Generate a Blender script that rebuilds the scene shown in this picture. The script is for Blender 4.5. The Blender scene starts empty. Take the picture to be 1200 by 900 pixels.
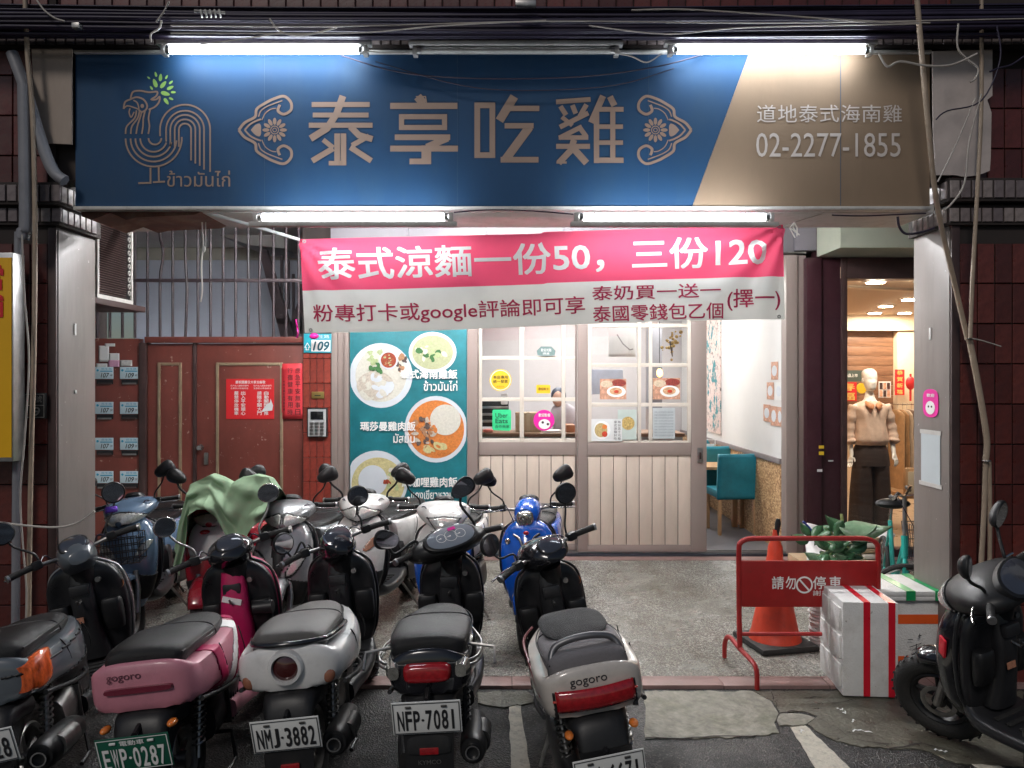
import bpy, bmesh, math, random
from mathutils import Vector, Matrix, Euler
random.seed(7)
sc = bpy.context.scene
COL = sc.collection
R = math.radians

# ------------------------------------------------------------------ camera, sky, light, exposure
CAMH, FPX, CX, CY = 1.75, 901.0, 600.0, 445.0
cam_d = bpy.data.cameras.new('camera'); cam = bpy.data.objects.new('camera', cam_d); COL.objects.link(cam)
cam.location = (0, 0, CAMH); cam.rotation_euler = (R(90), 0, 0)
cam_d.sensor_width = 36; cam_d.lens = FPX / 1200 * 36; cam_d.shift_y = -5 / 1200
cam_d.clip_start = .05; cam_d.clip_end = 500
sc.camera = cam
w = bpy.data.worlds.new('World'); sc.world = w; w.use_nodes = True
nt = w.node_tree; bg = nt.nodes['Background']
sky = nt.nodes.new('ShaderNodeTexSky'); sky.sky_type = 'NISHITA'; sky.sun_disc = False
SUN_EL, SUN_AZ = R(42), R(205)
sky.sun_elevation = SUN_EL; sky.sun_rotation = SUN_AZ
nt.links.new(sky.outputs[0], bg.inputs[0]); bg.inputs[1].default_value = 0.022
# the street lamp across the road (soft, behind the camera to the left)
sun_d = bpy.data.lights.new('street_light', 'SUN'); sun = bpy.data.objects.new('street_light', sun_d); COL.objects.link(sun)
sun_d.energy = .55; sun_d.angle = R(12); sun_d.color = (1, .94, .88)
sun.rotation_euler = Euler((R(50), 0, R(-22)))
sc.view_settings.view_transform = 'Standard'; sc.view_settings.look = 'None'
sc.view_settings.exposure = 0.65; sc.view_settings.gamma = 1
sc.cycles.max_bounces = 6; sc.cycles.transparent_max_bounces = 12; sc.cycles.sample_clamp_indirect = 6
sc.cycles.caustics_reflective = False; sc.cycles.caustics_refractive = False
sc.cycles.use_denoising = True

# ------------------------------------------------------------------ helpers
def PX(px, D): return (px - CX) * D / FPX
def PZ(py, D): return CAMH - (py - CY) * D / FPX
def P(px, py, D): return Vector((PX(px, D), D, PZ(py, D)))

MATS = {}
def mat(name, col, rough=.5, metal=0, var=.12, scale=6, bump=0, bscale=40, coat=0, emit=None, es=1, alpha=None, rvar=.15, spec=.5, stretch=None, dirt=0, dcol=(.05,.04,.035), dscale=3, chips=0, ccol=(.5,.46,.42), cscale=30, trans=0):
    if name in MATS: return MATS[name]
    m = bpy.data.materials.new(name); m.use_nodes = True; MATS[name] = m
    n = m.node_tree; b = n.nodes['Principled BSDF']; L = n.links.new
    b.inputs['Roughness'].default_value = rough; b.inputs['Metallic'].default_value = metal
    b.inputs['Coat Weight'].default_value = coat; b.inputs['Coat Roughness'].default_value = .08
    b.inputs['Specular IOR Level'].default_value = spec
    tc = n.nodes.new('ShaderNodeTexCoord'); mp = n.nodes.new('ShaderNodeMapping'); L(tc.outputs['Object'], mp.inputs[0])
    if stretch: mp.inputs['Scale'].default_value = stretch
    no = n.nodes.new('ShaderNodeTexNoise'); no.inputs['Scale'].default_value = scale; no.inputs['Detail'].default_value = 6; no.inputs['Roughness'].default_value = .65
    L(mp.outputs[0], no.inputs['Vector'])
    cr = n.nodes.new('ShaderNodeMix'); cr.data_type = 'RGBA'
    cr.inputs[6].default_value = (*[c * (1 - var) for c in col], 1); cr.inputs[7].default_value = (*[min(1, c * (1 + var)) for c in col], 1)
    mr = n.nodes.new('ShaderNodeMapRange'); mr.inputs[1].default_value = .3; mr.inputs[2].default_value = .7
    L(no.outputs['Fac'], mr.inputs[0]); L(mr.outputs[0], cr.inputs[0])
    out = cr.outputs[2]
    if dirt:
        n2 = n.nodes.new('ShaderNodeTexNoise'); n2.inputs['Scale'].default_value = dscale; n2.inputs['Detail'].default_value = 8; n2.inputs['Roughness'].default_value = .75
        L(mp.outputs[0], n2.inputs['Vector'])
        m2 = n.nodes.new('ShaderNodeMapRange'); m2.inputs[1].default_value = .48; m2.inputs[2].default_value = .72; m2.inputs[4].default_value = dirt
        L(n2.outputs['Fac'], m2.inputs[0])
        c2 = n.nodes.new('ShaderNodeMix'); c2.data_type = 'RGBA'; c2.inputs[7].default_value = (*dcol, 1)
        L(m2.outputs[0], c2.inputs[0]); L(out, c2.inputs[6]); out = c2.outputs[2]
    if chips:
        n5 = n.nodes.new('ShaderNodeTexNoise'); n5.inputs['Scale'].default_value = cscale; n5.inputs['Detail'].default_value = 5; n5.inputs['Roughness'].default_value = .7
        L(tc.outputs['Object'], n5.inputs['Vector']); m5 = n.nodes.new('ShaderNodeMapRange'); m5.inputs[1].default_value = .70 - chips * .06; m5.inputs[2].default_value = .72 - chips * .06
        L(n5.outputs['Fac'], m5.inputs[0]); c5 = n.nodes.new('ShaderNodeMix'); c5.data_type = 'RGBA'; c5.inputs[7].default_value = (*ccol, 1); L(m5.outputs[0], c5.inputs[0]); L(out, c5.inputs[6]); out = c5.outputs[2]
    L(out, b.inputs['Base Color'])
    if trans:
        tl = n.nodes.new('ShaderNodeBsdfTranslucent'); L(out, tl.inputs[0]); ms = n.nodes.new('ShaderNodeMixShader'); ms.inputs[0].default_value = trans
        L(b.outputs[0], ms.inputs[1]); L(tl.outputs[0], ms.inputs[2]); L(ms.outputs[0], n.nodes['Material Output'].inputs[0])
    if rvar:
        rr = n.nodes.new('ShaderNodeMapRange'); rr.inputs[1].default_value = .3; rr.inputs[2].default_value = .7
        rr.inputs[3].default_value = max(.02, rough - rvar * rough); rr.inputs[4].default_value = min(1, rough + rvar * rough)
        L(no.outputs['Fac'], rr.inputs[0]); L(rr.outputs[0], b.inputs['Roughness'])
    if bump:
        n3 = n.nodes.new('ShaderNodeTexNoise'); n3.inputs['Scale'].default_value = bscale; n3.inputs['Detail'].default_value = 4
        L(mp.outputs[0], n3.inputs['Vector'])
        bp = n.nodes.new('ShaderNodeBump'); bp.inputs['Strength'].default_value = bump; bp.inputs['Distance'].default_value = .01
        L(n3.outputs['Fac'], bp.inputs['Height']); L(bp.outputs[0], b.inputs['Normal'])
    if emit:
        b.inputs['Emission Color'].default_value = (*emit, 1); b.inputs['Emission Strength'].default_value = es
    if alpha is not None: b.inputs['Alpha'].default_value = alpha
    return m

def glassmat(name, tint=(1, 1, 1), refl=.10):
    if name in MATS: return MATS[name]
    m = bpy.data.materials.new(name); m.use_nodes = True; MATS[name] = m
    n = m.node_tree; n.nodes.remove(n.nodes['Principled BSDF']); L = n.links.new
    t = n.nodes.new('ShaderNodeBsdfTransparent'); t.inputs[0].default_value = (*tint, 1)
    g = n.nodes.new('ShaderNodeBsdfGlossy'); g.inputs['Roughness'].default_value = .02
    fr = n.nodes.new('ShaderNodeFresnel'); fr.inputs[0].default_value = 1.45
    mx = n.nodes.new('ShaderNodeMixShader'); L(fr.outputs[0], mx.inputs[0]); L(t.outputs[0], mx.inputs[1]); L(g.outputs[0], mx.inputs[2])
    L(mx.outputs[0], n.nodes['Material Output'].inputs[0]); return m

def root_of(o):
    while o.parent: o = o.parent
    return o
def tag(o, label, cat=None, group=None, kind=None):
    if label: o['label'] = label
    if cat: o['category'] = cat
    if group: o['group'] = group
    if kind: o['kind'] = kind
    return o
def thing(name, label, cat, loc=(0, 0, 0), group=None):
    o = bpy.data.objects.new(name, None); COL.objects.link(o); o.location = loc; o.empty_display_size = .1
    return tag(o, label, cat, group)

def xf_rot(axis, ang, origin=(0, 0, 0)):
    o = Vector(origin); return Matrix.Translation(o) @ Matrix.Rotation(ang, 4, axis) @ Matrix.Translation(-o)

class MB:
    def __init__(s, xf=None): s.v = []; s.f = []; s.m = []; s.xf = xf; s.mi = 0
    def add(s, vs, fs):
        b = len(s.v)
        for p in vs:
            p = Vector(p)
            if s.xf: p = s.xf @ p
            s.v.append(p)
        s.f += [tuple(i + b for i in f) for f in fs]; s.m += [s.mi] * len(fs)
        return s
    def box(s, c, d, rot=None, ch=0):
        c = Vector(c); hx, hy, hz = d[0] / 2, d[1] / 2, d[2] / 2
        if not ch:
            vs = [Vector((x, y, z)) for x in (-hx, hx) for y in (-hy, hy) for z in (-hz, hz)]
            fs = [(0, 1, 3, 2), (4, 6, 7, 5), (0, 4, 5, 1), (2, 3, 7, 6), (0, 2, 6, 4), (1, 5, 7, 3)]
        else:
            bmm = bmesh.new(); bmesh.ops.create_cube(bmm, size=1)
            for v in bmm.verts: v.co = Vector((v.co.x * d[0], v.co.y * d[1], v.co.z * d[2]))
            bmesh.ops.bevel(bmm, geom=bmm.edges[:], offset=ch, segments=2, affect='EDGES', profile=.6)
            bmm.verts.index_update(); vs = [v.co.copy() for v in bmm.verts]; fs = [tuple(v.index for v in f.verts) for f in bmm.faces]; bmm.free()
        if rot is not None:
            rm = rot if isinstance(rot, Matrix) else Euler(rot).to_matrix()
            vs = [rm @ v for v in vs]
        return s.add([v + c for v in vs], fs)
    def bb(s, x0, x1, y0, y1, z0, z1, ch=0):
        return s.box(((x0 + x1) / 2, (y0 + y1) / 2, (z0 + z1) / 2), (abs(x1 - x0), abs(y1 - y0), abs(z1 - z0)), ch=ch)
    def tube(s, pts, r, n=8, cap=True):
        pts = [Vector(p) for p in pts]; k = len(pts); rs = r if isinstance(r, (list, tuple)) else [r] * k
        vs = []; prev = None
        for i, p in enumerate(pts):
            t = (pts[min(i + 1, k - 1)] - pts[max(i - 1, 0)])
            if t.length < 1e-9: t = Vector((0, 0, 1))
            t.normalize()
            if prev is None:
                a = Vector((0, 0, 1)) if abs(t.z) < .9 else Vector((1, 0, 0))
                u = t.cross(a).normalized()
            else: u = (prev - t * prev.dot(t)).normalized()
            prev = u; q = t.cross(u)
            for j in range(n):
                a = 2 * math.pi * j / n; vs.append(p + (u * math.cos(a) + q * math.sin(a)) * rs[i])
        fs = [(i * n + j, i * n + (j + 1) % n, (i + 1) * n + (j + 1) % n, (i + 1) * n + j) for i in range(k - 1) for j in range(n)]
        if cap: fs += [tuple(range(n))[::-1], tuple((k - 1) * n + j for j in range(n))]
        return s.add(vs, fs)
    def cyl(s, a, b, r, r2=None, n=16): return s.tube([a, b], [r, r if r2 is None else r2], n)
    def sphere(s, c, d, n=16, m=10, e=1.0):
        c = Vector(c); vs = []; 
        def pw(x): return math.copysign(abs(x) ** e, x)
        for i in range(m + 1):
            ph = -math.pi / 2 + math.pi * i / m
            for j in range(n):
                th = 2 * math.pi * j / n
                vs.append(c + Vector((d[0] * pw(math.cos(ph)) * pw(math.cos(th)), d[1] * pw(math.cos(ph)) * pw(math.sin(th)), d[2] * pw(math.sin(ph)))))
        return s.add(vs, [(i * n + j, i * n + (j + 1) % n, (i + 1) * n + (j + 1) % n, (i + 1) * n + j) for i in range(m) for j in range(n)])
    def lathe(s, prof, c=(0, 0, 0), axis=(0, 0, 1), n=24):
        ax = Vector(axis).normalized(); a = Vector((1, 0, 0)) if abs(ax.x) < .9 else Vector((0, 1, 0)); u = ax.cross(a).normalized(); q = ax.cross(u); c = Vector(c)
        vs = [c + ax * h + (u * math.cos(2 * math.pi * j / n) + q * math.sin(2 * math.pi * j / n)) * max(r, 1e-4) for r, h in prof for j in range(n)]
        return s.add(vs, [(i * n + j, i * n + (j + 1) % n, (i + 1) * n + (j + 1) % n, (i + 1) * n + j) for i in range(len(prof) - 1) for j in range(n)])
    def torus(s, c, ax, RR, r, n=28, m=10, rz=1.0):
        prof = [(RR + r * math.cos(2 * math.pi * k / m), r * rz * math.sin(2 * math.pi * k / m)) for k in range(m + 1)]
        return s.lathe(prof, c, ax, n)
    def loft(s, st, axis='x', n=20, sub=3, cap=True):
        """st: (t, c1, c2, h1, h2, exponent); axis x: c1=y c2=z; axis z: c1=x c2=y"""
        K = len(st); rows = []
        for i in range(K - 1):
            p0, p1, p2, p3 = st[max(i - 1, 0)], st[i], st[i + 1], st[min(i + 2, K - 1)]
            for k in range(sub if i < K - 2 else sub + 1):
                u = k / sub
                rows.append([.5 * (2 * b + (c - a) * u + (2 * a - 5 * b + 4 * c - d) * u * u + (3 * b - a - 3 * c + d) * u ** 3) for a, b, c, d in zip(p0, p1, p2, p3)])
        vs = []
        for t, c1, c2, h1, h2, e in rows:
            h1 = max(h1, .002); h2 = max(h2, .002)
            for j in range(n):
                a = 2 * math.pi * j / n; cc, ss = math.cos(a), math.sin(a)
                u = c1 + h1 * math.copysign(abs(cc) ** (2 / e), cc); v = c2 + h2 * math.copysign(abs(ss) ** (2 / e), ss)
                vs.append((t, u, v) if axis == 'x' else ((u, v, t) if axis == 'z' else (u, t, v)))
        m = len(rows)
        fs = [(i * n + j, i * n + (j + 1) % n, (i + 1) * n + (j + 1) % n, (i + 1) * n + j) for i in range(m - 1) for j in range(n)]
        if cap: fs += [tuple(range(n))[::-1], tuple((m - 1) * n + j for j in range(n))]
        return s.add(vs, fs)
    def grid(s, fn, nu, nv, thick=0):
        vs = [fn(i / nu, j / nv) for j in range(nv + 1) for i in range(nu + 1)]
        return s.add(vs, [(j * (nu + 1) + i, j * (nu + 1) + i + 1, (j + 1) * (nu + 1) + i + 1, (j + 1) * (nu + 1) + i) for j in range(nv) for i in range(nu)])
    def poly(s, pts): return s.add(pts, [tuple(range(len(pts)))])
    def prism(s, out, d0, d1, axis='y'):
        """outline list of (a,b) extruded; axis y: (a,d,b); axis z: (a,b,d); axis x: (d,a,b)"""
        mk = {'y': lambda a, b, d: (a, d, b), 'z': lambda a, b, d: (a, b, d), 'x': lambda a, b, d: (d, a, b)}[axis]
        n = len(out); vs = [mk(a, b, d0) for a, b in out] + [mk(a, b, d1) for a, b in out]
        return s.add(vs, [tuple(range(n)), tuple(range(2 * n - 1, n - 1, -1))] + [(i, i + n, (i + 1) % n + n, (i + 1) % n) for i in range(n)])
    def build(s, name, m, parent=None, smooth=35, bevel=0, local=False, recalc=True, solid=0, subd=0, origin=None):
        me = bpy.data.meshes.new(name)
        vs = s.v
        if parent is not None and not local:
            ro = root_of(parent).location; vs = [v - ro for v in vs]; loc = Vector((0, 0, 0))
        elif parent is None:
            if origin is not None: loc = Vector(origin)
            else:
                k = len(vs); loc = Vector((sum(v.x for v in vs) / k, sum(v.y for v in vs) / k, min(v.z for v in vs)))
            vs = [v - loc for v in vs]
        else: loc = Vector((0, 0, 0))
        me.from_pydata([tuple(v) for v in vs], [], s.f); me.validate()
        for mm in (m if isinstance(m, (list, tuple)) else [m]): me.materials.append(mm)
        if max(s.m, default=0) > 0 and len(me.polygons) == len(s.m):
            me.polygons.foreach_set('material_index', s.m)
        if recalc:
            bm = bmesh.new(); bm.from_mesh(me); bmesh.ops.recalc_face_normals(bm, faces=bm.faces); bm.to_mesh(me); bm.free()
        if smooth:
            me.shade_smooth(); me.set_sharp_from_angle(angle=R(smooth))
        o = bpy.data.objects.new(name, me); COL.objects.link(o); o.parent = parent; o.location = loc
        if solid:
            q = o.modifiers.new('solid', 'SOLIDIFY'); q.thickness = solid; q.offset = 0
        if bevel:
            q = o.modifiers.new('bevel', 'BEVEL'); q.width = bevel; q.segments = 2; q.limit_method = 'ANGLE'; q.angle_limit = R(40)
        if subd:
            q = o.modifiers.new('subsurf', 'SUBSURF'); q.levels = q.render_levels = subd
        return o

def copy_tree(o, parent=None):
    c = o.copy(); COL.objects.link(c); c.parent = parent
    for ch in [k for k in o.children]: copy_tree(ch, c)
    return c

_tc = {}
def glyphs(body, bold=0, shear=0, spacing=1):
    key = (body, bold, shear, spacing)
    if key in _tc: return _tc[key]
    c = bpy.data.curves.new('lettering', 'FONT'); c.body = body; c.size = 1; c.offset = bold; c.shear = shear; c.space_character = spacing
    c.resolution_u = 3; c.space_line = .95
    o = bpy.data.objects.new('lettering', c); COL.objects.link(o); bpy.context.view_layer.update()
    me = bpy.data.meshes.new_from_object(o.evaluated_get(bpy.context.evaluated_depsgraph_get()))
    vs = [(v.co.x, v.co.y) for v in me.vertices]; fs = [tuple(p.vertices) for p in me.polygons]
    bpy.data.objects.remove(o); bpy.data.curves.remove(c); bpy.data.meshes.remove(me)
    xs = [v[0] for v in vs]; ys = [v[1] for v in vs]; x0, x1, y0, y1 = min(xs), max(xs), min(ys), max(ys)
    vs = [((x - x0) / (x1 - x0 or 1), (y - y0) / (y1 - y0 or 1)) for x, y in vs]
    _tc[key] = (vs, fs, (x1 - x0) / (y1 - y0 or 1)); return _tc[key]
def text(mb, body, fn, bold=0, shear=0, spacing=1):
    """fn maps (u,v) in the unit square of the lettering's own box to a point; bold is faked by overlaid shifted copies"""
    vs, fs, asp = glyphs(body, 0, shear, spacing)
    if not bold: return mb.add([fn(u, v) for u, v in vs], fs)
    nn = (Vector(fn(1, 0)) - Vector(fn(0, 0))).cross(Vector(fn(0, 1)) - Vector(fn(0, 0))).normalized()
    bx, by = bold / asp, bold
    for k, (dx, dy) in enumerate(((-bx, -by), (bx, -by), (bx, by), (-bx, by))):
        mb.add([Vector(fn(.5 + (u - .5) * (1 - 2 * bx) + dx, .5 + (v - .5) * (1 - 2 * by) + dy)) + nn * .00025 * k for u, v in vs], fs)
    return mb
def tbox(x0, x1, z0, z1, y): return lambda u, v: (x0 + u * (x1 - x0), y, z0 + v * (z1 - z0))
def tpx(x0, y0, x1, y1, D): return tbox(PX(x0, D), PX(x1, D), PZ(y1, D), PZ(y0, D), D)

def ribbon(mb, pts, wd, fn, closed=False):
    """flat stroke of width wd along 2-D points, mitred, mapped through fn"""
    pts = [Vector((a, b)) for a, b in pts]; n = len(pts); L = []; Rr = []
    for i in range(n):
        a = pts[(i - 1) % n] if (closed or i > 0) else pts[i]; b = pts[(i + 1) % n] if (closed or i < n - 1) else pts[i]
        d1 = (pts[i] - a); d2 = (b - pts[i])
        if d1.length < 1e-9: d1 = d2
        if d2.length < 1e-9: d2 = d1
        d1 = d1.normalized(); d2 = d2.normalized(); t = (d1 + d2)
        if t.length < 1e-6: t = d1
        t.normalize(); nn = Vector((-t.y, t.x)); k = 1 / max(.4, nn.dot(Vector((-d1.y, d1.x))))
        L.append(pts[i] + nn * wd / 2 * k); Rr.append(pts[i] - nn * wd / 2 * k)
    vs = [fn(p.x, p.y) for p in L] + [fn(p.x, p.y) for p in Rr]
    m = n if closed else n - 1
    mb.add(vs, [(i, (i + 1) % n, (i + 1) % n + n, i + n) for i in range(m)])
def arc(cx, cy, rx, a0, a1, n=16, ry=None):
    ry = rx if ry is None else ry
    return [(cx + rx * math.cos(R(a0 + (a1 - a0) * i / n)), cy + ry * math.sin(R(a0 + (a1 - a0) * i / n))) for i in range(n + 1)]
def disc(mb, c, rx, rz, n=28, a0=0):
    mb.poly([(c[0] + rx * math.cos(2 * math.pi * k / n + a0), c[1], c[2] + rz * math.sin(2 * math.pi * k / n + a0)) for k in range(n)])
def curve_pts(ctrl, n=6):
    """Catmull-Rom through 3-D points"""
    c = [Vector(p) for p in ctrl]; out = []
    for i in range(len(c) - 1):
        p0, p1, p2, p3 = c[max(i - 1, 0)], c[i], c[i + 1], c[min(i + 2, len(c) - 1)]
        for k in range(n):
            u = k / n; out.append(.5 * (2 * p1 + (p2 - p0) * u + (2 * p0 - 5 * p1 + 4 * p2 - p3) * u * u + (3 * p1 - p0 - 3 * p2 + p3) * u ** 3))
    out.append(c[-1]); return out

# ------------------------------------------------------------------ materials
m_paint_br = mat('taupe metal cladding', (.20, .170, .155), .45, var=.09, scale=3, chips=.3, cscale=22, bump=.03, bscale=2, stretch=(1, 1, .15), dirt=.5, dcol=(.12, .095, .085), dscale=9)
m_frame = mat('taupe aluminium frame', (.285, .228, .205), .42, var=.06, scale=3, stretch=(1, 1, .2))
m_cream = mat('cream painted trim', (.66, .60, .52), .5, var=.06)
m_plank = mat('pale beige board', (.60, .50, .415), .55, var=.08, scale=7, stretch=(1, 1, .3), dirt=.15, dcol=(.3, .24, .2), dscale=8)
m_tiledark = mat('maroon glazed tile', (.085, .018, .018), .25, var=.35, scale=2.5, dirt=.5, dcol=(.03, .018, .016), dscale=5)
m_tilered = mat('brick red glazed tile', (.27, .045, .03), .3, var=.2, scale=5, dirt=.3, dcol=(.12, .03, .02))
m_grout = mat('dark grout', (.03, .022, .02), .9, var=.3)
m_tilegrey = mat('greyish pink band tile', (.23, .18, .18), .4, var=.25, scale=3, dirt=.6, dcol=(.08, .06, .06), dscale=6)
m_black = mat('black plastic', (.013, .013, .014), .42, var=.25, spec=.35, dirt=.35, dcol=(.04, .037, .032), dscale=9, bump=.05, bscale=300)
m_blackgloss = mat('black gloss paint', (.012, .012, .015), .18, var=.2, coat=.6, scale=12)
m_rubber = mat('tyre rubber', (.02, .019, .018), .75, var=.25, bump=.3, bscale=120, scale=20)
m_vinyl = mat('black seat vinyl', (.011, .011, .012), .36, spec=.3, dirt=.4, dcol=(.028, .026, .024), dscale=7, var=.2, bump=.35, bscale=380, scale=8)
m_chrome = mat('chrome', (.62, .62, .62), .15, metal=1, var=.1, scale=20)
m_steel = mat('dull steel', (.32, .31, .30), .4, metal=1, var=.25, scale=20)
m_alu = mat('grey aluminium', (.42, .42, .42), .35, metal=.9, var=.15, scale=15)
m_white = mat('white paint', (.72, .71, .69), .4, var=.05)
m_whitemetal = mat('grimy white metal', (.55, .53, .50), .5, var=.1, dirt=.5, dcol=(.22, .19, .16), dscale=8)
m_blackprint = mat('black print', (.02, .02, .022), .6, var=.1)
m_whiteprint = mat('white print', (.86, .85, .82), .6, var=.04)
m_redglass = mat('red lens', (.35, .01, .015), .12, coat=.8, var=.3, scale=60)
m_amber = mat('amber lens', (.75, .20, .03), .15, coat=.8, var=.3, scale=60)
m_clearlens = mat('clear lens', (.50, .49, .44), .08, metal=.8, coat=1, var=.35, scale=40)
m_mirror = mat('mirror glass', (.55, .57, .62), .03, metal=1, var=.05)
m_glass = glassmat('window glass')
m_door = mat('red brown painted door', (.18, .046, .034), .42, chips=.8, cscale=16, ccol=(.36, .25, .20), var=.22, scale=3, stretch=(1, 1, .5), dirt=.55, dcol=(.11, .035, .028), dscale=4, bump=.06, bscale=25)
m_gold = mat('tarnished gold trim', (.33, .25, .16), .45, metal=.3, var=.25, scale=10)
m_maroon = mat('maroon metal shop frame', (.045, .014, .02), .35, var=.2, scale=4, dirt=.2, dcol=(.09, .06, .06), dscale=15)
m_signblue = mat('blue sign vinyl', (.011, .050, .120), .62, spec=.3, var=.16, scale=1.2, bump=.05, bscale=7, dirt=.35, dcol=(.03, .07, .11), dscale=3, stretch=(1, 1, .35))
m_signgold = mat('copper sign print', (.27, .185, .14), .5, var=.05)
m_signtan = mat('tan sign vinyl', (.235, .165, .11), .65, spec=.25, var=.12, scale=1.2, bump=.05, bscale=7, dirt=.35, dcol=(.17, .12, .08), dscale=3, stretch=(1, 1, .35))
m_green = mat('leaf green print', (.30, .55, .12), .55, var=.1)
m_pinkban = mat('pink banner vinyl', (.88, .085, .18), .7, var=.04, trans=.12)
m_whiteban = mat('off white banner vinyl', (.82, .80, .74), .55, var=.05, dirt=.1, dcol=(.55, .52, .46), trans=.12)
m_pinkprint = mat('dark pink lettering', (.55, .02, .09), .55, var=.04)
m_cable = mat('black cable sheath', (.022, .015, .036), .45, var=.3)
m_cablew = mat('grey cable sheath', (.42, .38, .34), .5, var=.2)
m_cabletan = mat('tan cable sheath', (.34, .26, .19), .5, var=.2, scale=10)
m_pipe = mat('grey pvc pipe', (.22, .22, .24), .45, var=.15, scale=5, dirt=.35, dcol=(.09, .08, .08))
m_wood = mat('light wood', (.48, .29, .15), .5, var=.25, scale=5, stretch=(6, 6, .6))
m_tealvinyl = mat('teal seat cover', (.012, .20, .27), .45, var=.2, scale=6, bump=.3, bscale=10)
m_redmetal = mat('red painted steel', (.34, .014, .014), .42, chips=.5, cscale=24, ccol=(.12, .03, .02), var=.15, dirt=.35, dcol=(.20, .03, .02), dscale=10, scale=8)
m_foam = mat('white polystyrene foam', (.70, .69, .67), .7, var=.06, bump=.5, bscale=120, dirt=.55, dcol=(.42, .39, .34), dscale=5, chips=.2, ccol=(.3,.27,.22), cscale=18)
m_redtape = mat('red tape', (.62, .012, .03), .3, var=.1)
m_orangetape = mat('orange tape', (.78, .11, .02), .3, var=.1)
m_greentape = mat('green tape', (.01, .28, .09), .3, var=.1)
m_cone = mat('orange cone plastic', (.62, .06, .025), .45, var=.15, dirt=.45, dcol=(.30, .05, .03), dscale=9)
m_paperw = mat('white paper', (.72, .73, .72), .7, var=.05)
m_redpaper = mat('red paper', (.70, .02, .025), .6, var=.06)
m_pinkpaper = mat('pinkish red paper', (.75, .045, .06), .6, var=.05)

# ------------------------------------------------------------------ special procedural materials
def nodes_of(name, rough=.5):
    m = bpy.data.materials.new(name); m.use_nodes = True; MATS[name] = m; n = m.node_tree
    b = n.nodes['Principled BSDF']; b.inputs['Roughness'].default_value = rough
    tc = n.nodes.new('ShaderNodeTexCoord'); return m, n, b, tc, n.links.new
def ramp(n, src, stops, L):
    r = n.nodes.new('ShaderNodeValToRGB'); e = r.color_ramp.elements
    while len(e) < len(stops): e.new(.5)
    for k, (p, c) in enumerate(stops): e[k].position = p; e[k].color = (*c, 1)
    L(src, r.inputs[0]); return r.outputs[0]
def vor(n, vec, scale, L, feature='F1'):
    v = n.nodes.new('ShaderNodeTexVoronoi'); v.feature = feature; v.inputs['Scale'].default_value = scale; L(vec, v.inputs['Vector']); return v
def noi(n, vec, scale, L, det=6, rg=.6):
    v = n.nodes.new('ShaderNodeTexNoise'); v.inputs['Scale'].default_value = scale; v.inputs['Detail'].default_value = det; v.inputs['Roughness'].default_value = rg; L(vec, v.inputs['Vector']); return v.outputs['Fac']
def mixc(n, f, a, b, L, mode='MIX'):
    x = n.nodes.new('ShaderNodeMix'); x.data_type = 'RGBA'; x.blend_type = mode
    for s, i in ((f, 0), (a, 6), (b, 7)):
        if isinstance(s, (int, float)): x.inputs[i].default_value = s
        elif isinstance(s, tuple): x.inputs[i].default_value = (*s, 1)
        else: L(s, x.inputs[i])
    return x.outputs[2]
def bumpn(n, h, b, L, st=.3, dist=.01):
    q = n.nodes.new('ShaderNodeBump'); q.inputs['Strength'].default_value = st; q.inputs['Distance'].default_value = dist; L(h, q.inputs['Height']); L(q.outputs[0], b.inputs['Normal'])

m_terrazzo, n, b, tc, L = nodes_of('washed pebble terrazzo', .25)
v = vor(n, tc.outputs['Object'], 125, L); sep = n.nodes.new('ShaderNodeSeparateColor'); L(v.outputs['Color'], sep.inputs[0])
c1 = ramp(n, sep.outputs[0], [(0, (.20, .20, .195)), (.35, (.36, .36, .34)), (.7, (.48, .475, .445)), (1, (.88, .88, .84))], L)
d = ramp(n, v.outputs['Distance'], [(0, (1, 1, 1)), (.55, (.8, .8, .8)), (.8, (.30, .30, .29))], L)
c2 = mixc(n, 1.0, c1, d, L, 'MULTIPLY')
mpf = n.nodes.new('ShaderNodeMapping'); mpf.inputs['Scale'].default_value = (1, .45, 1); L(tc.outputs['Object'], mpf.inputs[0])
stain0 = ramp(n, noi(n, mpf.outputs[0], 1.1, L, 9, .72), [(.36, (1.05, 1.05, 1.05)), (.50, (.80, .78, .74)), (.66, (.50, .47, .41))], L)
stain = mixc(n, 1.0, stain0, ramp(n, noi(n, tc.outputs['Object'], 7, L, 8, .8), [(.38, (1, 1, 1)), (.70, (.66, .64, .60))], L), L, 'MULTIPLY')
L(mixc(n, 1.0, c2, stain, L, 'MULTIPLY'), b.inputs['Base Color'])
rr = ramp(n, noi(n, tc.outputs['Object'], 2.2, L), [(.35, (.10,) * 3), (.65, (.34,) * 3)], L); L(rr, b.inputs['Roughness'])
iv = n.nodes.new('ShaderNodeMath'); iv.operation = 'SUBTRACT'; iv.inputs[0].default_value = 1; L(v.outputs['Distance'], iv.inputs[1])
bumpn(n, iv.outputs[0], b, L, .55, .006)

m_asphalt, n, b, tc, L = nodes_of('wet worn asphalt', .5)
v = vor(n, tc.outputs['Object'], 120, L); sep = n.nodes.new('ShaderNodeSeparateColor'); L(v.outputs['Color'], sep.inputs[0])
c1 = ramp(n, sep.outputs[0], [(0, (.009, .009, .009)), (.8, (.024, .023, .022)), (1, (.11, .10, .095))], L)
c2 = mixc(n, 1.0, c1, ramp(n, noi(n, tc.outputs['Object'], 2.5, L, 8, .7), [(.35, (.55, .55, .55)), (.65, (1.2, 1.15, 1.1))], L), L, 'MULTIPLY')
L(c2, b.inputs['Base Color']); L(ramp(n, noi(n, tc.outputs['Object'], 1.6, L), [(.4, (.30,) * 3), (.6, (.8,) * 3)], L), b.inputs['Roughness'])
bumpn(n, v.outputs['Distance'], b, L, .6, .008)

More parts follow.
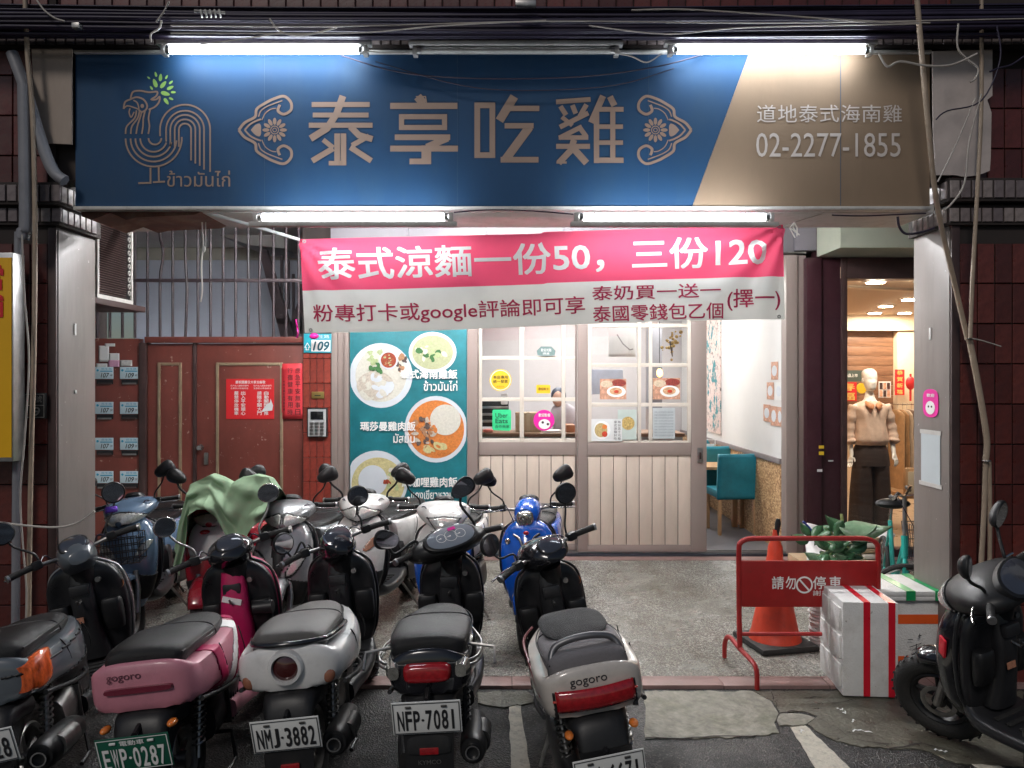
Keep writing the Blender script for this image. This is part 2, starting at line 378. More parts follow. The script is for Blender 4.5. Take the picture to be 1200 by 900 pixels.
m_conc, n, b, tc, L = nodes_of('stained patched concrete', .7)
c1 = ramp(n, noi(n, tc.outputs['Object'], 4, L, 10, .72), [(.3, (.055, .055, .045)), (.47, (.14, .135, .11)), (.6, (.27, .255, .215)), (.75, (.34, .32, .28))], L)
c2 = mixc(n, 1.0, c1, ramp(n, noi(n, tc.outputs['Object'], 90, L, 3), [(.3, (.7,) * 3), (.7, (1.15,) * 3)], L), L, 'MULTIPLY')
c2 = mixc(n, ramp(n, noi(n, tc.outputs['Object'], 2.3, L, 8), [(.52, (0,) * 3), (.66, (.55,) * 3)], L), c2, (.075, .085, .03), L)
L(c2, b.inputs['Base Color']); L(ramp(n, noi(n, tc.outputs['Object'], 3, L), [(.4, (.35,) * 3), (.6, (.85,) * 3)], L), b.inputs['Roughness'])
bumpn(n, noi(n, tc.outputs['Object'], 60, L), b, L, .5, .008)
m_concpale = mat('pale worn concrete', (.24, .225, .185), .75, var=.4, scale=14, bump=.6, bscale=55, dirt=.9, dcol=(.10, .10, .06), dscale=5)
m_concdark = mat('damp dark concrete', (.105, .098, .074), .4, var=.5, scale=7, bump=.7, bscale=50, dirt=.95, dcol=(.03, .033, .02), dscale=3.5, rvar=.5)

m_osb, n, b, tc, L = nodes_of('chipboard strands', .6)
mp = n.nodes.new('ShaderNodeMapping'); mp.inputs['Scale'].default_value = (1, 30, 70); mp.inputs['Rotation'].default_value = (.6, 0, 0); L(tc.outputs['Object'], mp.inputs[0])
v = vor(n, mp.outputs[0], 1, L); sep = n.nodes.new('ShaderNodeSeparateColor'); L(v.outputs['Color'], sep.inputs[0])
L(ramp(n, sep.outputs[0], [(0, (.26, .13, .055)), (.4, (.44, .26, .12)), (.8, (.58, .37, .19)), (1, (.70, .50, .28))], L), b.inputs['Base Color'])

m_mural, n, b, tc, L = nodes_of('busy ink mural print', .6)
v = vor(n, tc.outputs['Object'], 16, L, 'DISTANCE_TO_EDGE'); nz = noi(n, tc.outputs['Object'], 14, L, 9, .8)
c1 = ramp(n, nz, [(.40, (.05, .04, .04)), (.46, (.62, .50, .46)), (.56, (.70, .60, .56)), (.62, (.45, .12, .08)), (.68, (.70, .62, .6))], L)
c2 = mixc(n, ramp(n, noi(n, tc.outputs['Object'], 5, L, 3), [(.56, (0,) * 3), (.60, (1,) * 3)], L), c1, (.03, .22, .25), L)
L(c2, b.inputs['Base Color'])

m_woodwall, n, b, tc, L = nodes_of('brown wood boards', .45)
mp = n.nodes.new('ShaderNodeMapping'); mp.inputs['Scale'].default_value = (1.2, 1, 14); L(tc.outputs['Object'], mp.inputs[0])
oi = n.nodes.new('ShaderNodeObjectInfo'); ad = n.nodes.new('ShaderNodeVectorMath'); L(mp.outputs[0], ad.inputs[0]); L(oi.outputs['Random'], ad.inputs[1])
ml = n.nodes.new('ShaderNodeMath'); ml.operation = 'MULTIPLY'; ml.inputs[1].default_value = 37; L(oi.outputs['Random'], ml.inputs[0]); L(ml.outputs[0], ad.inputs[1])
L(ramp(n, noi(n, ad.outputs[0], 2.5, L, 8, .7), [(.3, (.11, .055, .03)), (.5, (.20, .10, .055)), (.7, (.31, .17, .095))], L), b.inputs['Base Color'])

def tile_mat(name, cols, rough=.3):
    m, n, b, tc, L = nodes_of(name, rough)
    oi = n.nodes.new('ShaderNodeObjectInfo')
    c = ramp(n, oi.outputs['Random'], cols, L)
    c = mixc(n, ramp(n, noi(n, tc.outputs['Object'], 22, L, 8, .7), [(.45, (0,) * 3), (.75, (.7,) * 3)], L), c, tuple(x * .35 for x in cols[0][1]), L)
    L(c, b.inputs['Base Color']); L(ramp(n, noi(n, tc.outputs['Object'], 9, L), [(.35, (rough * .7,) * 3), (.65, (min(1, rough * 1.8),) * 3)], L), b.inputs['Roughness'])
    bumpn(n, noi(n, tc.outputs['Object'], 14, L, 3), b, L, .15, .01); return m
mt_dark = tile_mat('maroon glazed pillar tile', [(0, (.070, .014, .012)), (.5, (.105, .021, .017)), (1, (.15, .032, .025))], .28)
mt_band = tile_mat('grey pink band tile', [(0, (.15, .12, .125)), (.5, (.23, .185, .18)), (1, (.32, .27, .25))], .4)
mt_red = tile_mat('red entrance tile', [(0, (.22, .035, .024)), (1, (.31, .055, .036))], .3)

# ------------------------------------------------------------------ ground
FL = .02
def G(px, py, z=0): D = (CAMH - z) * FPX / (py - CY); return (PX(px, D), D, z)
def structure(mb, name, m, label=None, **k):
    o = mb.build(name, m, **k); o['kind'] = 'structure'
    if label: o['label'] = label
    return o
structure(MB().grid(lambda u, v: (-150 + 300 * u, -150 + 300 * v, 0), 4, 4), 'ground', m_asphalt, 'dark worn asphalt under the front row of scooters', origin=(0, 0, 0))
structure(MB().bb(-9, 9, 4.49, 7.58, -.2, FL), 'arcade_floor', m_terrazzo, 'speckled pebble terrazzo floor of the arcade', origin=(0, 0, 0))
m_pinkstone = mat('dusty pink stone edging', (.25, .155, .14), .45, var=.2, scale=6, dirt=.5, dcol=(.14, .09, .08), dscale=7, bump=.2, bscale=70)
# pink edging, long stones butted end to end
es = structure(MB().bb(-9, 9, 4.352, 4.488, -.2, FL - .004), 'kerb_strip', m_grout, 'dusty pink stone edging along the front of the arcade floor', origin=(0, 0, 0))
x = -4.2; i = 0
while x < 4.4:
    MB().bb(x + .0015, x + .5985, 4.35, 4.487, -.05, FL + .001 * (i % 3), ch=.003).build('edging_stone', m_pinkstone, es, local=True); x += .6; i += 1
es2 = structure(MB().bb(-4.4, 5.5, 7.36, 7.50, FL, FL + .006), 'sill_strip', m_pinkstone, 'dark pink strip in front of the sliding doors', origin=(0, 0, 0))
# concrete patches with a cracked outline
def patch(pts, z, name, m, label):
    g = [G(px, py, 0) for px, py in pts]
    return structure(MB().prism([(p[0], p[1]) for p in g], .0005, z, 'z'), name, m, label)
random.seed(3)
def wob(pts, a=1.0):
    out = []
    for (x0, y0), (x1, y1) in zip(pts, pts[1:] + pts[:1]):
        k = max(2, int(math.hypot(x1 - x0, y1 - y0) / 6))
        for j in range(k): out.append((x0 + (x1 - x0) * j / k + random.uniform(-a, a) * 1.6, y0 + (y1 - y0) * j / k + random.uniform(-a, a)))
    return out
patch(wob([(756, 811), (880, 811), (903, 822), (912, 838), (906, 848), (912, 860), (880, 864), (820, 866), (770, 866), (756, 868)]), .006, 'pale_concrete', m_concpale, 'pale flat concrete patch in front of the arcade')
patch(wob([(883, 811), (1200, 811), (1200, 900), (1120, 895), (1085, 880), (1010, 876), (975, 868), (945, 850), (958, 840), (940, 834), (915, 836), (905, 822)]), .005, 'damp_concrete', m_concdark, 'dark damp concrete around the foam boxes')
patch(wob([(916, 838), (940, 837), (955, 842), (942, 851), (915, 851), (909, 847)]), .007, 'concrete_fragment', m_concpale, 'small pale fragment of broken concrete near the line')
patch(wob([(560, 812), (620, 812), (625, 825), (590, 830), (560, 826)]), .008, 'concrete_fragment', m_concdark, 'dark concrete scrap at the kerb between the scooters')
def crack(pts, label, wd=.006):
    g = [G(a + random.uniform(-1.5, 1.5), c + random.uniform(-.8, .8), 0) for (x0, y0), (x1, y1) in zip(pts, pts[1:]) for k in range(4) for a, c in [(x0 + (x1 - x0) * k / 4, y0 + (y1 - y0) * k / 4)]]
    t = MB(); n_ = len(g); L_ = [(p[0], p[1] + wd * random.uniform(.2, 1), .0082) for p in g]; R_ = [(p[0] + wd * .4, p[1] - wd * random.uniform(.2, 1), .0082) for p in g]
    t.add(L_ + R_, [(i, i + 1, i + 1 + n_, i + n_) for i in range(n_ - 1)])
    return structure(t, 'ground_crack', m_grout, label)
crack([(903, 812), (908, 824), (912, 838), (910, 852), (914, 862)], 'dark crack at the right edge of the pale concrete')
crack([(912, 838), (930, 834), (950, 838), (972, 850), (1000, 868), (1060, 876)], 'long dark crack curving right through the damp concrete')
crack([(930, 812), (945, 820), (960, 818), (975, 826), (1000, 822)], 'short crack in front of the red taped foam box')
crack([(756, 866), (800, 867), (850, 864), (905, 866)], 'crack where the pale concrete meets the asphalt')
crack([(1040, 880), (1080, 872), (1120, 884)], 'crack below the black scooter wheel')
def line(pts, name, label, z=.004):
    m = mat('worn white road paint', (.50, .46, .38), .7, var=.2, scale=12, dirt=.8, dcol=(.12, .11, .10), dscale=14, bump=.4, bscale=90)
    g = [G(px, py, 0) for px, py in pts]
    return structure(MB().prism([(p[0], p[1]) for p in g], .001, z, 'z'), name, m, label)
line(wob([(926, 853), (944, 851), (962, 868), (1000, 905), (1030, 935), (985, 935), (955, 900), (938, 872)], .5), 'road_line', 'worn white parking line beside the pale concrete')
line(wob([(1118, 878), (1138, 880), (1190, 908), (1230, 935), (1195, 935), (1150, 905)], .5), 'road_line', 'worn white parking line under the black scooter')
line(wob([(596, 822), (609, 822), (622, 905), (630, 960), (606, 960), (599, 905)], .5), 'road_line', 'worn white parking line between the two right hand scooters')
# litter
for k, (px, py, a, l) in enumerate([(1010, 858, .5, .09), (1103, 881, .1, .05), (985, 832, .8, .03), (990, 836, .2, .02), (1000, 846, 1, .02), (940, 858, .3, .02)]):
    p = G(px, py, .014); t = MB(); r = random.Random(k)
    pts = [(p[0] - l / 2 + l * u, p[1] + .012 * math.sin(u * 5 + k), .016 + .006 * abs(math.sin(u * 9))) for u in [j / 6 for j in range(7)]]
    ribs = [(q[0], q[1] + .007, q[2]) for q in pts] + [(q[0], q[1] - .006, q[2] + .002) for q in pts]
    t.add(ribs, [(j, j + 1, j + 8, j + 7) for j in range(6)])
    tag(t.build('litter_scrap', m_paperw, solid=.0015), ['long crumpled white paper scrap on the damp concrete', 'white cigarette end beside the black scooter wheel', 'tiny white scrap just left of the red taped foam box', 'tiny white scrap in front of the red taped foam box', 'short white scrap between the foam box and the long crumpled one', 'small pale scrap by the worn parking line'][k], 'litter', 'litter scraps on the concrete')

# ------------------------------------------------------------------ pillars and beam
def tile_mesh(wd, ht, dp, ch=.003):
    """tile centred at 0, front towards -y"""
    a, c = wd / 2, ht / 2
    vs = [(-a, 0, -c), (a, 0, -c), (a, 0, c), (-a, 0, c), (-a, -dp + ch, -c), (a, -dp + ch, -c), (a, -dp + ch, c), (-a, -dp + ch, c),
          (-a + ch, -dp, -c + ch), (a - ch, -dp, -c + ch), (a - ch, -dp, c - ch), (-a + ch, -dp, c - ch)]
    fs = [(0, 1, 5, 4), (1, 2, 6, 5), (2, 3, 7, 6), (3, 0, 4, 7), (4, 5, 9, 8), (5, 6, 10, 9), (6, 7, 11, 10), (7, 4, 8, 11), (8, 9, 10, 11)]
    me = bpy.data.meshes.new('tile'); me.from_pydata(vs, [], fs); return me
def tiles(parent, m, x0, x1, z0, z1, y, wd, ht, gap=.006, dp=.008, yaw=0, skip=None, nm='tile', rnd=None):
    rnd = rnd or random.Random(11)
    me = tile_mesh(wd - gap, ht - gap, dp); me.materials.append(m)
    nx = int(round((x1 - x0) / wd)); nz = int(round((z1 - z0) / ht)); base = root_of(parent).location
    for j in range(nz):
        for i in range(nx):
            cx, cz = x0 + (i + .5) * wd, z0 + (j + .5) * ht
            if skip and skip(cx, cz): continue
            o = bpy.data.objects.new(nm, me); COL.objects.link(o); o.parent = parent
            o.location = Vector((cx, y + rnd.uniform(-.0012, .0012), cz)) - base
            o.rotation_euler = (rnd.gauss(0, .004), 0, rnd.gauss(0, .006))
XL, XR = -2.608, 2.515
PT, PB = 4.40, 4.80
lp = thing('pillar', 'maroon tiled arcade pillar at the left with a taupe clad inner side', 'pillar', (XL - .4, 4.6, 0)); lp['kind'] = 'structure'
rp = thing('pillar', 'maroon tiled arcade pillar at the right with a taupe clad inner side', 'pillar', (XR + .4, 4.6, 0)); rp['kind'] = 'structure'
MB().bb(XL - .80, XL - .006, PT + .006, PB, 0, 4.6).build('core', m_grout, lp)
MB().bb(XR + .006, XR + .80, PT + .006, PB, 0, 4.6).build('core', m_grout, rp)
MB().bb(XL - .004, XL + .006, PT + .012, PB, .02, 2.62, ch=.002).build('cladding', m_paint_br, lp)
MB().bb(XR - .006, XR + .004, PT + .012, PB, .02, 2.66, ch=.002).build('cladding', m_paint_br, rp)
m_edge = mat('dark brown edge strip', (.055, .03, .028), .5, var=.3)
MB().bb(XL - .045, XL + .002, PT - .006, PT + .010, .0, 2.62, ch=.003).build('edge_strip', m_edge, lp)
MB().bb(XR - .002, XR + .045, PT - .006, PT + .010, .0, 2.66, ch=.003).build('edge_strip', m_edge, rp)
tiles(lp, mt_dark, XL - .045 - 7 * .1, XL - .045, .0, 2.53, PT, .1, .23)
tiles(lp, mt_dark, XL - .045 - 7 * .1, XL, 2.80, 4.18, PT, .1, .23)
tiles(rp, mt_dark, XR + .045, XR + .745, .0, 2.53, PT, .1, .23)
tiles(rp, mt_dark, XR + .0, XR + .7, 2.84, 3.53, PT, .1, .23)
# ledge courses round the pillars: two rows, the upper proud
def ledge(parent, s, x_in, z0, z1, proud, wd=.062):
    # front row
    x_out = x_in - s * .85
    xa, xb = min(x_in, x_out), max(x_in, x_out)
    MB().bb(xa, xb, PT - proud + .008, PB + .02, z0 - .012, z1 + .012, ch=.004).build('ledge_core', m_grout, parent)
    tiles(parent, mt_band, xa, xb, z0, z1, PT - proud + .008, wd, z1 - z0, dp=.009, gap=.010, nm='ledge_tile')
    me = tile_mesh(wd - .010, z1 - z0 - .010, .009); me.materials.append(mt_band); base = root_of(parent).location
    k = int((PB - PT + proud) / wd)
    for i in range(k):
        o = bpy.data.objects.new('ledge_tile', me); COL.objects.link(o); o.parent = parent
        o.location = Vector((x_in, PT - proud + .02 + (i + .5) * wd, (z0 + z1) / 2)) - base; o.rotation_euler = (0, 0, R(90) * s)
ledge(lp, 1, XL + .03, PZ(262, 4.4), PZ(244, 4.4), .03)
ledge(lp, 1, XL + .05, PZ(240, 4.4), PZ(219, 4.4), .07)
ledge(rp, -1, XR - .03, PZ(262, 4.4), PZ(244, 4.4), .03)
ledge(rp, -1, XR - .05, PZ(236, 4.4), PZ(214, 4.4), .07)

bm_ = thing('beam', 'dark tiled beam over the sign with a band of small grey tiles', 'beam', (0, 4.6, 3.62)); bm_['kind'] = 'structure'
MB().bb(-4.6, 4.6, 4.43, 4.85, 3.60, 4.8).build('beam_core', m_grout, bm_)
zb0, zb1 = PZ(57, 4.4), PZ(40, 4.4)
MB().bb(-4.6, 4.6, 4.36, 4.43, zb0 - .015, zb1 + .014, ch=.004).build('ledge_core', m_grout, bm_)
tiles(bm_, mt_band, -3.42, 3.40, zb0, zb1, 4.36, .0558, zb1 - zb0, dp=.009, gap=.009, nm='ledge_tile')
tiles(bm_, mt_dark, -3.3, 3.3, 3.76, 4.22, 4.43, .1, .23)
MB().bb(-4.6, 4.6, 4.42, 4.6, 2.9, 3.62).build('soffit_board', mat('dark timber backing', (.05, .035, .03), .7), bm_)
# the storey above and the rest of the building, dark
up = MB().bb(-9, 9, 4.86, 16, 3.35, 7); structure(up, 'arcade_ceiling', mat('off white arcade ceiling', (.50, .49, .46), .7, dirt=.4, dcol=(.3, .28, .25), dscale=1.2), 'off white ceiling of the arcade behind the sign')
structure(MB().bb(-12, -9, 4.4, 9, 0, 7), 'end_wall', m_paint_br, 'plain far end wall of the arcade at left'); structure(MB().bb(9, 12, 4.4, 9, 0, 7), 'end_wall', m_paint_br, 'plain far end wall of the arcade at right')

# ------------------------------------------------------------------ facade: entrance door unit
FD = 7.6
fx = lambda p: PX(p, FD); fz = lambda p: PZ(p, FD)
# back wall pieces around the openings
m_wallpurple = mat('grey purple painted fascia', (.19, .175, .195), .5, var=.06, scale=3)
fw = thing('facade_wall', 'ground floor facade wall around the shopfronts', 'wall', (0, 7.8, 0)); fw['kind'] = 'structure'
MB().bb(-9, fx(110), FD, FD + .25, 0, 3.4).build('wall_panel', m_paint_br, fw)
MB().bb(fx(1200), 9, FD, FD + .25, 0, 3.4).build('wall_panel', m_paint_br, fw)
fa = thing('shop_fascia', 'grey purple fascia panel above the restaurant front behind the banner', 'fascia', (1, FD, 2.9))
for k, (a, c) in enumerate([(390, 480), (480, 570), (570, 660), (660, 750), (750, 840), (840, 926)]):
    MB().bb(fx(a) + .002, fx(c) - .002, FD - .10, FD + .1, fz(297), 3.349, ch=.003).build('fascia_panel', m_wallpurple, fa)
MB().bb(fx(926) + .002, fx(954), FD - .13, FD + .1, fz(296), 3.349, ch=.003).build('fascia_panel', m_wallpurple, fa)
MB().bb(fx(390), fx(940), FD - .11, FD - .09, fz(299), fz(297) - .001).build('trim', m_steel, fa)

ed = thing('entrance_door', 'red brown double entrance door with gold panel trim and wide right leaf', 'door', (fx(265), FD, FL))
MB().bb(fx(173), fx(356), FD - .07, FD + .05, fz(402), fz(395), ch=.004).build('head_rail', m_door, ed)
MB().bb(fx(166), fx(174), FD - .06, FD + .05, FL, fz(402), ch=.003).build('jamb', m_edge, ed)
MB().bb(fx(228), fx(232), FD - .045, FD + .03, FL, fz(402) - .001, ch=.003).build('centre_post', m_edge, ed)
def leaf(x0, x1, tx0, tx1, ty, parent):
    lf = MB().bb(x0, x1, FD - .03, FD + .02, FL + .01, fz(403), ch=.004).build('door_leaf', m_door, parent)
    y = FD - .03; zt = fz(ty); t = .028; zb = FL + .18
    MB().bb(tx0 + t, tx1 - t, y - .008, y - .001, zb + t, zt - t, ch=.003).build('panel', m_door, lf)
    for a in [(tx0, tx0 + t, zb, zt), (tx1 - t, tx1, zb, zt), (tx0 + t + .0005, tx1 - t - .0005, zt - t, zt), (tx0 + t + .0005, tx1 - t - .0005, zb, zb + t)]:
        MB().bb(a[0], a[1], y - .018, y - .0005, a[2], a[3], ch=.005).build('gold_trim', m_gold, lf)
    return lf
leaf(fx(174.5), fx(228) - .001, fx(187), fx(215), 425, ed)
rl = leaf(fx(232) + .001, fx(356), fx(255), fx(333), 425, ed)
kn = MB().lathe([(0, -.05), (.022, -.05), (.028, -.035), (.024, -.02), (.012, -.012), (.012, 0), (.03, 0), (.03, .006)], (fx(237), FD - .036, fz(524)), (0, 1, 0)); kn.build('door_knob', m_chrome, ed)
MB().bb(fx(241), fx(246), FD - .05, FD - .031, fz(544), fz(530), ch=.008).build('door_lock', m_steel, ed)
def ppr(parent, name, m, x0, y0, x1, y1, D, wr=0, label=None, seg=6):
    """a slightly curling sheet of paper"""
    a, c = PX(x0, D), PX(x1, D); z1, z0 = PZ(y0, D), PZ(y1, D); ph = (x0 * 7 + y0 * 3) % 6
    mb = MB().grid(lambda u, v: (a + (c - a) * u, D - .002 - wr * (.5 + .5 * math.sin(5 * u + ph)) * (abs(v - .5) * 2) ** 3, z0 + (z1 - z0) * v), seg, seg)
    return mb.build(name, m, parent, solid=.0012)
po = thing('red_notice', 'red poster with white lettering and a torn corner on the right door leaf', 'poster', (fx(293), FD - .04, fz(491)))
YD = FD - .046
MB().bb(PX(265, YD), PX(321, YD), YD, YD + .006, PZ(491, YD), PZ(444, YD)).build('sheet', m_redpaper, po)
t = MB(); D = YD - .003
text(t, '慶祝國慶日大家去飯敬', tpx(276, 446, 311, 449.5, D), .01)
for a in ((270, 291), (297, 318)):
    text(t, '住戶出入請隨手關門', tpx(a[0], 451, a[1], 453, D)); text(t, '注意防火防盜安全', tpx(a[0], 454, a[1], 456, D))
for cxp, s in ((277, '嚴禁停放機車'), (285, '出入平安順心'), (304, '請隨手關大門'), (312, '自動關門勿推')):
    for k, ch in enumerate(s): text(t, ch, tpx(cxp - 2.6, 458.5 + k * 4.7, cxp + 2.6, 462.8 + k * 4.7, D), .01)
t.build('lettering', m_whiteprint, po)
MB().add([(PX(a, D - .002), D - .002, PZ(c, D - .002)) for a, c in [(306, 483), (312, 474), (316, 472), (317, 467), (320, 475), (319, 481), (311, 482)]], [tuple(range(7))]).build('torn_patch', m_paperw, po)
co = thing('paper_couplet', 'tall pinkish red paper strip with black brush characters over the door edge', 'poster', (fx(342), FD - .04, fz(491)))
MB().grid(lambda u, v: (PX(330, YD) + (PX(355, YD) - PX(330, YD)) * u, YD - .0015 * math.sin(3 * v) - .001, PZ(491, YD) + (PZ(426, YD) - PZ(491, YD)) * v), 3, 8).build('sheet', m_pinkpaper, co, solid=.001)
t = MB(); D = YD - .009
for cxp, s in ((349, '應急平安無事日'), (340, '行宿健康有用時')):
    for k, ch in enumerate(s): text(t, ch, tpx(cxp - 3, 431 + k * 8.1, cxp + 3, 437.4 + k * 8.1, D))
for k, ch in enumerate('中華民國社區發展協會'): text(t, ch, tpx(331.8, 446 + k * 3.6, 334, 448.8 + k * 3.6, D))
t.build('lettering', m_blackprint, co)

# mailboxes
mp_ = thing('mailbox_board', 'brown red metal board at the left of the entrance holding two columns of mail slots', 'mailbox board', (fx(138), FD, FL))
MB().bb(fx(100), fx(166) - .002, FD - .04, FD + .05, FL, fz(397), ch=.004).build('board', m_door, mp_)
m_plate = mat('pale blue house number enamel', (.55, .68, .74), .3, var=.05); m_cyan = mat('cyan print', (.03, .33, .50), .5)
m_slot = mat('dark slot', (.01, .01, .012), .7)
for r, yy in enumerate([430, 471, 513, 552]):
    for c, xx in enumerate([112, 141]):
        D = FD - .045; tx = '107' if c == 0 else '109'
        o = thing('mail_slot', f"{['topmost', 'second from top', 'third from top', 'lowest'][r]} mail slot in the {'left' if c == 0 else 'right'} column, with a pale blue {tx} plate", 'mail slot', (PX(xx + 10, D), D, PZ(yy + 19, D)), 'mail slots on the red brown board')
        MB().bb(PX(xx, D), PX(xx + 21, D), D - .008, D, PZ(yy + 14, D), PZ(yy, D), ch=.002).build('number_plate', m_plate, o)
        MB().bb(PX(xx + 1.5, D), PX(xx + 20.5, D), D - .004, D + .004, PZ(yy + 20, D), PZ(yy + 15, D)).build('slot', m_slot, o)
        MB().bb(PX(xx + 3, D), PX(xx + 19, D), D - .012, D - .002, PZ(yy + 20, D) - .004, PZ(yy + 18.5, D), ch=.002).build('flap', m_steel if (r + c) % 2 else m_edge, o)
        t = MB(); text(t, tx, tpx(xx + 6, yy + 7, xx + 16, yy + 12.5, D - .0095), .015, .25); text(t, '4F3F2F5F1F'[r * 2:r * 2 + 2], tpx(xx + 17, yy + 8.5, xx + 20, yy + 11, D - .0095))
        t.build('number', m_blackprint, o)
        t = MB(); text(t, '民生路', tpx(xx + 7, yy + 1, xx + 19, yy + 3.6, D - .0095)); t.bb(PX(xx + 6, D), PX(xx + 20.4, D), D - .0098, D - .0085, PZ(yy + 5.6, D), PZ(yy + 4.4, D)); disc(t, (PX(xx + 3, D), D - .0095, PZ(yy + 4, D)), .012, .012, 12)
        t.build('street_print', m_cyan, o)
for k, (a, c, d, e, m, l) in enumerate([(116, 405, 128, 424, m_paperw, 'tall grey white sticker above the mail slots'), (123, 402.5, 135, 406, m_paperw, 'narrow white label above the other stickers'), (128, 414, 140, 423, m_paperw, 'small white label beside the tall sticker'), (127, 422, 140, 430, mat('pink sticker', (.65, .35, .5), .5), 'pink advert sticker above the mail slots'), (141, 422, 155, 429, mat('pastel sticker', (.62, .62, .60), .5, var=.3, scale=30), 'pastel advert sticker above the right mail slots'), (113, 426, 126, 430, m_paperw, 'low white label touching the left mail slot')]):
    ppr(None, 'sticker', m, a, c, d, e, FD - .046 - .001 * k); tag(bpy.data.objects[-1] if False else COL.objects[-1], l, 'sticker', 'stickers above the mail slots')

# tile column beside the door, number plate, intercom
tc_ = thing('tiled_column', 'narrow red tiled column between the entrance door and the menu board', 'column', (fx(373), FD, FL)); tc_['kind'] = 'structure'
MB().bb(fx(356) + .002, fx(390), FD - .05, FD + .1, FL, fz(255)).build('column_core', m_grout, tc_)
tiles(tc_, mt_red, fx(356) + .006, fx(356) + .006 + 4 * .0685, fz(650), fz(650) + 9 * .242, FD - .05, .0685, .242, gap=.005)
D = FD - .062
np_ = thing('house_number_plate', 'blue and white enamel house number plate reading 109', 'number plate', (PX(372, D), D, PZ(414, D)))
m_teal = mat('teal enamel', (.03, .38, .48), .3)
MB().bb(PX(356, D), PX(388.5, D), D - .008, D, PZ(413.5, D), PZ(391, D), ch=.003).build('plate', m_teal, np_)
MB().bb(PX(365, D), PX(387.5, D), D - .010, D - .0081, PZ(412, D), PZ(398.5, D)).build('white_field', m_whiteprint, np_)
t = MB(); text(t, '109', tpx(366.5, 400, 386, 411, D - .0115), .03, .25); t.build('number', mat('dark teal print', (.01, .10, .14), .5), np_)
t = MB(); text(t, '民生路', tpx(367, 392.5, 386, 396.5, D - .0095)); ribbon(t, [(357.5, 407), (360.5, 402), (363.5, 407), (362, 407), (362, 410), (359, 410), (359, 407)], .8, lambda a, c: (PX(a, D), D - .0095, PZ(c, D)), True); t.build('street_print', m_whiteprint, np_)
D = FD - .06
ic = thing('intercom', 'grey door intercom keypad with a small dark screen on the red tiles', 'intercom', (PX(373, D), D, PZ(512, D)))
MB().bb(PX(360.5, D), PX(384.5, D), D - .03, D, PZ(512, D), PZ(478, D), ch=.008).build('case', m_black, ic)
MB().bb(PX(362, D), PX(383, D), D - .036, D - .029, PZ(511, D), PZ(479.5, D), ch=.003).build('face_plate', mat('silver keypad plastic', (.50, .50, .50), .4), ic)
MB().bb(PX(365, D), PX(380, D), D - .040, D - .035, PZ(491.5, D), PZ(482, D), ch=.002).build('screen', m_blackgloss, ic)
for r in range(4):
    for c in range(3):
        MB().bb(PX(364 + c * 6, D), PX(368.6 + c * 6, D), D - .041, D - .0355, PZ(497.4 + r * 4, D), PZ(494.4 + r * 4, D), ch=.0015).build('key', m_steel, ic)
br = thing('brass_plate', 'small brass plate with a slot above the intercom', 'plate', (PX(373, D), D, PZ(467, D)))
MB().bb(PX(365.5, D), PX(380, D), D - .01, D, PZ(467, D), PZ(459, D), ch=.002).build('plate', mat('brass', (.5, .36, .12), .35, metal=.8), br); MB().bb(PX(369, D), PX(376, D), D - .012, D - .009, PZ(464, D), PZ(463, D)).build('slot', m_slot, br)

# grille over the entrance, stairwell behind
gr = thing('window_grille', 'dark iron bar grille over the entrance door', 'grille', (fx(232), FD, fz(397)))
m_iron = mat('dark purple brown iron', (.045, .030, .036), .5, var=.3, dirt=.3, dcol=(.14, .08, .06), dscale=20)
x = 114; k = 0
while x < 352:
    D = FD - .02; zt, zb = 3.34, fz(396); X = PX(x, D)
    if k in (5,): pts = [(X, D, zt), (X, D, PZ(278, D)), (X + .035, D - .02, PZ(292, D)), (X + .03, D - .01, PZ(305, D)), (X, D, PZ(328, D)), (X, D, zb)]
    elif k in (7,): pts = [(X, D, zt), (X, D, PZ(300, D)), (X + .02, D - .01, PZ(340, D)), (X, D, zb)]
    elif k == 13: pts = [(X + .005, D, zt), (X - .012, D - .01, PZ(340, D)), (X, D, zb)]
    else: pts = [(X, D, zt), (X, D, zb)]
    if len(pts) > 2: pts = curve_pts(pts, 4)
    MB().tube(pts, .0135, 6).build('bar', m_iron, gr); x += 14.75; k += 1
MB().bb(fx(108), fx(356), FD - .038, FD - .012, fz(331), fz(327), ch=.003).build('cross_rail', m_iron, gr)
st = thing('stairwell', 'pale stairwell wall and brown stair seen through the grille', 'stairwell', (fx(230), 9, FL)); st['kind'] = 'structure'
m_stairwall = mat('pale blue grey plaster', (.36, .385, .44), .7, var=.08, scale=2, dirt=.2, dcol=(.3, .3, .33))
MB().bb(fx(60), fx(400), 9.3, 9.5, FL, PZ(305, 9.3)).build('back_wall', m_stairwall, st)
MB().bb(fx(60), fx(400), 9.28, 9.5, PZ(305, 9.3) + .001, 3.345).build('upper_wall', mat('greenish beige plaster', (.30, .29, .24), .7, dirt=.4, dcol=(.16, .14, .12)), st)
MB().bb(fx(350), fx(350) + .1, 7.75, 9.27, FL, 3.345).build('side_wall', m_stairwall, st)
MB().bb(-5.3, -5.2, 7.75, 9.27, FL, 3.345).build('side_wall', m_stairwall, st)
D = 9.0
MB().prism([(PX(a, D), PZ(c, D)) for a, c in [(205, 262), (350, 262), (350, 300), (310, 296), (262, 280)]], D - .5, D + .25).build('sloping_soffit', mat('mid grey plaster', (.22, .21, .20), .7), st)  # soffit in one even grey, darker than the walls
D = 8.6
MB().prism([(PX(a, D), PZ(c, D)) for a, c in [(303, 292), (312, 292), (346, 400), (330, 400)]], D, D + .08).build('stair_string', m_iron, st)
MB().prism([(PX(a, D), PZ(c, D)) for a, c in [(330, 400), (342, 400), (356, 350), (356, 325)]], D + .09, D + .15).build('stair_string', m_iron, st)
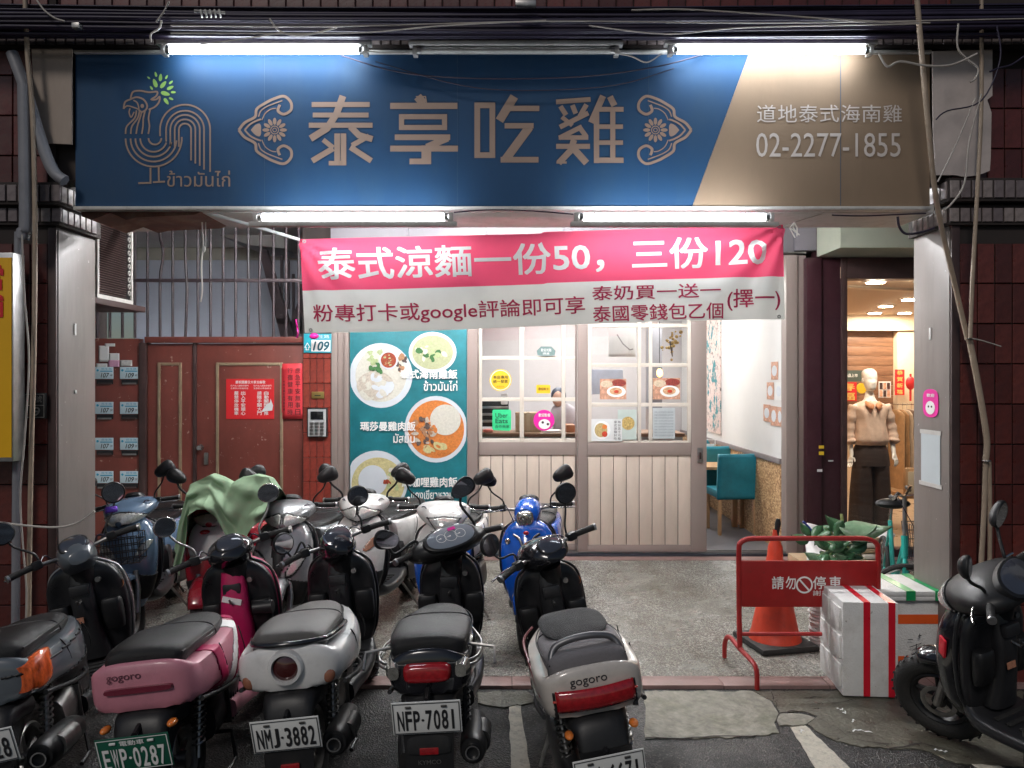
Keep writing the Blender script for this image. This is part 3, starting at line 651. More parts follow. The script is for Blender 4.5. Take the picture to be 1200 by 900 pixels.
for a, c in [(322, 296), (330, 300), (336, 318), (345, 330)]:
    MB().bb(PX(a, D), PX(a + 3, D), D + .2, D + .23, PZ(c + 60, D), PZ(c, D)).build('baluster', m_iron, st)
MB().bb(-5.2, fx(350), 7.75, 9.28, FL - .1, FL + .001).build('stair_floor', m_concdark, st)

# ------------------------------------------------------------------ shopfront of sliding doors
sf = thing('shopfront', 'taupe and cream sliding shopfront with small panes over beige boards', 'shopfront', (fx(690), FD, FL))
def post(x0, x1, y0=FD - .06, y1=FD + .06, z0=FL + .03, z1=None, nm='post'):
    return MB().bb(x0, x1, y0, y1, z0, fz(300) if z1 is None else z1, ch=.003).build(nm, m_frame, sf)
post(fx(390), fx(397)); post(fx(397) + .001, fx(405), FD - .04); post(fx(405) + .001, fx(410)); post(fx(548), fx(560)); post(fx(918), fx(931), FD - .08); post(fx(931) + .001, fx(942), FD - .05)
MB().bb(fx(390), fx(942), FD - .09, FD + .09, FL, FL + .028, ch=.003).build('floor_track', mat('blue grey track metal', (.07, .08, .10), .35, metal=.6), sf)
for k in range(2): MB().bb(fx(560), fx(918), FD - .05 + k * .06, FD - .035 + k * .06, FL + .029, FL + .045).build('track_rib', m_alu, sf)
def slider(x0, x1, xs, yoff, mu_v, mu_h, wx0, wx1, planks, hx=None):
    y0, y1 = FD + yoff - .022, FD + yoff + .022
    q = bpy.data.objects.new('sliding_panel', None); COL.objects.link(q); q.parent = sf; q['label'] = xs
    zt = fz(301); zr1, zr0 = fz(518), fz(533); zb1 = fz(637); zb = FL + .046
    for a, c in ((x0, fx(wx0)), (fx(wx1), x1)): MB().bb(a, c, y0, y1, zb, zt, ch=.003).build('stile', m_frame, q)
    MB().bb(fx(wx0) + .001, fx(wx1) - .001, y0, y1, zr0, zr1, ch=.003).build('mid_rail', m_frame, q)
    MB().bb(fx(wx0) + .001, fx(wx1) - .001, y0, y1, zb, zb1, ch=.003).build('bottom_rail', m_frame, q)
    MB().bb(fx(wx0) + .001, fx(wx1) - .001, y0, y1, zt - .08, zt, ch=.003).build('top_rail', m_frame, q)
    for k in range(planks):
        a = fx(wx0) + (fx(wx1) - fx(wx0)) * k / planks; c = fx(wx0) + (fx(wx1) - fx(wx0)) * (k + 1) / planks
        MB().bb(a + .003, c - .003, y0 + .010, y0 + .022, zb1 + .001, zr0 - .001, ch=.003).build('plank', m_plank, q)
    MB().bb(fx(wx0), fx(wx1), y0 + .0225, y0 + .03, zb1, zr0).build('backing', m_edge, q)
    for a, c in mu_v: MB().bb(fx(a), fx(c), y0 + .004, y1 - .004, zr1 + .001, zt - .081, ch=.003).build('glazing_bar', m_cream, q)
    for c in mu_h:
        cuts = [fx(wx0)] + [v for a in mu_v for v in (fx(a[0]), fx(a[1]))] + [fx(wx1)]
        for a, e in zip(cuts[::2], cuts[1::2]):
            if e - a > .012: MB().bb(a + .0005, e - .0005, y0 + .007, y1 - .007, fz(c + 2.2), fz(c - 2.2), ch=.002).build('glazing_bar', m_cream, q)
    MB().bb(fx(wx0) + .002, fx(wx1) - .002, y1 - .012, y1 - .009, zr1 + .002, zt - .082).build('glass_pane', m_glass, q)
    return q
slider(fx(560) + .002, fx(676), 'left sliding panel carrying the round and square stickers', 0, [(561, 565), (609, 614), (658, 662.5)], [419.5, 468, 516, 372, 330], 561, 674, 8)
slider(fx(676) + .002, fx(826), 'right sliding panel with food photos in its panes', -.05, [(688, 692.5), (746, 750), (759, 763), (804, 808)], [428, 474, 518, 382, 340], 688, 808, 8)
MB().bb(fx(815), fx(821), FD - .085, FD - .075, fz(541), fz(524), ch=.003).build('handle', m_steel, sf); MB().bb(fx(817), fx(819), FD - .10, FD - .086, fz(537), fz(529), ch=.002).build('handle_grip', m_edge, sf)

# stickers on the panes
D = FD - .03
def sticker(name, label, out, m, D, texts=(), cat='sticker', grp='stickers on the shopfront glass'):
    cxm = sum(a for a, b in out) / len(out); cym = max(b for a, b in out)
    o = thing(name, label, cat, (PX(cxm, D), D, PZ(cym, D)), grp)
    MB().prism([(PX(a, D), PZ(c, D)) for a, c in out], D, D + .002).build('face', m, o)
    for k, (body, bx, m2, bold) in enumerate(texts):
        t = MB()
        if callable(body): body(t)
        else: text(t, body, tpx(*bx, D - .002 - .001 * k), bold)
        t.build('print', m2, o)
    return o
circ = lambda cx, cy, r, n=28: [(cx + r * math.cos(2 * math.pi * k / n), cy + r * math.sin(2 * math.pi * k / n)) for k in range(n)]
m_yel = mat('yellow sticker', (.80, .52, .03), .45); m_ygr = mat('bright green sticker', (.04, .62, .25), .45); m_mag = mat('magenta sticker', (.80, .02, .33), .45); m_dkgreen = mat('dark green print', (.01, .10, .05), .5)
sticker('round_sticker', 'round yellow sticker with two lines of black characters on the left pane', circ(586.5, 445.5, 13), m_yel, D, [(lambda t: ribbon(t, circ(586.5, 445.5, 11.6), .8, lambda a, c: (PX(a, D), D - .0015, PZ(c, D)), True), None, m_whiteprint, 0), ('本店專用', (578, 440, 595, 444), m_blackprint, .01), ('統一發票', (578, 445, 595, 449), m_blackprint, .01), ('推薦店家', (582, 452, 591, 454), mat('orange print', (.7, .2, .02), .5), 0)])
sticker('square_sticker', 'green square sticker reading Uber Eats on the left pane', [(578, 480), (598, 480), (599, 482), (599, 503), (597, 505), (578, 504), (577, 502), (577, 482)], m_ygr, D, [('Uber', (580.5, 484, 595, 489.5), m_dkgreen, .02), ('Eats', (580.5, 490.5, 595, 496), m_dkgreen, .02), ('合作商家', (580, 498, 597, 501.5), m_dkgreen, .01)])
sticker('round_sticker', 'round magenta sticker with a white oval shape below white characters', circ(637.5, 492.5, 12.3), m_mag, D, [('歡迎點餐', (631, 484.5, 645, 488.5), m_whiteprint, .02), (lambda t: disc(t, (PX(638, D), D - .0035, PZ(497, D)), .058, .048), None, m_whiteprint, 0), (lambda t: [disc(t, (PX(a, D), D - .005, PZ(c, D)), .013, .013, 12) for a, c in ((636, 495), (642, 497))], None, m_edge, 0)])
sticker('small_sticker', 'small yellow label with rounded corners beside the person inside', [(629.5, 451), (644, 451), (645, 452), (645, 460), (644, 461), (629.5, 461), (628.5, 460), (628.5, 452)], m_yel, D, [('歡迎刷卡', (631, 454, 643, 457.5), mat('brown print', (.2, .08, .02), .5), .01)])
sticker('shaped_sticker', 'grey green shaped sticker near the top of the left panel', [(629, 411), (634, 406), (646, 406), (651, 411), (650, 416), (646, 417), (634, 417), (630, 416)], mat('grey green sticker', (.16, .24, .23), .5), D, [('歡迎光臨', (634, 408.5, 646, 412), m_whiteprint, 0), ('請進', (636, 413, 644, 415.5), m_whiteprint, 0)])
def photo_print(label, x0, y0, x1, y1, D, kind, name='food_photo', grp='food photos on the shopfront glass', base=None):
    o = thing(name, label, 'photo', (PX((x0 + x1) / 2, D), D, PZ(y1, D)), grp)
    bs = base or mat('tan photo print', (.55, .30, .20), .4, var=.5, scale=35)
    MB().bb(PX(x0, D), PX(x1, D), D, D + .002, PZ(y1, D), PZ(y0, D)).build('print', bs, o)
    W, Hh = x1 - x0, y1 - y0; rr = random.Random(int(x0 + y0))
    def dd(u, v, ru, rv, m, dz, nm='printed_shape'):
        t = MB(); disc(t, (PX(x0 + W * u, D), D - dz, PZ(y0 + Hh * v, D)), ru * W * D / FPX, rv * Hh * D / FPX, 18); t.build(nm, m, o)
    if kind == 'meal':
        dd(.72, .2, .28, .18, mat('dark red print', (.25, .04, .03), .5, var=.6, scale=60), .001)
        dd(.25, .25, .23, .17, mat('beige food', (.62, .50, .36), .5, var=.3, scale=60), .002)
        dd(.62, .62, .36, .27, m_whiteprint, .003)
        dd(.60, .60, .24, .18, mat('rice food', (.60, .36, .20), .5, var=.5, scale=70), .004)
        dd(.62, .62, .09, .08, mat('tomato food', (.5, .05, .02), .5, var=.5, scale=70), .005)
    elif kind == 'plate':
        dd(.5, .5, .40, .42, m_whiteprint, .001); dd(.45, .5, .30, .32, mat('noodle food', (.50, .38, .17), .5, var=.4, scale=60), .002); dd(.62, .68, .13, .13, mat('tomato food', (.5, .05, .02), .5), .003); dd(.62, .35, .12, .10, mat('orange food', (.7, .22, .05), .5), .0035)
    return o
D = FD - .08
photo_print('landscape photo of a meal on a wooden table in the middle left pane', 703, 444, 734, 468, D, 'meal')
photo_print('landscape photo of a meal on a wooden table in the middle right pane', 765, 443, 797, 468, D, 'meal')
photo_print('white sheet with a noodle plate photo at the bottom left of the right panel', 693, 491, 718, 517, D, 'plate', base=m_paperw)
o = photo_print('narrow white sheet with handwritten black characters beside the noodle plate', 718, 491, 729, 517, D + .003, 'none', 'menu_sheet', 'sheets on the shopfront glass', m_paperw)
t = MB()
for j in range(2):
    for k, ch in enumerate(['泰式涼麵好吃', '每份五十元整'][j]): text(t, ch, tpx(719.5 + j * 4.5, 493 + k * 3.9, 723 + j * 4.5, 496 + k * 3.9, D + .001))
t.build('lettering', m_blackprint, o)
o = photo_print('pale green sheet with a gold bowl picture behind the noodle photo', 724, 480, 746, 515, D + .006, 'none', 'menu_sheet', 'sheets on the shopfront glass', mat('pale green paper', (.50, .58, .54), .6))
t = MB(); disc(t, (PX(736, D), D + .004, PZ(496, D)), .065, .065); t.build('gold_bowl', mat('gold food', (.48, .34, .12), .5, var=.6, scale=60), o)
o = photo_print('pale grey sheet covered in faint writing in the lower right pane', 765, 478, 791, 514, D + .002, 'none', 'menu_sheet', 'sheets on the shopfront glass', mat('pale grey paper', (.50, .54, .55), .6))
t = MB()
for k in range(9): text(t, '營業公告事項說明內容請詳閱', tpx(767, 482 + k * 3.4, 789, 484 + k * 3.4, D))
t.build('lettering', mat('faint grey print', (.25, .29, .32), .6), o)

# menu poster with plates
mb_ = thing('menu_board', 'tall teal menu poster with three Thai chicken dishes', 'menu board', (fx(479), FD, fz(612)))
D = FD - .05
MB().bb(PX(410, D), PX(547, D), D, D + .05, PZ(640, D), PZ(340, D), ch=.002).build('panel', mat('teal poster print', (.012, .16, .19), .45, var=.25, scale=5), mb_)
MB().bb(PX(410, D) + .002, PX(547, D) - .002, D - .003, D - .0005, PZ(640, D) + .002, PZ(616, D)).build('orange_band', mat('orange poster band', (.75, .17, .02), .45), mb_)
t = MB(); text(t, 'OYOXOYOXOYOXO', tpx(414, 620, 544, 634, D - .004), .02); t.build('band_pattern', m_cream, mb_)
m_pla = mat('pale plate print', (.62, .66, .70), .4, var=.06)
def lay(cx, cy, rx, ry, m, dz, nm, n=36, clip=True):
    t = MB(); pts = []
    for k in range(n):
        a = cx + rx * math.cos(2 * math.pi * k / n); c = cy + ry * math.sin(2 * math.pi * k / n)
        if clip: a = min(max(a, 410.6), 546.6)
        pts.append((PX(a, D), D - dz, PZ(c, D)))
    t.poly(pts); return t.build(nm, m, mb_)
def bits(cx, cy, rx, ry, cnt, cols, dz, nm, sz=(2, 5), seed=1):
    r = random.Random(seed); t = MB()
    for i in range(cnt):
        a, q = r.uniform(0, 6.28), math.sqrt(r.random()); x, y = cx + rx * q * math.cos(a), cy + ry * q * math.sin(a); s = r.uniform(*sz); th = r.uniform(0, 3.14); el = r.uniform(.35, .8)
        if not 412 < x < 545: continue
        t.mi = i % len(cols); pts = []
        for k in range(9):
            w = 2 * math.pi * k / 9; u, v = s * math.cos(w) * r.uniform(.8, 1.15), s * el * math.sin(w)
            pts.append((PX(x + u * math.cos(th) - v * math.sin(th), D), D - dz - .00012 * i, PZ(y + u * math.sin(th) + v * math.cos(th), D)))
        t.poly(pts)
    t.build(nm, cols, mb_, smooth=0)['kind'] = 'stuff'
fm = lambda nme, c, v=.25: mat(nme, c, .5, var=v, scale=50)
f_rice = fm('rice print', (.62, .60, .52), .12); f_ch = fm('chicken print', (.52, .46, .38)); f_leaf = fm('herb print', (.05, .16, .05)); f_soup = fm('pale broth print', (.42, .44, .26), .15); f_curry = fm('orange curry print', (.62, .20, .045)); f_meat = fm('meat print', (.40, .21, .11), .4); f_cuc = fm('cucumber print', (.40, .48, .24)); f_chili = fm('chili sauce print', (.30, .05, .02), .6); f_ycur = fm('yellow curry print', (.55, .49, .24)); f_dk = fm('dark garnish print', (.10, .07, .06), .5)
lay(446.5, 440, 37, 38, m_pla, .003, 'plate_print'); lay(446.5, 440, 30, 31, f_rice, .004, 'plate_inner')
lay(440, 452, 22, 17, f_ch, .005, 'chicken'); bits(440, 452, 17, 14, 26, [f_rice, f_ch, m_pla], .006, 'chicken_slices', (3, 9), 2)
bits(436, 420, 14, 7, 14, [f_cuc, f_rice], .006, 'cucumber', (3, 6), 3); bits(468, 425, 9, 8, 14, [f_dk, f_meat], .006, 'dark_meat', (2, 5), 4)
lay(455.5, 422, 11, 11, m_pla, .009, 'sauce_bowl'); lay(455.5, 422, 9, 9, f_chili, .010, 'sauce'); bits(455.5, 422, 7, 7, 20, [f_meat, f_chili, f_cuc], .011, 'sauce_bits', (.8, 1.8), 5); bits(441, 432, 8, 5, 6, [f_leaf], .012, 'herb', (3, 5), 6)
lay(507, 413, 28, 24, m_pla, .003, 'bowl_print'); lay(507, 413, 24, 20, f_soup, .004, 'soup'); bits(502, 412, 14, 13, 9, [f_leaf, f_cuc], .006, 'soup_herbs', (2, 6), 7); bits(507, 413, 19, 16, 16, [f_rice, f_soup], .005, 'soup_bits', (2, 5), 17)
lay(511, 503, 37, 39, m_pla, .003, 'bowl_print'); lay(511, 503, 33, 34, f_curry, .004, 'curry'); lay(522, 492, 18, 18, f_rice, .008, 'rice_mound'); bits(497, 507, 14, 17, 40, [f_meat, f_curry, f_dk, f_ch], .009, 'meat_pieces', (2, 5), 8); bits(512, 526, 20, 6, 12, [f_ycur, f_curry], .008, 'potato_pieces', (3, 7), 9)
lay(441, 565, 37, 37, m_pla, .003, 'bowl_print'); lay(443, 567, 31, 31, f_ycur, .004, 'yellow_curry'); lay(437, 563, 17, 18, m_pla, .008, 'rice_mound'); bits(460, 560, 10, 14, 14, [f_ycur, f_cuc, f_rice], .006, 'curry_pieces', (2, 5), 10); bits(454, 564, 4, 3, 5, [f_chili], .010, 'chili', (1.5, 3), 11)
t = MB()
for s, b_, bold in [('泰式海南雞飯', (469, 433, 536, 444), .022), ('ข้าวมันไก่', (496.5, 446, 536, 458), .012), ('瑪莎曼雞肉飯', (422, 494, 487, 505), .022), ('มัสมั่น', (461, 507, 486, 519), .012), ('綠咖哩雞肉飯', (471, 559, 536, 571), .022), ('แกงเขียวหวาน', (482, 574, 531, 585), .012)]:
    text(t, s, tpx(*b_, D - .016), bold)
t.build('lettering', m_whiteprint, mb_)

# ------------------------------------------------------------------ restaurant interior
m_intwall = mat('pale lilac grey interior wall', (.50, .475, .48), .7, var=.04)
m_intwhite = mat('white interior wall', (.66, .66, .65), .6, var=.03)
m_intfloor = mat('grey vinyl floor', (.16, .16, .175), .35, var=.15, scale=3, dirt=.3, dcol=(.09, .09, .1))
XW = PX(917, 7.7)
structure(MB().bb(fx(390), XW, 7.70, 12.4, -.1, FL + .004), 'restaurant_floor', m_intfloor, 'grey floor inside the restaurant', origin=(0, 0, 0))
structure(MB().bb(fx(390), XW + .1, 7.86, 12.4, 3.05, 3.2), 'restaurant_ceiling', m_intwhite, 'white ceiling inside the restaurant', origin=(0, 0, 0))
rw = thing('restaurant_walls', 'pale walls inside the restaurant with chipboard wainscot', 'wall', (0, 10, 0)); rw['kind'] = 'structure'
MB().bb(fx(390) - .1, XW + .12, 12.3, 12.4, FL, 3.049).build('back_wall', m_intwall, rw)
MB().bb(fx(390) + .10, fx(390) + .16, 7.71, 12.29, FL, 3.049).build('side_wall', m_intwall, rw)
MB().bb(XW + .002, XW + .1, 7.71, 12.29, FL, 3.049).build('side_wall', m_intwhite, rw)
MB().bb(XW - .012, XW + .001, 7.72, 12.28, FL + .005, .90).build('wainscot', m_osb, rw)
MB().bb(XW - .03, XW, 7.72, 12.28, .901, .955, ch=.004).build('dado_rail', mat('grey brown rail', (.22, .19, .19), .5), rw)
MB().bb(XW - .014, XW - .001, 9.95, 10.95, PZ(500, 9.95) - .1, 3.0).build('mural', m_mural, rw)
MB().bb(2.0, 2.12, 11.2, 11.5, FL, 3.049).build('partition_post', m_frame, rw)
# photos on the side wall (constant X), placed by picture column
def wallphoto(px0, px1, py0, py1, k):
    D1 = XW * FPX / (px1 - CX); D0 = XW * FPX / (px0 - CX); Dm = (D0 + D1) / 2
    z1, z0 = PZ(py0, Dm), PZ(py1, Dm)
    o = thing('wall_photo', ['lone food photo at the top of the wall cluster', 'left food photo in the middle row of the wall cluster', 'white bordered food photo right in the middle row of the cluster', 'left food photo in the bottom row of the wall cluster', 'dish photo in the centre of the bottom row of the cluster', 'right food photo in the bottom row next to the door post'][k], 'photo', (XW, Dm, z0), 'food photos on the white side wall')
    MB().bb(XW - .004, XW - .001, D1, D0, z0, z1).build('print', m_paperw if k == 2 else mat('tan photo print', (.55, .30, .20)), o)
    t = MB(); t.prism([((D1 + D0) / 2 + (D0 - D1) * .36 * math.cos(a * .4), (z0 + z1) / 2 + (z1 - z0) * .3 * math.sin(a * .4)) for a in range(16)], XW - .006, XW - .0045, 'x'); t.build('printed_plate', mat('pale plate print', (.6, .6, .6)), o)
for k, a in enumerate([(904, 912, 424, 445), (899, 907, 448, 468), (909, 917, 448, 469), (895, 903, 474, 494), (903.5, 911, 476, 499), (911.5, 917, 477, 500)]): wallphoto(*a, k)
def chair(x, y, rz, label, fabric=m_tealvinyl):
    o = thing('dining_chair', label, 'chair', (x, y, FL + .005), 'teal covered chairs in the restaurant')
    for sx in (-.2, .2):
        for sy in (-.2, .2): MB().bb(sx - .018, sx + .018, sy - .018, sy + .018, 0, .42, ch=.003).build('leg', m_wood, o, local=True)
    MB().box((0, 0, .45), (.46, .46, .09), ch=.025).build('seat', fabric, o, local=True)
    MB().grid(lambda u, v: (-.23 + .46 * u, -.20 - .05 * v - .006 * math.sin(9 * v + 3 * u) * math.sin(3.1 * u), .40 + .50 * v), 10, 14).build('back_cover', fabric, o, local=True, solid=.05)
    o.rotation_euler = (0, 0, rz); return o
chair(PX(852, 8.9), 8.75, R(4), 'nearest teal covered chair with wooden legs by the table')
chair(PX(835, 9.9), 9.75, R(2), 'second teal covered chair, partly behind the nearest one')
chair(PX(832, 10.9), 10.75, R(-3), 'farthest teal covered chair, only its back top showing')
tb = thing('dining_table', 'light wooden dining table beside the chipboard wall', 'table', (2.35, 9.7, FL + .005))
MB().bb(XW - .62, XW - .04, 8.95, 10.6, .70, .735, ch=.004).build('tabletop', m_wood, tb)
for yy in (9.02, 10.5):
    for xx in (XW - .56, XW - .10): MB().bb(xx - .03, xx + .03, yy - .03, yy + .03, FL + .005, .699, ch=.003).build('leg', m_wood, tb)
hc = thing('menu_stand', 'white metal menu stand on the table', 'stand', (PX(832, 9.6), 9.6, .737))
MB().tube([(PX(826, 9.6), 9.6, .74), (PX(826, 9.6), 9.6, 1.0), (PX(838, 9.6), 9.6, 1.0), (PX(838, 9.6), 9.6, .74)], .006, 6).build('wire_frame', m_white, hc); MB().bb(PX(827, 9.6), PX(837, 9.6), 9.6, 9.603, .76, .95).build('card', m_paperw, hc)
# counter with things behind the left pane
ct = thing('counter', 'pale serving counter behind the left shopfront panes', 'counter', (PX(640, 8.6), 8.8, FL + .005))
MB().bb(PX(545, 8.5), PX(800, 8.5), 8.5, 9.1, FL + .005, 1.12, ch=.005).build('cabinet', m_intwhite, ct); MB().bb(PX(543, 8.5), PX(802, 8.5), 8.47, 9.12, 1.121, 1.16, ch=.005).build('countertop', mat('brown countertop', (.30, .17, .10), .4), ct)
def cnt(name, label, cat, x0, y0, x1, y1, D, m, dp=.25, ch=.01, extra=None):
    o = thing(name, label, cat, (PX((x0 + x1) / 2, D), D + dp / 2, PZ(y1, D)))
    MB().bb(PX(x0, D), PX(x1, D), D, D + dp, max(PZ(y1, D), 1.162), PZ(y0, D), ch=ch).build('body', m, o)
    if extra: extra(o, D)
    return o
m_card = mat('brown corrugated cardboard', (.36, .25, .15), .75, var=.15, scale=10)
cnt('cardboard_box', 'brown cardboard box on the counter between the two stickers', 'box', 604, 484, 634, 520, 8.7, m_card, .35, .004, lambda o, D: MB().bb(PX(617, D), PX(621, D), D - .003, D + .35, PZ(483.6, D) - .3, PZ(483.6, D)).build('tape', mat('clear tape', (.42, .33, .22), .25), o))
cnt('drinks_machine', 'dark metal kitchen appliance with shelves at the far left behind the glass', 'appliance', 560, 470, 596, 500, 9.2, m_black, .4, .01, lambda o, D: [MB().bb(PX(561, D), PX(595, D), D - .02, D, PZ(c + 3, D), PZ(c, D), ch=.003).build('shelf', m_alu, o) for c in (476, 484, 492)])
cnt('paper_cup_stack', 'white cup stack standing on the kitchen appliance', 'cups', 587, 461, 595, 474, 9.1, m_white, .08, .01)
cnt('plastic_bag', 'pink plastic bag crumpled at the bottom left of the left pane', 'bag', 566, 503, 578, 520, 8.55, mat('pink plastic bag', (.75, .22, .18), .4, var=.3, scale=20), .12, .03)
cnt('white_case', 'white appliance case on the counter below the magenta sticker', 'case', 636, 505, 658, 520, 8.55, m_white, .3, .02)
cnt('stacked_trays', 'orange brown trays stacked at the right edge of the left pane', 'trays', 664, 498, 674, 516, 8.6, mat('orange brown tray', (.45, .18, .08), .5), .3, .008)
cnt('framed_picture', 'white framed picture standing behind the upper left pane of the right panel', 'picture', 713, 380, 745, 418, 9.2, m_white, .02, .004, lambda o, D: [ribbon(q := MB(), [(723, 392), (730, 403), (738, 410), (742, 409)], 1.4, lambda a, c: (PX(a, D), D - .003, PZ(c, D))), q.build('drawn_curve', mat('grey print', (.3, .28, .28), .5), o)])
cnt('white_board', 'pale blue whiteboard leaning behind the middle left pane', 'board', 693, 433, 730, 462, 9.0, mat('pale blue board', (.52, .56, .66), .4), .02, .004)
cnt('dark_cabinet', 'grey tall cabinet seen between the bars of the right panel', 'cabinet', 762, 384, 776, 480, 9.6, m_pipe, .3, .004)
df = thing('dried_flowers', 'bunch of dried yellow flowers hanging in the upper right pane', 'flowers', (PX(788, 8.4), 8.4, PZ(418, 8.4)))
t = MB(); r = random.Random(4)
for k in range(34):
    a, c = r.gauss(787, 5.5), r.gauss(399, 6.5); t.sphere(P(a, c, 8.4 + r.uniform(-.04, .04)), [r.uniform(.008, .022)] * 3, 6, 4)
t.build('blossoms', mat('dried blossom', (.45, .30, .10), .7, var=.6, scale=60), df)
MB().tube([P(786, 400, 8.4), P(788, 418, 8.4)], [.02, .006], 6).build('stems', mat('dry stem', (.14, .11, .09), .7), df)
lmp = thing('pendant_lamp', 'warm glowing lamp seen through the middle right pane', 'lamp', (PX(773, 8.9), 8.9, PZ(441, 8.9)))
MB().sphere(P(773, 437, 8.9), (.035, .035, .05), 12, 8).build('bulb', mat('warm bulb', (1, .6, .2), .4, emit=(1, .5, .12), es=5), lmp)
MB().tube([P(773, 432, 8.9), P(773, 300, 8.9)], .004, 5).build('cord', m_black, lmp)
# ceiling lamps of the restaurant and arcade
m_ledp = mat('lit lamp panel', (1, 1, 1), .5, emit=(1, .97, .93), es=27)
m_lampsw = mat('shop lamp glow', (1, 1, 1), .5, emit=(1, .86, .68), es=230)
for k, (x, y) in enumerate([(.3, 9.4), (1.9, 9.2), (.6, 11.2), (1.9, 11.2)]):
    o = thing('ceiling_lamp', ['flat lit ceiling lamp above the left sliding panel', 'flat lit ceiling lamp above the dining table', 'flat lit ceiling lamp at the rear left of the restaurant', 'flat lit ceiling lamp at the rear right of the restaurant'][k], 'lamp', (x, y, 3.0), 'restaurant ceiling lamps')
    MB().bb(x - .32, x + .32, y - .32, y + .32, 3.015, 3.049, ch=.004).build('housing', m_white, o); MB().bb(x - .29, x + .29, y - .29, y + .29, 3.005, 3.014).build('lit_panel', m_ledp, o)
m_tube = mat('lit fluorescent tube', (1, 1, 1), .5, emit=(.84, .92, 1), es=28, var=0)
m_tubein = mat('lit arcade tube', (1, 1, 1), .5, emit=(.97, .98, 1), es=230, var=0)
def lamp_fix(name, label, x0, x1, y, z, lit=True, m=None, hz=.05, grp='fluorescent tubes on the sign', under=False):
    o = thing(name, label, 'lamp', ((x0 + x1) / 2, y, z), grp)
    s = hz
    if under: MB().bb(x0 - .03, x1 + .03, y - .04, y + .04, z + .035, z + .08, ch=.006).build('batten', m_white, o)
    else: MB().bb(x0 - .035, x1 + .035, y - .02, y + .03, (z + .026 if z > 3 else z - .052), (z + .052 if z > 3 else z - .026), ch=.006).build('batten', m_whitemetal, o)
    MB().cyl((x0 + .012, y, z), (x1 - .012, y, z), 0.0195 if lit else .013, n=14).build('tube', (m or m_tube) if lit else m_whitemetal, o)
    for e in (x0, x1):
        MB().box((e, y + (.012 if not under else 0), z + (.02 if under else 0)), (.028, .055, .05), ch=.006).build('end_holder', m_whitemetal, o)
        MB().cyl((e + (.012 if e == x0 else -.012), y, z), (e + (.035 if e == x0 else -.035), y, z), .0202, n=14).build('end_cap', m_steel, o)
    return o
YT = 4.24; YU = 4.15
lamp_fix('fluorescent_lamp', 'lit fluorescent tube over the sign at the upper left', PX(192, YT), PX(428, YT), YT, PZ(59, YT))
lamp_fix('fluorescent_lamp', 'lit fluorescent tube over the sign at the upper right', PX(786, YT), PX(1020, YT), YT, PZ(59, YT))
lamp_fix('fluorescent_lamp', 'lit fluorescent tube under the sign at the lower left', PX(300, YU), PX(528, YU), YU, PZ(254.5, YU))
lamp_fix('fluorescent_lamp', 'lit fluorescent tube under the sign at the lower right', PX(676, YU), PX(904, YU), YU, PZ(254.5, YU))
lamp_fix('fluorescent_lamp', 'unlit fluorescent tube over the middle of the sign', PX(487, 4.32), PX(722, 4.32), 4.30, PZ(61.5, 4.32), lit=False)
for k, (a, y) in enumerate([(-1.6, 5.9), (1.4, 5.9), (-.1, 6.4)]): lamp_fix('fluorescent_lamp', ['arcade ceiling tube in front of the entrance door', 'arcade ceiling tube in front of the restaurant door', 'arcade ceiling tube above the sliding doors'][k], a - .6, a + .6, y, 3.26, m=m_tubein, grp='arcade ceiling tubes', under=True)
lamp_fix('fluorescent_lamp', 'unseen tube added low behind the entrance door to light the stairwell', -4.6, -3.4, 7.95, 1.75, m=mat('added stairwell tube', (1, 1, 1), .5, emit=(.9, .95, 1), es=45, var=0), grp='arcade ceiling tubes', under=True)  # hidden tube added to brighten the stairwell wall behind the grille

# ------------------------------------------------------------------ clothes shop at the right
cs = thing('clothes_shop', 'warm lit clothes shop interior with wood board wall', 'shop', (4.2, 9.5, 0)); cs['kind'] = 'structure'
SX0, SX1 = PX(955, 7.6), 6.6
MB().bb(SX0 - .02, SX1, 7.7, 12.2, -.1, FL + .003).build('shop_floor', mat('warm floor tile', (.38, .28, .19), .3), cs)
m_shopceil = mat('cream shop ceiling', (.62, .47, .33), .7, var=.03)
MB().bb(SX0 - .02, SX1, 7.5, 12.2, 2.74, 2.85).build('ceiling', m_shopceil, cs)
MB().prism([(PX(985, 8), 8.0), (PX(985, 8), 8.12), (SX1, 9.3), (SX1, 9.12)], 2.715, 2.739, 'z').build('ceiling_cove', mat('pale cove', (.75, .62, .45), .6), cs)
MB().bb(SX0 - .02, SX1, 11.7, 12.1, 2.50, 2.739).build('rear_cornice', mat('pale cove', (.75, .62, .45)), cs)
MB().bb(SX0 - .02, SX1, 12.0, 12.2, FL, 2.74).build('back_wall', m_shopceil, cs)
MB().bb(SX0 - .12, SX0 - .021, 7.7, 12.2, FL, 2.74).build('side_wall', m_shopceil, cs); MB().bb(SX1, SX1 + .1, 7.7, 12.2, FL, 2.74).build('side_wall', m_shopceil, cs)
bx0, bx1, zb = PX(975, 11.9), PX(1046, 11.9), .9
for k in range(11):
    MB().bb(bx0, bx1, 11.88, 11.99, .9 + k * .152 + .002, .9 + (k + 1) * .152 - .002, ch=.004).build('board', m_woodwall, cs)
MB().bb(bx1 + .001, PX(1068, 11.8) + .8, 11.75, 11.99, FL, 2.49, ch=.004).build('cream_column', mat('pale cove', (.75, .62, .45)), cs)  # plain cream column beside the wood boards
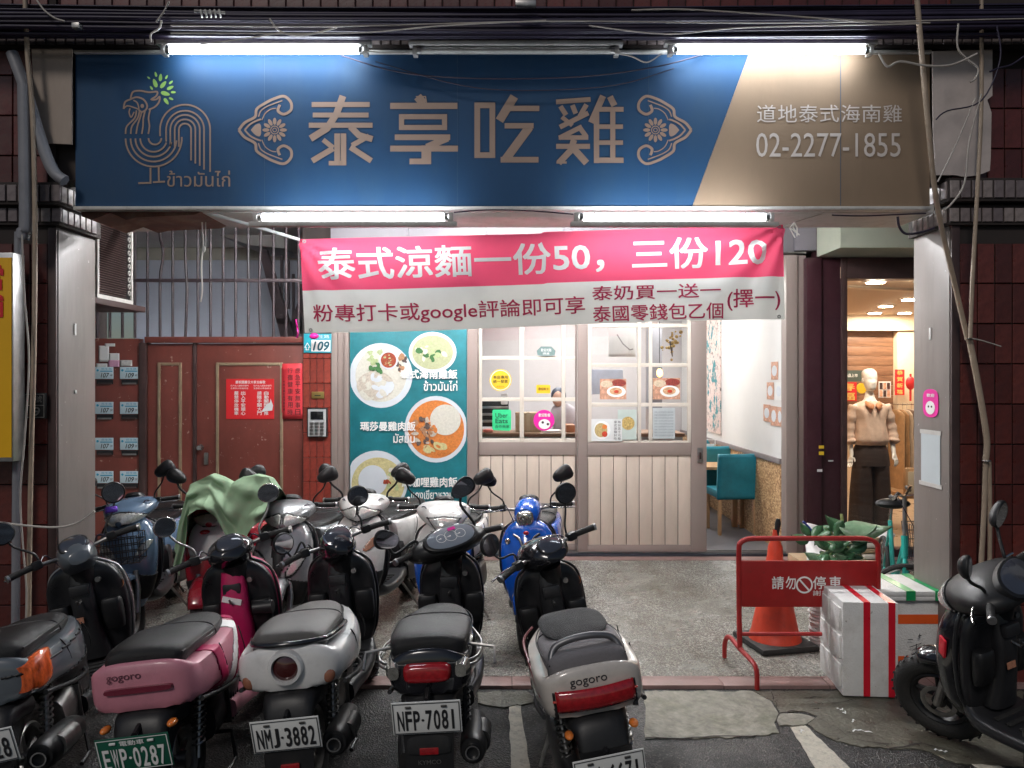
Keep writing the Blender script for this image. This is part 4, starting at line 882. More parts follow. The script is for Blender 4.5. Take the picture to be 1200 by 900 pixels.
for k, (px, py) in enumerate([(1038, 358), (1025, 366), (1066, 350), (1060, 366)]):
    D = (2.74 - CAMH) * FPX / (CY - py); x = PX(px, D)
    o = thing('downlight', ['nearer round downlight in the clothes shop ceiling', 'farther round downlight in the clothes shop ceiling', 'round downlight at the right edge of the clothes shop ceiling', 'round downlight deep in the clothes shop near the column'][k], 'lamp', (x, D, 2.735), 'downlights in the clothes shop')
    MB().lathe([(.0, -.004), (.085, -.004), (.10, 0), (.115, .006), (.115, .012)], (x, D, 2.728), (0, 0, 1)).build('trim_ring', m_white, o)
    MB().lathe([(0, 0), (.085, 0)], (x, D, 2.722)).build('lit_disc', m_lampsw, o, recalc=False)
for x, y in ((3.65, 7.72), (4.15, 7.72)):  # extra spots added close to the glass to brighten the mannequin from the front
    o = thing('downlight', 'added spotlight inside the shop window to light the mannequin, ' + ('left' if x < 4 else 'right') + ' one', 'lamp', (x, y, 2.735), 'downlights in the clothes shop')
    MB().lathe([(.0, -.004), (.085, -.004), (.10, 0), (.115, .006), (.115, .012)], (x, y, 2.728)).build('trim_ring', m_white, o); MB().lathe([(0, 0), (.085, 0)], (x, y, 2.722)).build('lit_disc', m_lampsw, o, recalc=False)
# maroon frame
sw = thing('shop_window', 'dark maroon metal shop window frame with tall clear glass', 'window', (4.0, 7.5, FL))
D = 7.52
MB().bb(PX(943, D), PX(960, D), D - .06, D + .1, FL, PZ(303, D), ch=.004).build('post', m_maroon, sw)
MB().bb(PX(960, D) + .002, PX(984, D), D - .02, D + .1, FL, PZ(303, D), ch=.004).build('panel', m_maroon, sw)
MB().bb(PX(984, D) + .002, PX(991, D), D - .04, D + .14, FL, PZ(303, D), ch=.004).build('post', m_edge, sw)
MB().bb(PX(991, D) + .001, PX(992.5, D), D - .01, D + .02, FL, PZ(328, D), ch=.001).build('bright_edge', mat('polished edge', (.75, .65, .5), .2, metal=.7), sw)
MB().bb(PX(991, D) + .001, PX(1200, D), D - .04, D + .14, PZ(327, D), PZ(303, D), ch=.004).build('head', m_edge, sw)
MB().bb(PX(992.5, D), PX(1190, D), D + .02, D + .03, FL + .08, PZ(328, D)).build('glass_pane', m_glass, sw)
MB().bb(PX(991, D) + .001, PX(1200, D), D - .04, D + .1, FL, FL + .08, ch=.004).build('sill', m_maroon, sw)
for k, (a, c, wd, ht, m, l) in enumerate([(960, 521.5, 6, 3.5, m_yel, 'upper tiny yellow label on the maroon post'), (960, 528.5, 6, 4, m_yel, 'lower tiny yellow label on the maroon post'), (958, 549, 6, 3, m_paperw, 'small white label on the maroon post below the yellow ones'), (973, 539, 6, 1.5, m_paperw, 'thin white scrap on the maroon panel'), (961, 486, 2, 2, m_paperw, 'tiny white dot high on the maroon panel')]):
    o = MB().bb(PX(a, D - .07), PX(a + wd, D - .07), D - .063 if a < 960.5 else D - .023, D - .0605 if a < 960.5 else D - .0205, PZ(c + ht, D), PZ(c, D)).build('sticker', m); tag(o, l, 'sticker', 'stickers on the maroon shop frame')
MB().bb(PX(955, 7.5) + .003, SX1, 6.92, 7.46, 2.94, 3.349).build('window_canopy', mat('greenish cream painted canopy', (.42, .45, .36), .6, dirt=.15), None)
cn = COL.objects[-1]; tag(cn, 'greenish cream boxed canopy above the clothes shop window', 'canopy')
MB().bb(PX(955, 7.5) + .002, SX1, 7.46, 7.6, 2.938, 3.349).build('wall_infill', m_maroon, fw)
# shop contents
def redb(px0, py0, px1, py1, D, s, label, m=m_redpaper):
    o = thing('red_banner', label, 'banner', (PX((px0 + px1) / 2, D), D, PZ(py1, D)), 'red hangings in the clothes shop')
    MB().bb(PX(px0, D), PX(px1, D), D, D + .01, PZ(py1, D), PZ(py0, D)).build('cloth', m, o)
    t = MB(); k = len(s); h = (py1 - py0) / k
    for i, ch in enumerate(s): text(t, ch, tpx(px0 + 2, py0 + i * h + 1, px1 - 2, py0 + (i + 1) * h - 1, D - .004), .02)
    t.build('lettering', mat('gold lettering', (.8, .55, .15), .4), o)
redb(1049, 433, 1060, 463, 11.6, '恭賀新禧', 'tall red banner with gold characters on the pale column')
redb(981, 448, 1004, 470, 11.4, '春福', 'red square paper at the left behind the mannequin')
o = thing('lantern_charm', 'small red hanging charm at the right edge of the shop window', 'charm', (PX(1068, 11.3), 11.3, PZ(470, 11.3)), 'red hangings in the clothes shop')
MB().sphere(P(1067, 449, 11.3), (.07, .05, .10), 12, 8).build('lantern', m_redpaper, o); MB().tube([P(1067, 438, 11.3), P(1067, 470, 11.3)], .015, 6).build('tassel', m_redpaper, o)
o = thing('dark_poster', 'dark green poster on the wood boards behind the mannequin head', 'poster', (PX(1000, 11.7), 11.7, PZ(447, 11.7)))
MB().bb(PX(985, 11.7), PX(1012, 11.7), 11.7, 11.72, PZ(447, 11.7), PZ(434, 11.7)).build('board', mat('dark green board', (.05, .07, .06), .5), o); t = MB(); text(t, '新品上市', tpx(990, 438, 1005, 442, 11.695), .01); t.build('lettering', m_whiteprint, o)
o = thing('photo_poster', 'poster of small fashion photos to the right of the mannequin head', 'poster', (PX(1036, 11.7), 11.7, PZ(465, 11.7)))
MB().bb(PX(1030, 11.7), PX(1044, 11.7), 11.7, 11.72, PZ(466, 11.7), PZ(447, 11.7)).build('board', m_paperw, o)
for i in range(3):
    for j in range(2): MB().bb(PX(1031 + i * 4.3, 11.69), PX(1034.4 + i * 4.3, 11.69), 11.69, 11.695, PZ(456 + j * 9, 11.69), PZ(448.5 + j * 9, 11.69)).build('photo', mat('tan photo print', (.5, .3, .2)) if (i + j) % 2 else m_edge, o)
o = thing('round_tag', 'yellow round tag beside the mannequin neck', 'tag', (PX(1009, 10.5), 10.5, PZ(463, 10.5))); MB().prism([(PX(a, 10.5), PZ(c, 10.5)) for a, c in circ(1010, 455, 6)], 10.5, 10.52).build('disc', m_yel, o)
rk = thing('clothes_rack', 'chrome clothes rack behind the mannequin', 'rack', (PX(1066, 9.3), 9.3, FL))
zr = PZ(474, 9.3)
MB().tube([(PX(1040, 9.3), 9.3, FL), (PX(1040, 9.3), 9.3, zr), (PX(1120, 9.3), 9.3, zr), (PX(1120, 9.3), 9.3, FL)], .014, 8).build('rail', m_chrome, rk)
gcols = [(.50, .30, .15), (.38, .22, .10), (.55, .42, .30), (.20, .12, .08), (.60, .50, .38), (.30, .05, .05), (.42, .27, .13), (.12, .10, .09)]
gn = ['caramel', 'brown', 'beige', 'dark brown', 'cream', 'maroon', 'tan', 'charcoal']
for k in range(8):
    x = PX(1047 + k * 5.2, 9.3); ln = [1.0, .85, .95, .7, .9, .6, 1.0, .9][k]; c = gcols[k]
    o = thing('hanging_garment', f'{gn[k]} garment hanging on the clothes rack', 'garment', (x, 9.3, zr - ln), 'garments on the clothes rack')
    mbg = MB().loft([(zr - ln, x, 9.25, .03, .24, 2), (zr - ln * .6, x, 9.25, .028, .22, 2), (zr - .35, x, 9.25, .025, .20, 2), (zr - .12, x, 9.25, .022, .20, 2.4), (zr - .06, x, 9.25, .012, .06, 2)], 'z', 18, 3)
    for i, v in enumerate(mbg.v): v.x += .008 * math.sin(v.y * 40 + v.z * 3 + k)
    mbg.build('cloth', mat('garment ' + gn[k], c, .8, var=.2, scale=12, bump=.3, bscale=30), o)
    MB().tube(arc_pts if False else [(x, 9.3, zr - .06), (x, 9.3, zr - .02), (x, 9.285, zr + .015), (x, 9.31, zr + .018)], .003, 5).build('hanger_hook', m_chrome, o)
o = thing('wooden_chair', 'light wooden chair with a cream padded back at the shop window edge', 'chair', (PX(1066, 8.6), 8.6, FL), None)
for sx in (1059, 1078): MB().bb(PX(sx, 8.6), PX(sx, 8.6) + .035, 8.58, 8.62, FL, PZ(550, 8.6), ch=.008).build('leg', m_wood, o)
MB().bb(PX(1059, 8.6), PX(1082, 8.6), 8.56, 8.60, PZ(582, 8.6), PZ(548, 8.6), ch=.015).build('back_frame', m_wood, o); MB().bb(PX(1061.5, 8.6), PX(1080, 8.6), 8.545, 8.565, PZ(578, 8.6), PZ(552, 8.6), ch=.01).build('back_pad', mat('cream pad', (.55, .47, .35), .7), o)
MB().bb(PX(1059, 8.6), PX(1082, 8.6), 8.57, 9.0, .42, .47, ch=.015).build('seat', m_wood, o)

# ------------------------------------------------------------------ skinned figures
def skin_fig(name, m, parent, joints, edges, radii, subd=2):
    me = bpy.data.meshes.new(name); ro = root_of(parent).location
    me.from_pydata([tuple(Vector(j) - ro) for j in joints], edges, []); o = bpy.data.objects.new(name, me); COL.objects.link(o); o.parent = parent
    me.materials.append(m); q = o.modifiers.new('skin', 'SKIN')
    sv = me.skin_vertices[0].data
    for i, r in enumerate(radii): sv[i].radius = r if isinstance(r, tuple) else (r, r)
    sv[0].use_root = True; q.use_smooth_shade = True
    s = o.modifiers.new('subsurf', 'SUBSURF'); s.levels = s.render_levels = subd
    bpy.context.view_layer.update()
    ev = o.evaluated_get(bpy.context.evaluated_depsgraph_get()); me2 = bpy.data.meshes.new_from_object(ev)
    o.modifiers.clear(); o.data = me2; me2.shade_smooth(); return o
def hand(joints, edges, radii, wi, w, d, side, s=1.0, curl=.25):
    """five finger chains from wrist vertex wi at w in direction d (down), side = unit vector across the palm towards the thumb"""
    d = Vector(d).normalized(); sd = Vector(side).normalized(); nn = d.cross(sd)
    def J(p, r): joints.append(p); radii.append(r); return len(joints) - 1
    palm = J(Vector(w) + d * .045 * s, (.030 * s, .016 * s)); edges.append((wi, palm))
    kn = J(Vector(w) + d * .078 * s, (.032 * s, .013 * s)); edges.append((palm, kn))
    for k, ln in enumerate((.062, .070, .065, .050)):
        off = sd * (.026 - .0175 * k) * s; prev = kn; p = Vector(w) + d * .086 * s + off; a = J(p, .0085 * s); edges.append((prev, a)); prev = a
        for q in range(3):
            dd = (d * math.cos(curl * (q + .5)) + nn * math.sin(curl * (q + .5))); p = p + dd * ln / 3 * s; a = J(p, (.0078 - .0012 * q) * s); edges.append((prev, a)); prev = a
    p = Vector(w) + d * .030 * s + sd * .030 * s; a = J(p, .011 * s); edges.append((palm, a)); p2 = p + (d * .8 + sd * .45) * .030 * s; b_ = J(p2, .009 * s); edges.append((a, b_)); p3 = p2 + (d * .95 + sd * .15) * .024 * s; c_ = J(p3, .0075 * s); edges.append((b_, c_))
# mannequin at D 8.35
mD = 8.35; S = mD / FPX
mq = thing('mannequin', 'white bald mannequin in a beige collared blouse and dark brown wide trousers', 'mannequin', (PX(1020, mD), mD, FL + .06))
m_manq = mat('white mannequin gloss', (.86, .84, .80), .3, var=.03, coat=.3)
def M(px, py, dy=0): return Vector((PX(px, mD), mD + dy, PZ(py, mD)))
J = [M(1019, 545), M(1019, 520), M(1019, 500), M(1019, 482), M(1019, 474), M(1019, 463), M(1019, 456, .01)]
E_ = [(0, 1), (1, 2), (2, 3), (3, 4), (4, 5), (5, 6)]; RR = [(.15, .10), (.115, .085), (.13, .095), (.15, .085), (.08, .06), (.046, .046), (.044, .046)]
def add(j, r, p): J.append(j); RR.append(r); E_.append((p, len(J) - 1)); return len(J) - 1
aL = add(M(1000, 477), (.055, .055), 3); bL = add(M(997, 500, .01), .040, aL); cL = add(M(995.5, 520, -.01), .031, bL); wL = add(M(996, 533, -.04), .022, cL)
hand(J, E_, RR, wL, M(996, 533, -.04), (-.35, -.25, -1), (.8, -.5, 0), 1.0, .3)
aR = add(M(1038, 477), (.055, .055), 3); bR = add(M(1044, 500, .01), .040, aR); cR = add(M(1045, 520, -.02), .031, bR); wR = add(M(1044, 530, -.06), .022, cR)
hand(J, E_, RR, wR, M(1044, 530, -.06), (.15, -.35, -1), (-.8, -.5, 0), 1.0, .3)
skin_fig('body', m_manq, mq, J, E_, RR)
hd = MB().loft([(PZ(458.5, mD), PX(1019, mD), mD - .01, .030, .035, 2.2), (PZ(456, mD), PX(1019, mD), mD - .025, .046, .060, 2.1), (PZ(450, mD), PX(1019, mD), mD - .015, .062, .080, 2), (PZ(443, mD), PX(1019, mD), mD, .073, .092, 2), (PZ(437, mD), PX(1019, mD), mD + .01, .072, .094, 2), (PZ(433.5, mD), PX(1019, mD), mD + .012, .050, .068, 2), (PZ(432, mD), PX(1019, mD), mD + .012, .015, .02, 2)], 'z', 24, 4)
for v in hd.v:
    fy = v.y - mD
    if fy < -.05:
        dx = (v.x - PX(1019, mD)); zz = v.z
        ze = PZ(445, mD)
        for sx in (-.028, .028):
            v.y += .014 * math.exp(-((dx - sx) / .016) ** 2 - ((zz - ze) / .012) ** 2)
        v.y -= .018 * math.exp(-(dx / .010) ** 2 - ((zz - PZ(448.5, mD)) / .020) ** 2)
        v.y -= .006 * math.exp(-(dx / .020) ** 2 - ((zz - PZ(452.5, mD)) / .006) ** 2)
hd.build('head', m_manq, mq, smooth=70)
t = MB()
for sx in (-.070, .070): t.sphere((PX(1019, mD) + sx, mD + .01, PZ(446, mD)), (.010, .02, .032), 10, 8)
t.build('ears', m_manq, mq)
m_blouse = mat('beige blouse cloth', (.62, .46, .37), .8, var=.1, scale=10, bump=.35, bscale=22)
bl = MB().loft([(PZ(521, mD), PX(1019.5, mD), mD, .165, .13, 2.2), (PZ(516, mD), PX(1019.5, mD), mD, .19, .15, 2.2), (PZ(508, mD), PX(1019.5, mD), mD, .18, .145, 2.2), (PZ(495, mD), PX(1019, mD), mD, .17, .13, 2.2), (PZ(484, mD), PX(1019, mD), mD, .18, .125, 2.3), (PZ(477, mD), PX(1019, mD), mD, .19, .105, 2.5), (PZ(472.5, mD), PX(1019, mD), mD, .135, .085, 2.3), (PZ(469.5, mD), PX(1019, mD), mD, .065, .06, 2)], 'z', 36, 4)
for v in bl.v:
    a = math.atan2(v.y - mD, v.x - PX(1019, mD)); v.y += .006 * math.sin(a * 9 + v.z * 14); v.x += .004 * math.sin(a * 7 - v.z * 19)
bl.build('blouse', m_blouse, mq, smooth=80)
for s_, pts in ((-1, [M(1002, 475.5), M(998.5, 487), M(996.5, 500, .01), M(995.5, 512), M(996, 517.5, -.01), M(996.3, 520, -.01)]), (1, [M(1036, 475.5), M(1041, 487), M(1044.5, 500, .01), M(1046, 511, -.01), M(1045.5, 516.5, -.02), M(1045, 519, -.02)])):
    cp = curve_pts(pts, 4); rs = [.062 - .018 * (i / len(cp)) + .006 * math.sin(i * 1.7) + (.014 if len(cp) - 8 < i < len(cp) - 3 else 0) for i in range(len(cp))]
    MB().tube(cp, rs, 16).build('sleeve', m_blouse, mq, smooth=80)
m_collar = mat('rust collar', (.50, .22, .10), .7, bump=.2)
for s_ in (-1, 1):
    MB().add([M(1019 + s_ * .5, 474, -.125), M(1019 + s_ * 8, 469.5, -.06), M(1019 + s_ * 10, 474.5, -.11), M(1019 + s_ * 3.5, 480.5, -.155)], [(0, 1, 2, 3)]).build('collar', m_collar, mq, solid=.008)
m_trous = mat('dark brown trouser cloth', (.035, .022, .02), .75, var=.25, scale=8, bump=.3, bscale=20)
MB().loft([(PZ(545, mD), PX(1020, mD), mD, .20, .14, 2.3), (PZ(530, mD), PX(1020, mD), mD, .185, .135, 2.2), (PZ(518, mD), PX(1020, mD), mD, .145, .115, 2)], 'z', 28, 3).build('trouser_top', m_trous, mq, smooth=80)
for s_ in (-1, 1):
    lg = MB().loft([(.12, PX(1020 + s_ * 11, mD), mD, .125, .13, 2.2), (.5, PX(1020 + s_ * 10.5, mD), mD, .115, .12, 2.2), (PZ(545, mD), PX(1020 + s_ * 9, mD), mD, .105, .125, 2.2), (PZ(536, mD), PX(1020 + s_ * 8.5, mD), mD, .10, .115, 2)], 'z', 28, 4)
    for v in lg.v: v.y += .008 * math.sin(v.x * 60 + v.z * 2)
    lg.build('trouser_leg', m_trous, mq, smooth=80)
MB().cyl((PX(1020, mD), mD, FL + .003), (PX(1020, mD), mD, FL + .06), .22, n=32).build('stand_base', m_chrome, mq)
# person bending over behind the counter
pD = 9.35
pn = thing('person', 'person with dark hair bending over behind the counter in a pale lilac shirt', 'person', (PX(655, pD), pD, FL + .005))
def Q(px, py, dy=0): return Vector((PX(px, pD), pD + dy, PZ(py + 4, pD)))
m_skin = mat('skin', (.55, .33, .24), .5, var=.06); m_shirt = mat('pale lilac shirt', (.46, .42, .45), .8, bump=.2)
J = [Q(662, 555), Q(663, 530), Q(662, 505), Q(660, 485), Q(658, 474, -.05), Q(655, 467, -.10)]; E_ = [(0, 1), (1, 2), (2, 3), (3, 4), (4, 5)]; RR = [(.15, .11), (.14, .10), (.15, .11), (.13, .09), (.055, .055), (.06, .06)]
aL = add(Q(645, 488, -.05), .055, 3); bL = add(Q(638, 505, -.25), .042, aL); wL = add(Q(645, 512, -.42), .026, bL); hand(J, E_, RR, wL, Q(645, 512, -.42), (.5, -.8, -.3), (.6, .4, .5), 1, .35)
aR = add(Q(675, 488, -.05), .055, 3); bR = add(Q(680, 505, -.25), .042, aR); wR = add(Q(668, 512, -.42), .026, bR); hand(J, E_, RR, wR, Q(668, 512, -.42), (-.5, -.8, -.3), (-.6, .4, .5), 1, .35)
l1 = add(Q(653, 575), (.09, .09), 0); l2 = add(Vector((PX(652, pD), pD, .50)), (.06, .06), l1); l3 = add(Vector((PX(652, pD), pD, .09)), (.04, .04), l2); add(Vector((PX(652, pD), pD - .16, .05)), (.035, .03), l3)
l1 = add(Q(671, 575), (.09, .09), 0); l2 = add(Vector((PX(672, pD), pD, .50)), (.06, .06), l1); l3 = add(Vector((PX(672, pD), pD, .09)), (.04, .04), l2); add(Vector((PX(672, pD), pD - .16, .05)), (.035, .03), l3)
skin_fig('body', m_skin, pn, J, E_, RR)
MB().sphere(Q(653.5, 462, -.12), (.075, .092, .105), 20, 14).sphere(Q(651, 466, -.21), (.012, .018, .016), 8, 6).build('head', m_skin, pn, smooth=80)
MB().sphere(Q(654, 459.5, -.09), (.092, .105, .105), 20, 14).sphere(Q(656, 465, -.04), (.075, .06, .08), 16, 10).build('hair', mat('dark blue grey hair', (.05, .06, .09), .5, bump=.3, bscale=80), pn, smooth=80)
MB().loft([(PZ(560, pD), PX(662, pD), pD, .17, .13, 2.2), (PZ(530, pD), PX(663, pD), pD, .16, .125, 2.2), (PZ(500, pD), PX(662, pD), pD - .01, .18, .13, 2.3), (PZ(480, pD), PX(660, pD), pD - .03, .15, .11, 2.2), (PZ(473, pD), PX(659, pD), pD - .05, .07, .07, 2)], 'z', 24, 4).build('shirt', m_shirt, pn, smooth=80)
for pts in ([Q(650, 484, -.03), Q(645, 488, -.05), Q(640, 500, -.19), Q(638, 505, -.25)], [Q(670, 484, -.03), Q(675, 488, -.05), Q(679, 500, -.19), Q(680, 505, -.25)]):
    MB().tube(curve_pts(pts, 3), .066, 14).build('sleeve', m_shirt, pn, smooth=80)

# ------------------------------------------------------------------ main sign
SD = 4.36
sg = thing('shop_sign', 'long blue and tan shop sign with copper characters and a rooster drawing', 'sign', (0, SD, PZ(243, SD)))
sx = lambda a: PX(a, SD); sz = lambda c: PZ(c, SD)
MB().bb(sx(88), sx(1090), SD + .004, SD + .22, sz(243), sz(63), ch=.004).build('box', m_whitemetal, sg)
# vinyl faces butt along the slanted seam
MB().prism([(sx(88.5), sz(242)), (sx(811), sz(242)), (sx(877), sz(64)), (sx(88.5), sz(64))], SD, SD + .0035).build('blue_face', m_signblue, sg)
MB().prism([(sx(811.3), sz(242)), (sx(1089.5), sz(242)), (sx(1089.5), sz(64)), (sx(877.3), sz(64))], SD, SD + .0035).build('tan_face', m_signtan, sg)
for a, c, nm in ((60, 63.5, 'top_rail'), (242.5, 246.5, 'bottom_rail')): MB().bb(sx(88), sx(1090), SD - .02, SD + .05, sz(c), sz(a), ch=.004).build(nm, m_whitemetal, sg)
SF = lambda a, c: (sx(a), SD - .0025, sz(c))
def c3(ox, pts): return [(ox + a / 3, c / 3) for a, c in pts]
def strokes(nm, ox, lst, m=m_signgold):
    t = MB()
    for i, (pts, wd) in enumerate(lst):
        ribbon(t, c3(ox, pts), wd / 3, (lambda k: lambda a, c: (sx(a), SD - .0025 - .0003 * (k % 7), sz(c)))(i))
    return t.build(nm, m, sg, smooth=0)
t = MB()
for a in (310, 536, 760, 985): t.bb(sx(a) - .0015, sx(a) + .0015, SD - .0012, SD - .0003, sz(241), sz(65))
t.build('sheet_seams', mat('seam shade vinyl', (.02, .06, .12), .6), sg)
# 享
strokes('character', 400, [([(262, 340), (296, 340), (300, 364)], 4), ([(268, 340), (290, 366)], 30), ([(172, 373), (408, 373)], 22), ([(203, 411), (372, 411)], 18), ([(203, 449), (372, 449)], 18), ([(212, 402), (212, 458)], 18), ([(363, 402), (363, 458)], 18), ([(188, 483), (383, 483)], 20), ([(374, 486), (300, 518)], 24), ([(172, 523), (410, 523)], 21), ([(299, 512), (299, 578)], 34), ([(240, 568), (316, 568)], 20)])
# 吃
strokes('character', 400, [([(478, 361), (478, 556)], 20), ([(531, 361), (531, 556)], 20), ([(468, 371), (541, 371)], 20), ([(468, 546), (541, 546)], 20), ([(608, 340), (556, 425)], 30), ([(588, 382), (696, 382)], 19), ([(574, 443), (676, 443)], 19), ([(662, 446), (578, 560)], 30), ([(560, 562), (693, 562)], 20)])
# 雞
strokes('character', 400, [([(755, 359), (876, 350)], 17), ([(770, 374), (790, 405)], 17), ([(812, 370), (824, 400)], 17), ([(862, 368), (838, 410)], 17), ([(868, 398), (768, 448)], 17), ([(775, 412), (812, 442)], 15), ([(846, 446), (766, 486)], 17), ([(840, 452), (862, 482)], 17), ([(764, 484), (868, 484)], 16), ([(755, 515), (874, 515)], 18), ([(818, 492), (806, 530), (764, 574)], 22), ([(812, 518), (862, 574)], 24), ([(756, 572), (792, 572)], 8),
    ([(920, 338), (878, 432)], 22), ([(897, 385), (897, 574)], 19), ([(944, 340), (960, 372)], 22), ([(897, 385), (992, 385)], 17), ([(897, 446), (990, 446)], 16), ([(897, 502), (990, 502)], 16), ([(888, 564), (992, 564)], 19), ([(954, 380), (954, 572)], 18)])
# 泰
strokes('character', 0, [([(1096, 368), (1300, 368)], 18), ([(1100, 405), (1296, 405)], 17), ([(1086, 441), (1310, 441)], 18), ([(1206, 338), (1184, 400), (1150, 452), (1092, 488)], 24), ([(1232, 446), (1262, 476), (1310, 490)], 22), ([(1186, 470), (1186, 575)], 20), ([(1208, 470), (1208, 575)], 20), ([(1156, 574), (1218, 574)], 16), ([(1136, 492), (1172, 520)], 17), ([(1172, 522), (1098, 566)], 20), ([(1298, 478), (1238, 512)], 18), ([(1232, 518), (1306, 566)], 20)])
# side ornaments: right one is the mirror image (left in 3x crop coordinates with offset 0)
def orn(fn, nm):
    t = MB()
    def rb(p, w_, k=0): ribbon(t, p, w_, lambda a, c: (fn(a), SD - .0025 - .0004 * k, sz(c)))
    cx, cy = 322, 152.5
    top = curve3([(280, 152.5), (287, 144), (299, 137), (301, 128), (311, 121), (321, 116), (333, 113), (341, 120), (341, 129), (333, 134), (326, 130), (328, 123)])
    bot = [(a, 2 * cy - c) for a, c in top]
    rb(top, 3.2); rb(bot, 3.2, 1)
    it = curve3([(303, 137), (306, 130), (313, 125), (323, 121), (331, 118)]); rb(it, 1.4); rb([(a, 2 * cy - c) for a, c in it], 1.4, 1)
    i2 = curve3([(307, 141), (311, 133), (318, 128), (324, 127)]); rb(i2, 1.2); rb([(a, 2 * cy - c) for a, c in i2], 1.2, 1)
    h = curve3([(287, 152.5), (293, 146), (300, 142), (306, 140)]); rb(h, 2); rb([(a, 2 * cy - c) for a, c in h], 2, 1)
    p1 = curve3([(294, 152.5), (299, 147), (304, 145), (306, 148), (306, 152.5)]); t.poly([(fn(a), SD - .0025, sz(c)) for a, c in p1[:-1] + [(a, 2 * cy - c) for a, c in p1[::-1][:-1]]])
    for k in range(12):
        th = 2 * math.pi * k / 12; pts = []
        for j in range(10):
            w = 2 * math.pi * j / 10; u, v = 10.2 + 4.3 * math.cos(w), 2.1 * math.sin(w); pts.append((fn(cx + u * math.cos(th) - v * math.sin(th)), SD - .0025, sz(cy + u * math.sin(th) + v * math.cos(th))))
        t.poly(pts)
    rb(arc(cx, cy, 4.6, 0, 360, 20), 1.1); rb(arc(cx, cy, 2.2, 0, 360, 14), .9)
    t.build(nm, m_signgold, sg, smooth=0)
def curve3(c, n=5): return [(p.x, p.y) for p in curve_pts([(a, b, 0) for a, b in c], n)]
orn(lambda a: sx(a), 'floral_ornament'); orn(lambda a: sx(1090 - a), 'floral_ornament')
# rooster line drawing (crop of 130..340 x 70..230 at 5.62x)
t = MB(); K = 5.624
def q(pts): return [(130 + a / K, 70 + c / K) for a, c in pts]
def rr_(pts, wd=2.0, k=0): ribbon(t, pts, wd, lambda a, c: (sx(a), SD - .0025 - .0003 * (k % 5), sz(c)))
for i, r in enumerate((185, 152, 120, 88, 42)):
    cxx = 283; cyy = 520
    a1 = [-3, 5, 12, 18, 0][i]
    rr_(q(arc(cxx if r > 42 else 292, cyy if r > 42 else 518, r, 180, a1 if r > 42 else 0, 26, r)), 2.0, i)
xs0 = [98, 132, 168, 205, 248]; tops = [(170, 335), (190, 340), (205, 345), (228, 335), (262, 325)]
for i in range(5): rr_(q(curve3([(xs0[i], 490), (xs0[i] + 8, 440), (tops[i][0] - 12, 385), tops[i]])), 1.9, i)
for i, (r, yb, yb2) in enumerate(((165, 505, 740), (125, 540, 725), (97, 570, 700), (68, 575, 685), (40, 575, 665), (22, 590, 665))[:5]):
    cxx = 490; cyy = 462
    rr_(q([(cxx - r, yb)] + [(a, c) for a, c in arc(cxx, cyy, r, 180, 360, 24, r)] + [(cxx + r, yb2)]), 1.9, i)
rr_(q([(262, 712), (262, 812), (182, 814)]), 2.2); rr_(q([(316, 708), (318, 806), (262 + 96, 804)]), 2.2, 1); rr_(q([(278, 808), (330, 806)]), 2, 2)
rr_(q(curve3([(130, 262), (145, 215), (190, 205), (250, 215), (305, 212), (300, 240), (268, 262), (300, 262), (322, 245), (318, 280), (290, 312), (250, 330)])), 2.0)
rr_(q(curve3([(85, 325), (95, 280), (130, 262), (170, 248), (215, 262), (240, 300), (232, 330), (205, 345), (185, 330)])), 2.0, 1)
rr_(q(curve3([(85, 325), (110, 305), (160, 318), (185, 325), (175, 285), (150, 268)])), 1.6, 2); rr_(q(curve3([(128, 322), (122, 350), (135, 380), (155, 345)])), 1.6, 3)
disc(t, (sx(130 + 208 / K), SD - .003, sz(70 + 306 / K)), .010, .012, 12)
t.build('rooster_drawing', m_signgold, sg, smooth=0)
t = MB(); text(t, 'ข้าวมันไก่', tbox(sx(196), sx(270), sz(219), sz(200), SD - .003), .004); t.build('lettering', m_signgold, sg)
t = MB()
for a, c, th, ln in [(250, 120, 215, 24), (292, 155, 250, 60), (297, 97, 255, 34), (328, 118, 275, 50), (368, 115, 300, 30), (346, 165, 310, 58), (397, 150, 320, 32), (392, 186, 335, 48), (413, 215, 0, 34), (360, 224, 15, 62), (398, 258, 25, 32), (366, 275, 55, 50), (268, 187, 235, 30)]:
    th = R(th); pts = []
    for j in range(12):
        w = 2 * math.pi * j / 12; u, v = ln / 2 * math.cos(w), ln * .22 * math.sin(w) * (1 - .25 * math.cos(w)); pts.append(SF(130 + (a + u * math.cos(th) - v * math.sin(th)) / K, 70 + (c + u * math.sin(th) + v * math.cos(th)) / K))
    t.poly(pts)
t.build('leaf_crest', m_green, sg, smooth=0)
t = MB(); s = '道地泰式海南雞'
for k, ch in enumerate(s): text(t, ch, tbox(sx(887 + k * 24.6), sx(909 + k * 24.6), sz(143.5), sz(123), SD - .003))
m_creampr = mat('cream print', (.52, .46, .42), .6, var=.04); t.build('lettering', m_creampr, sg)
t = MB(); text(t, '02-2277-1855', tbox(sx(886), sx(1055), sz(184), sz(156), SD - .003)); t.build('phone_number', m_creampr, sg)
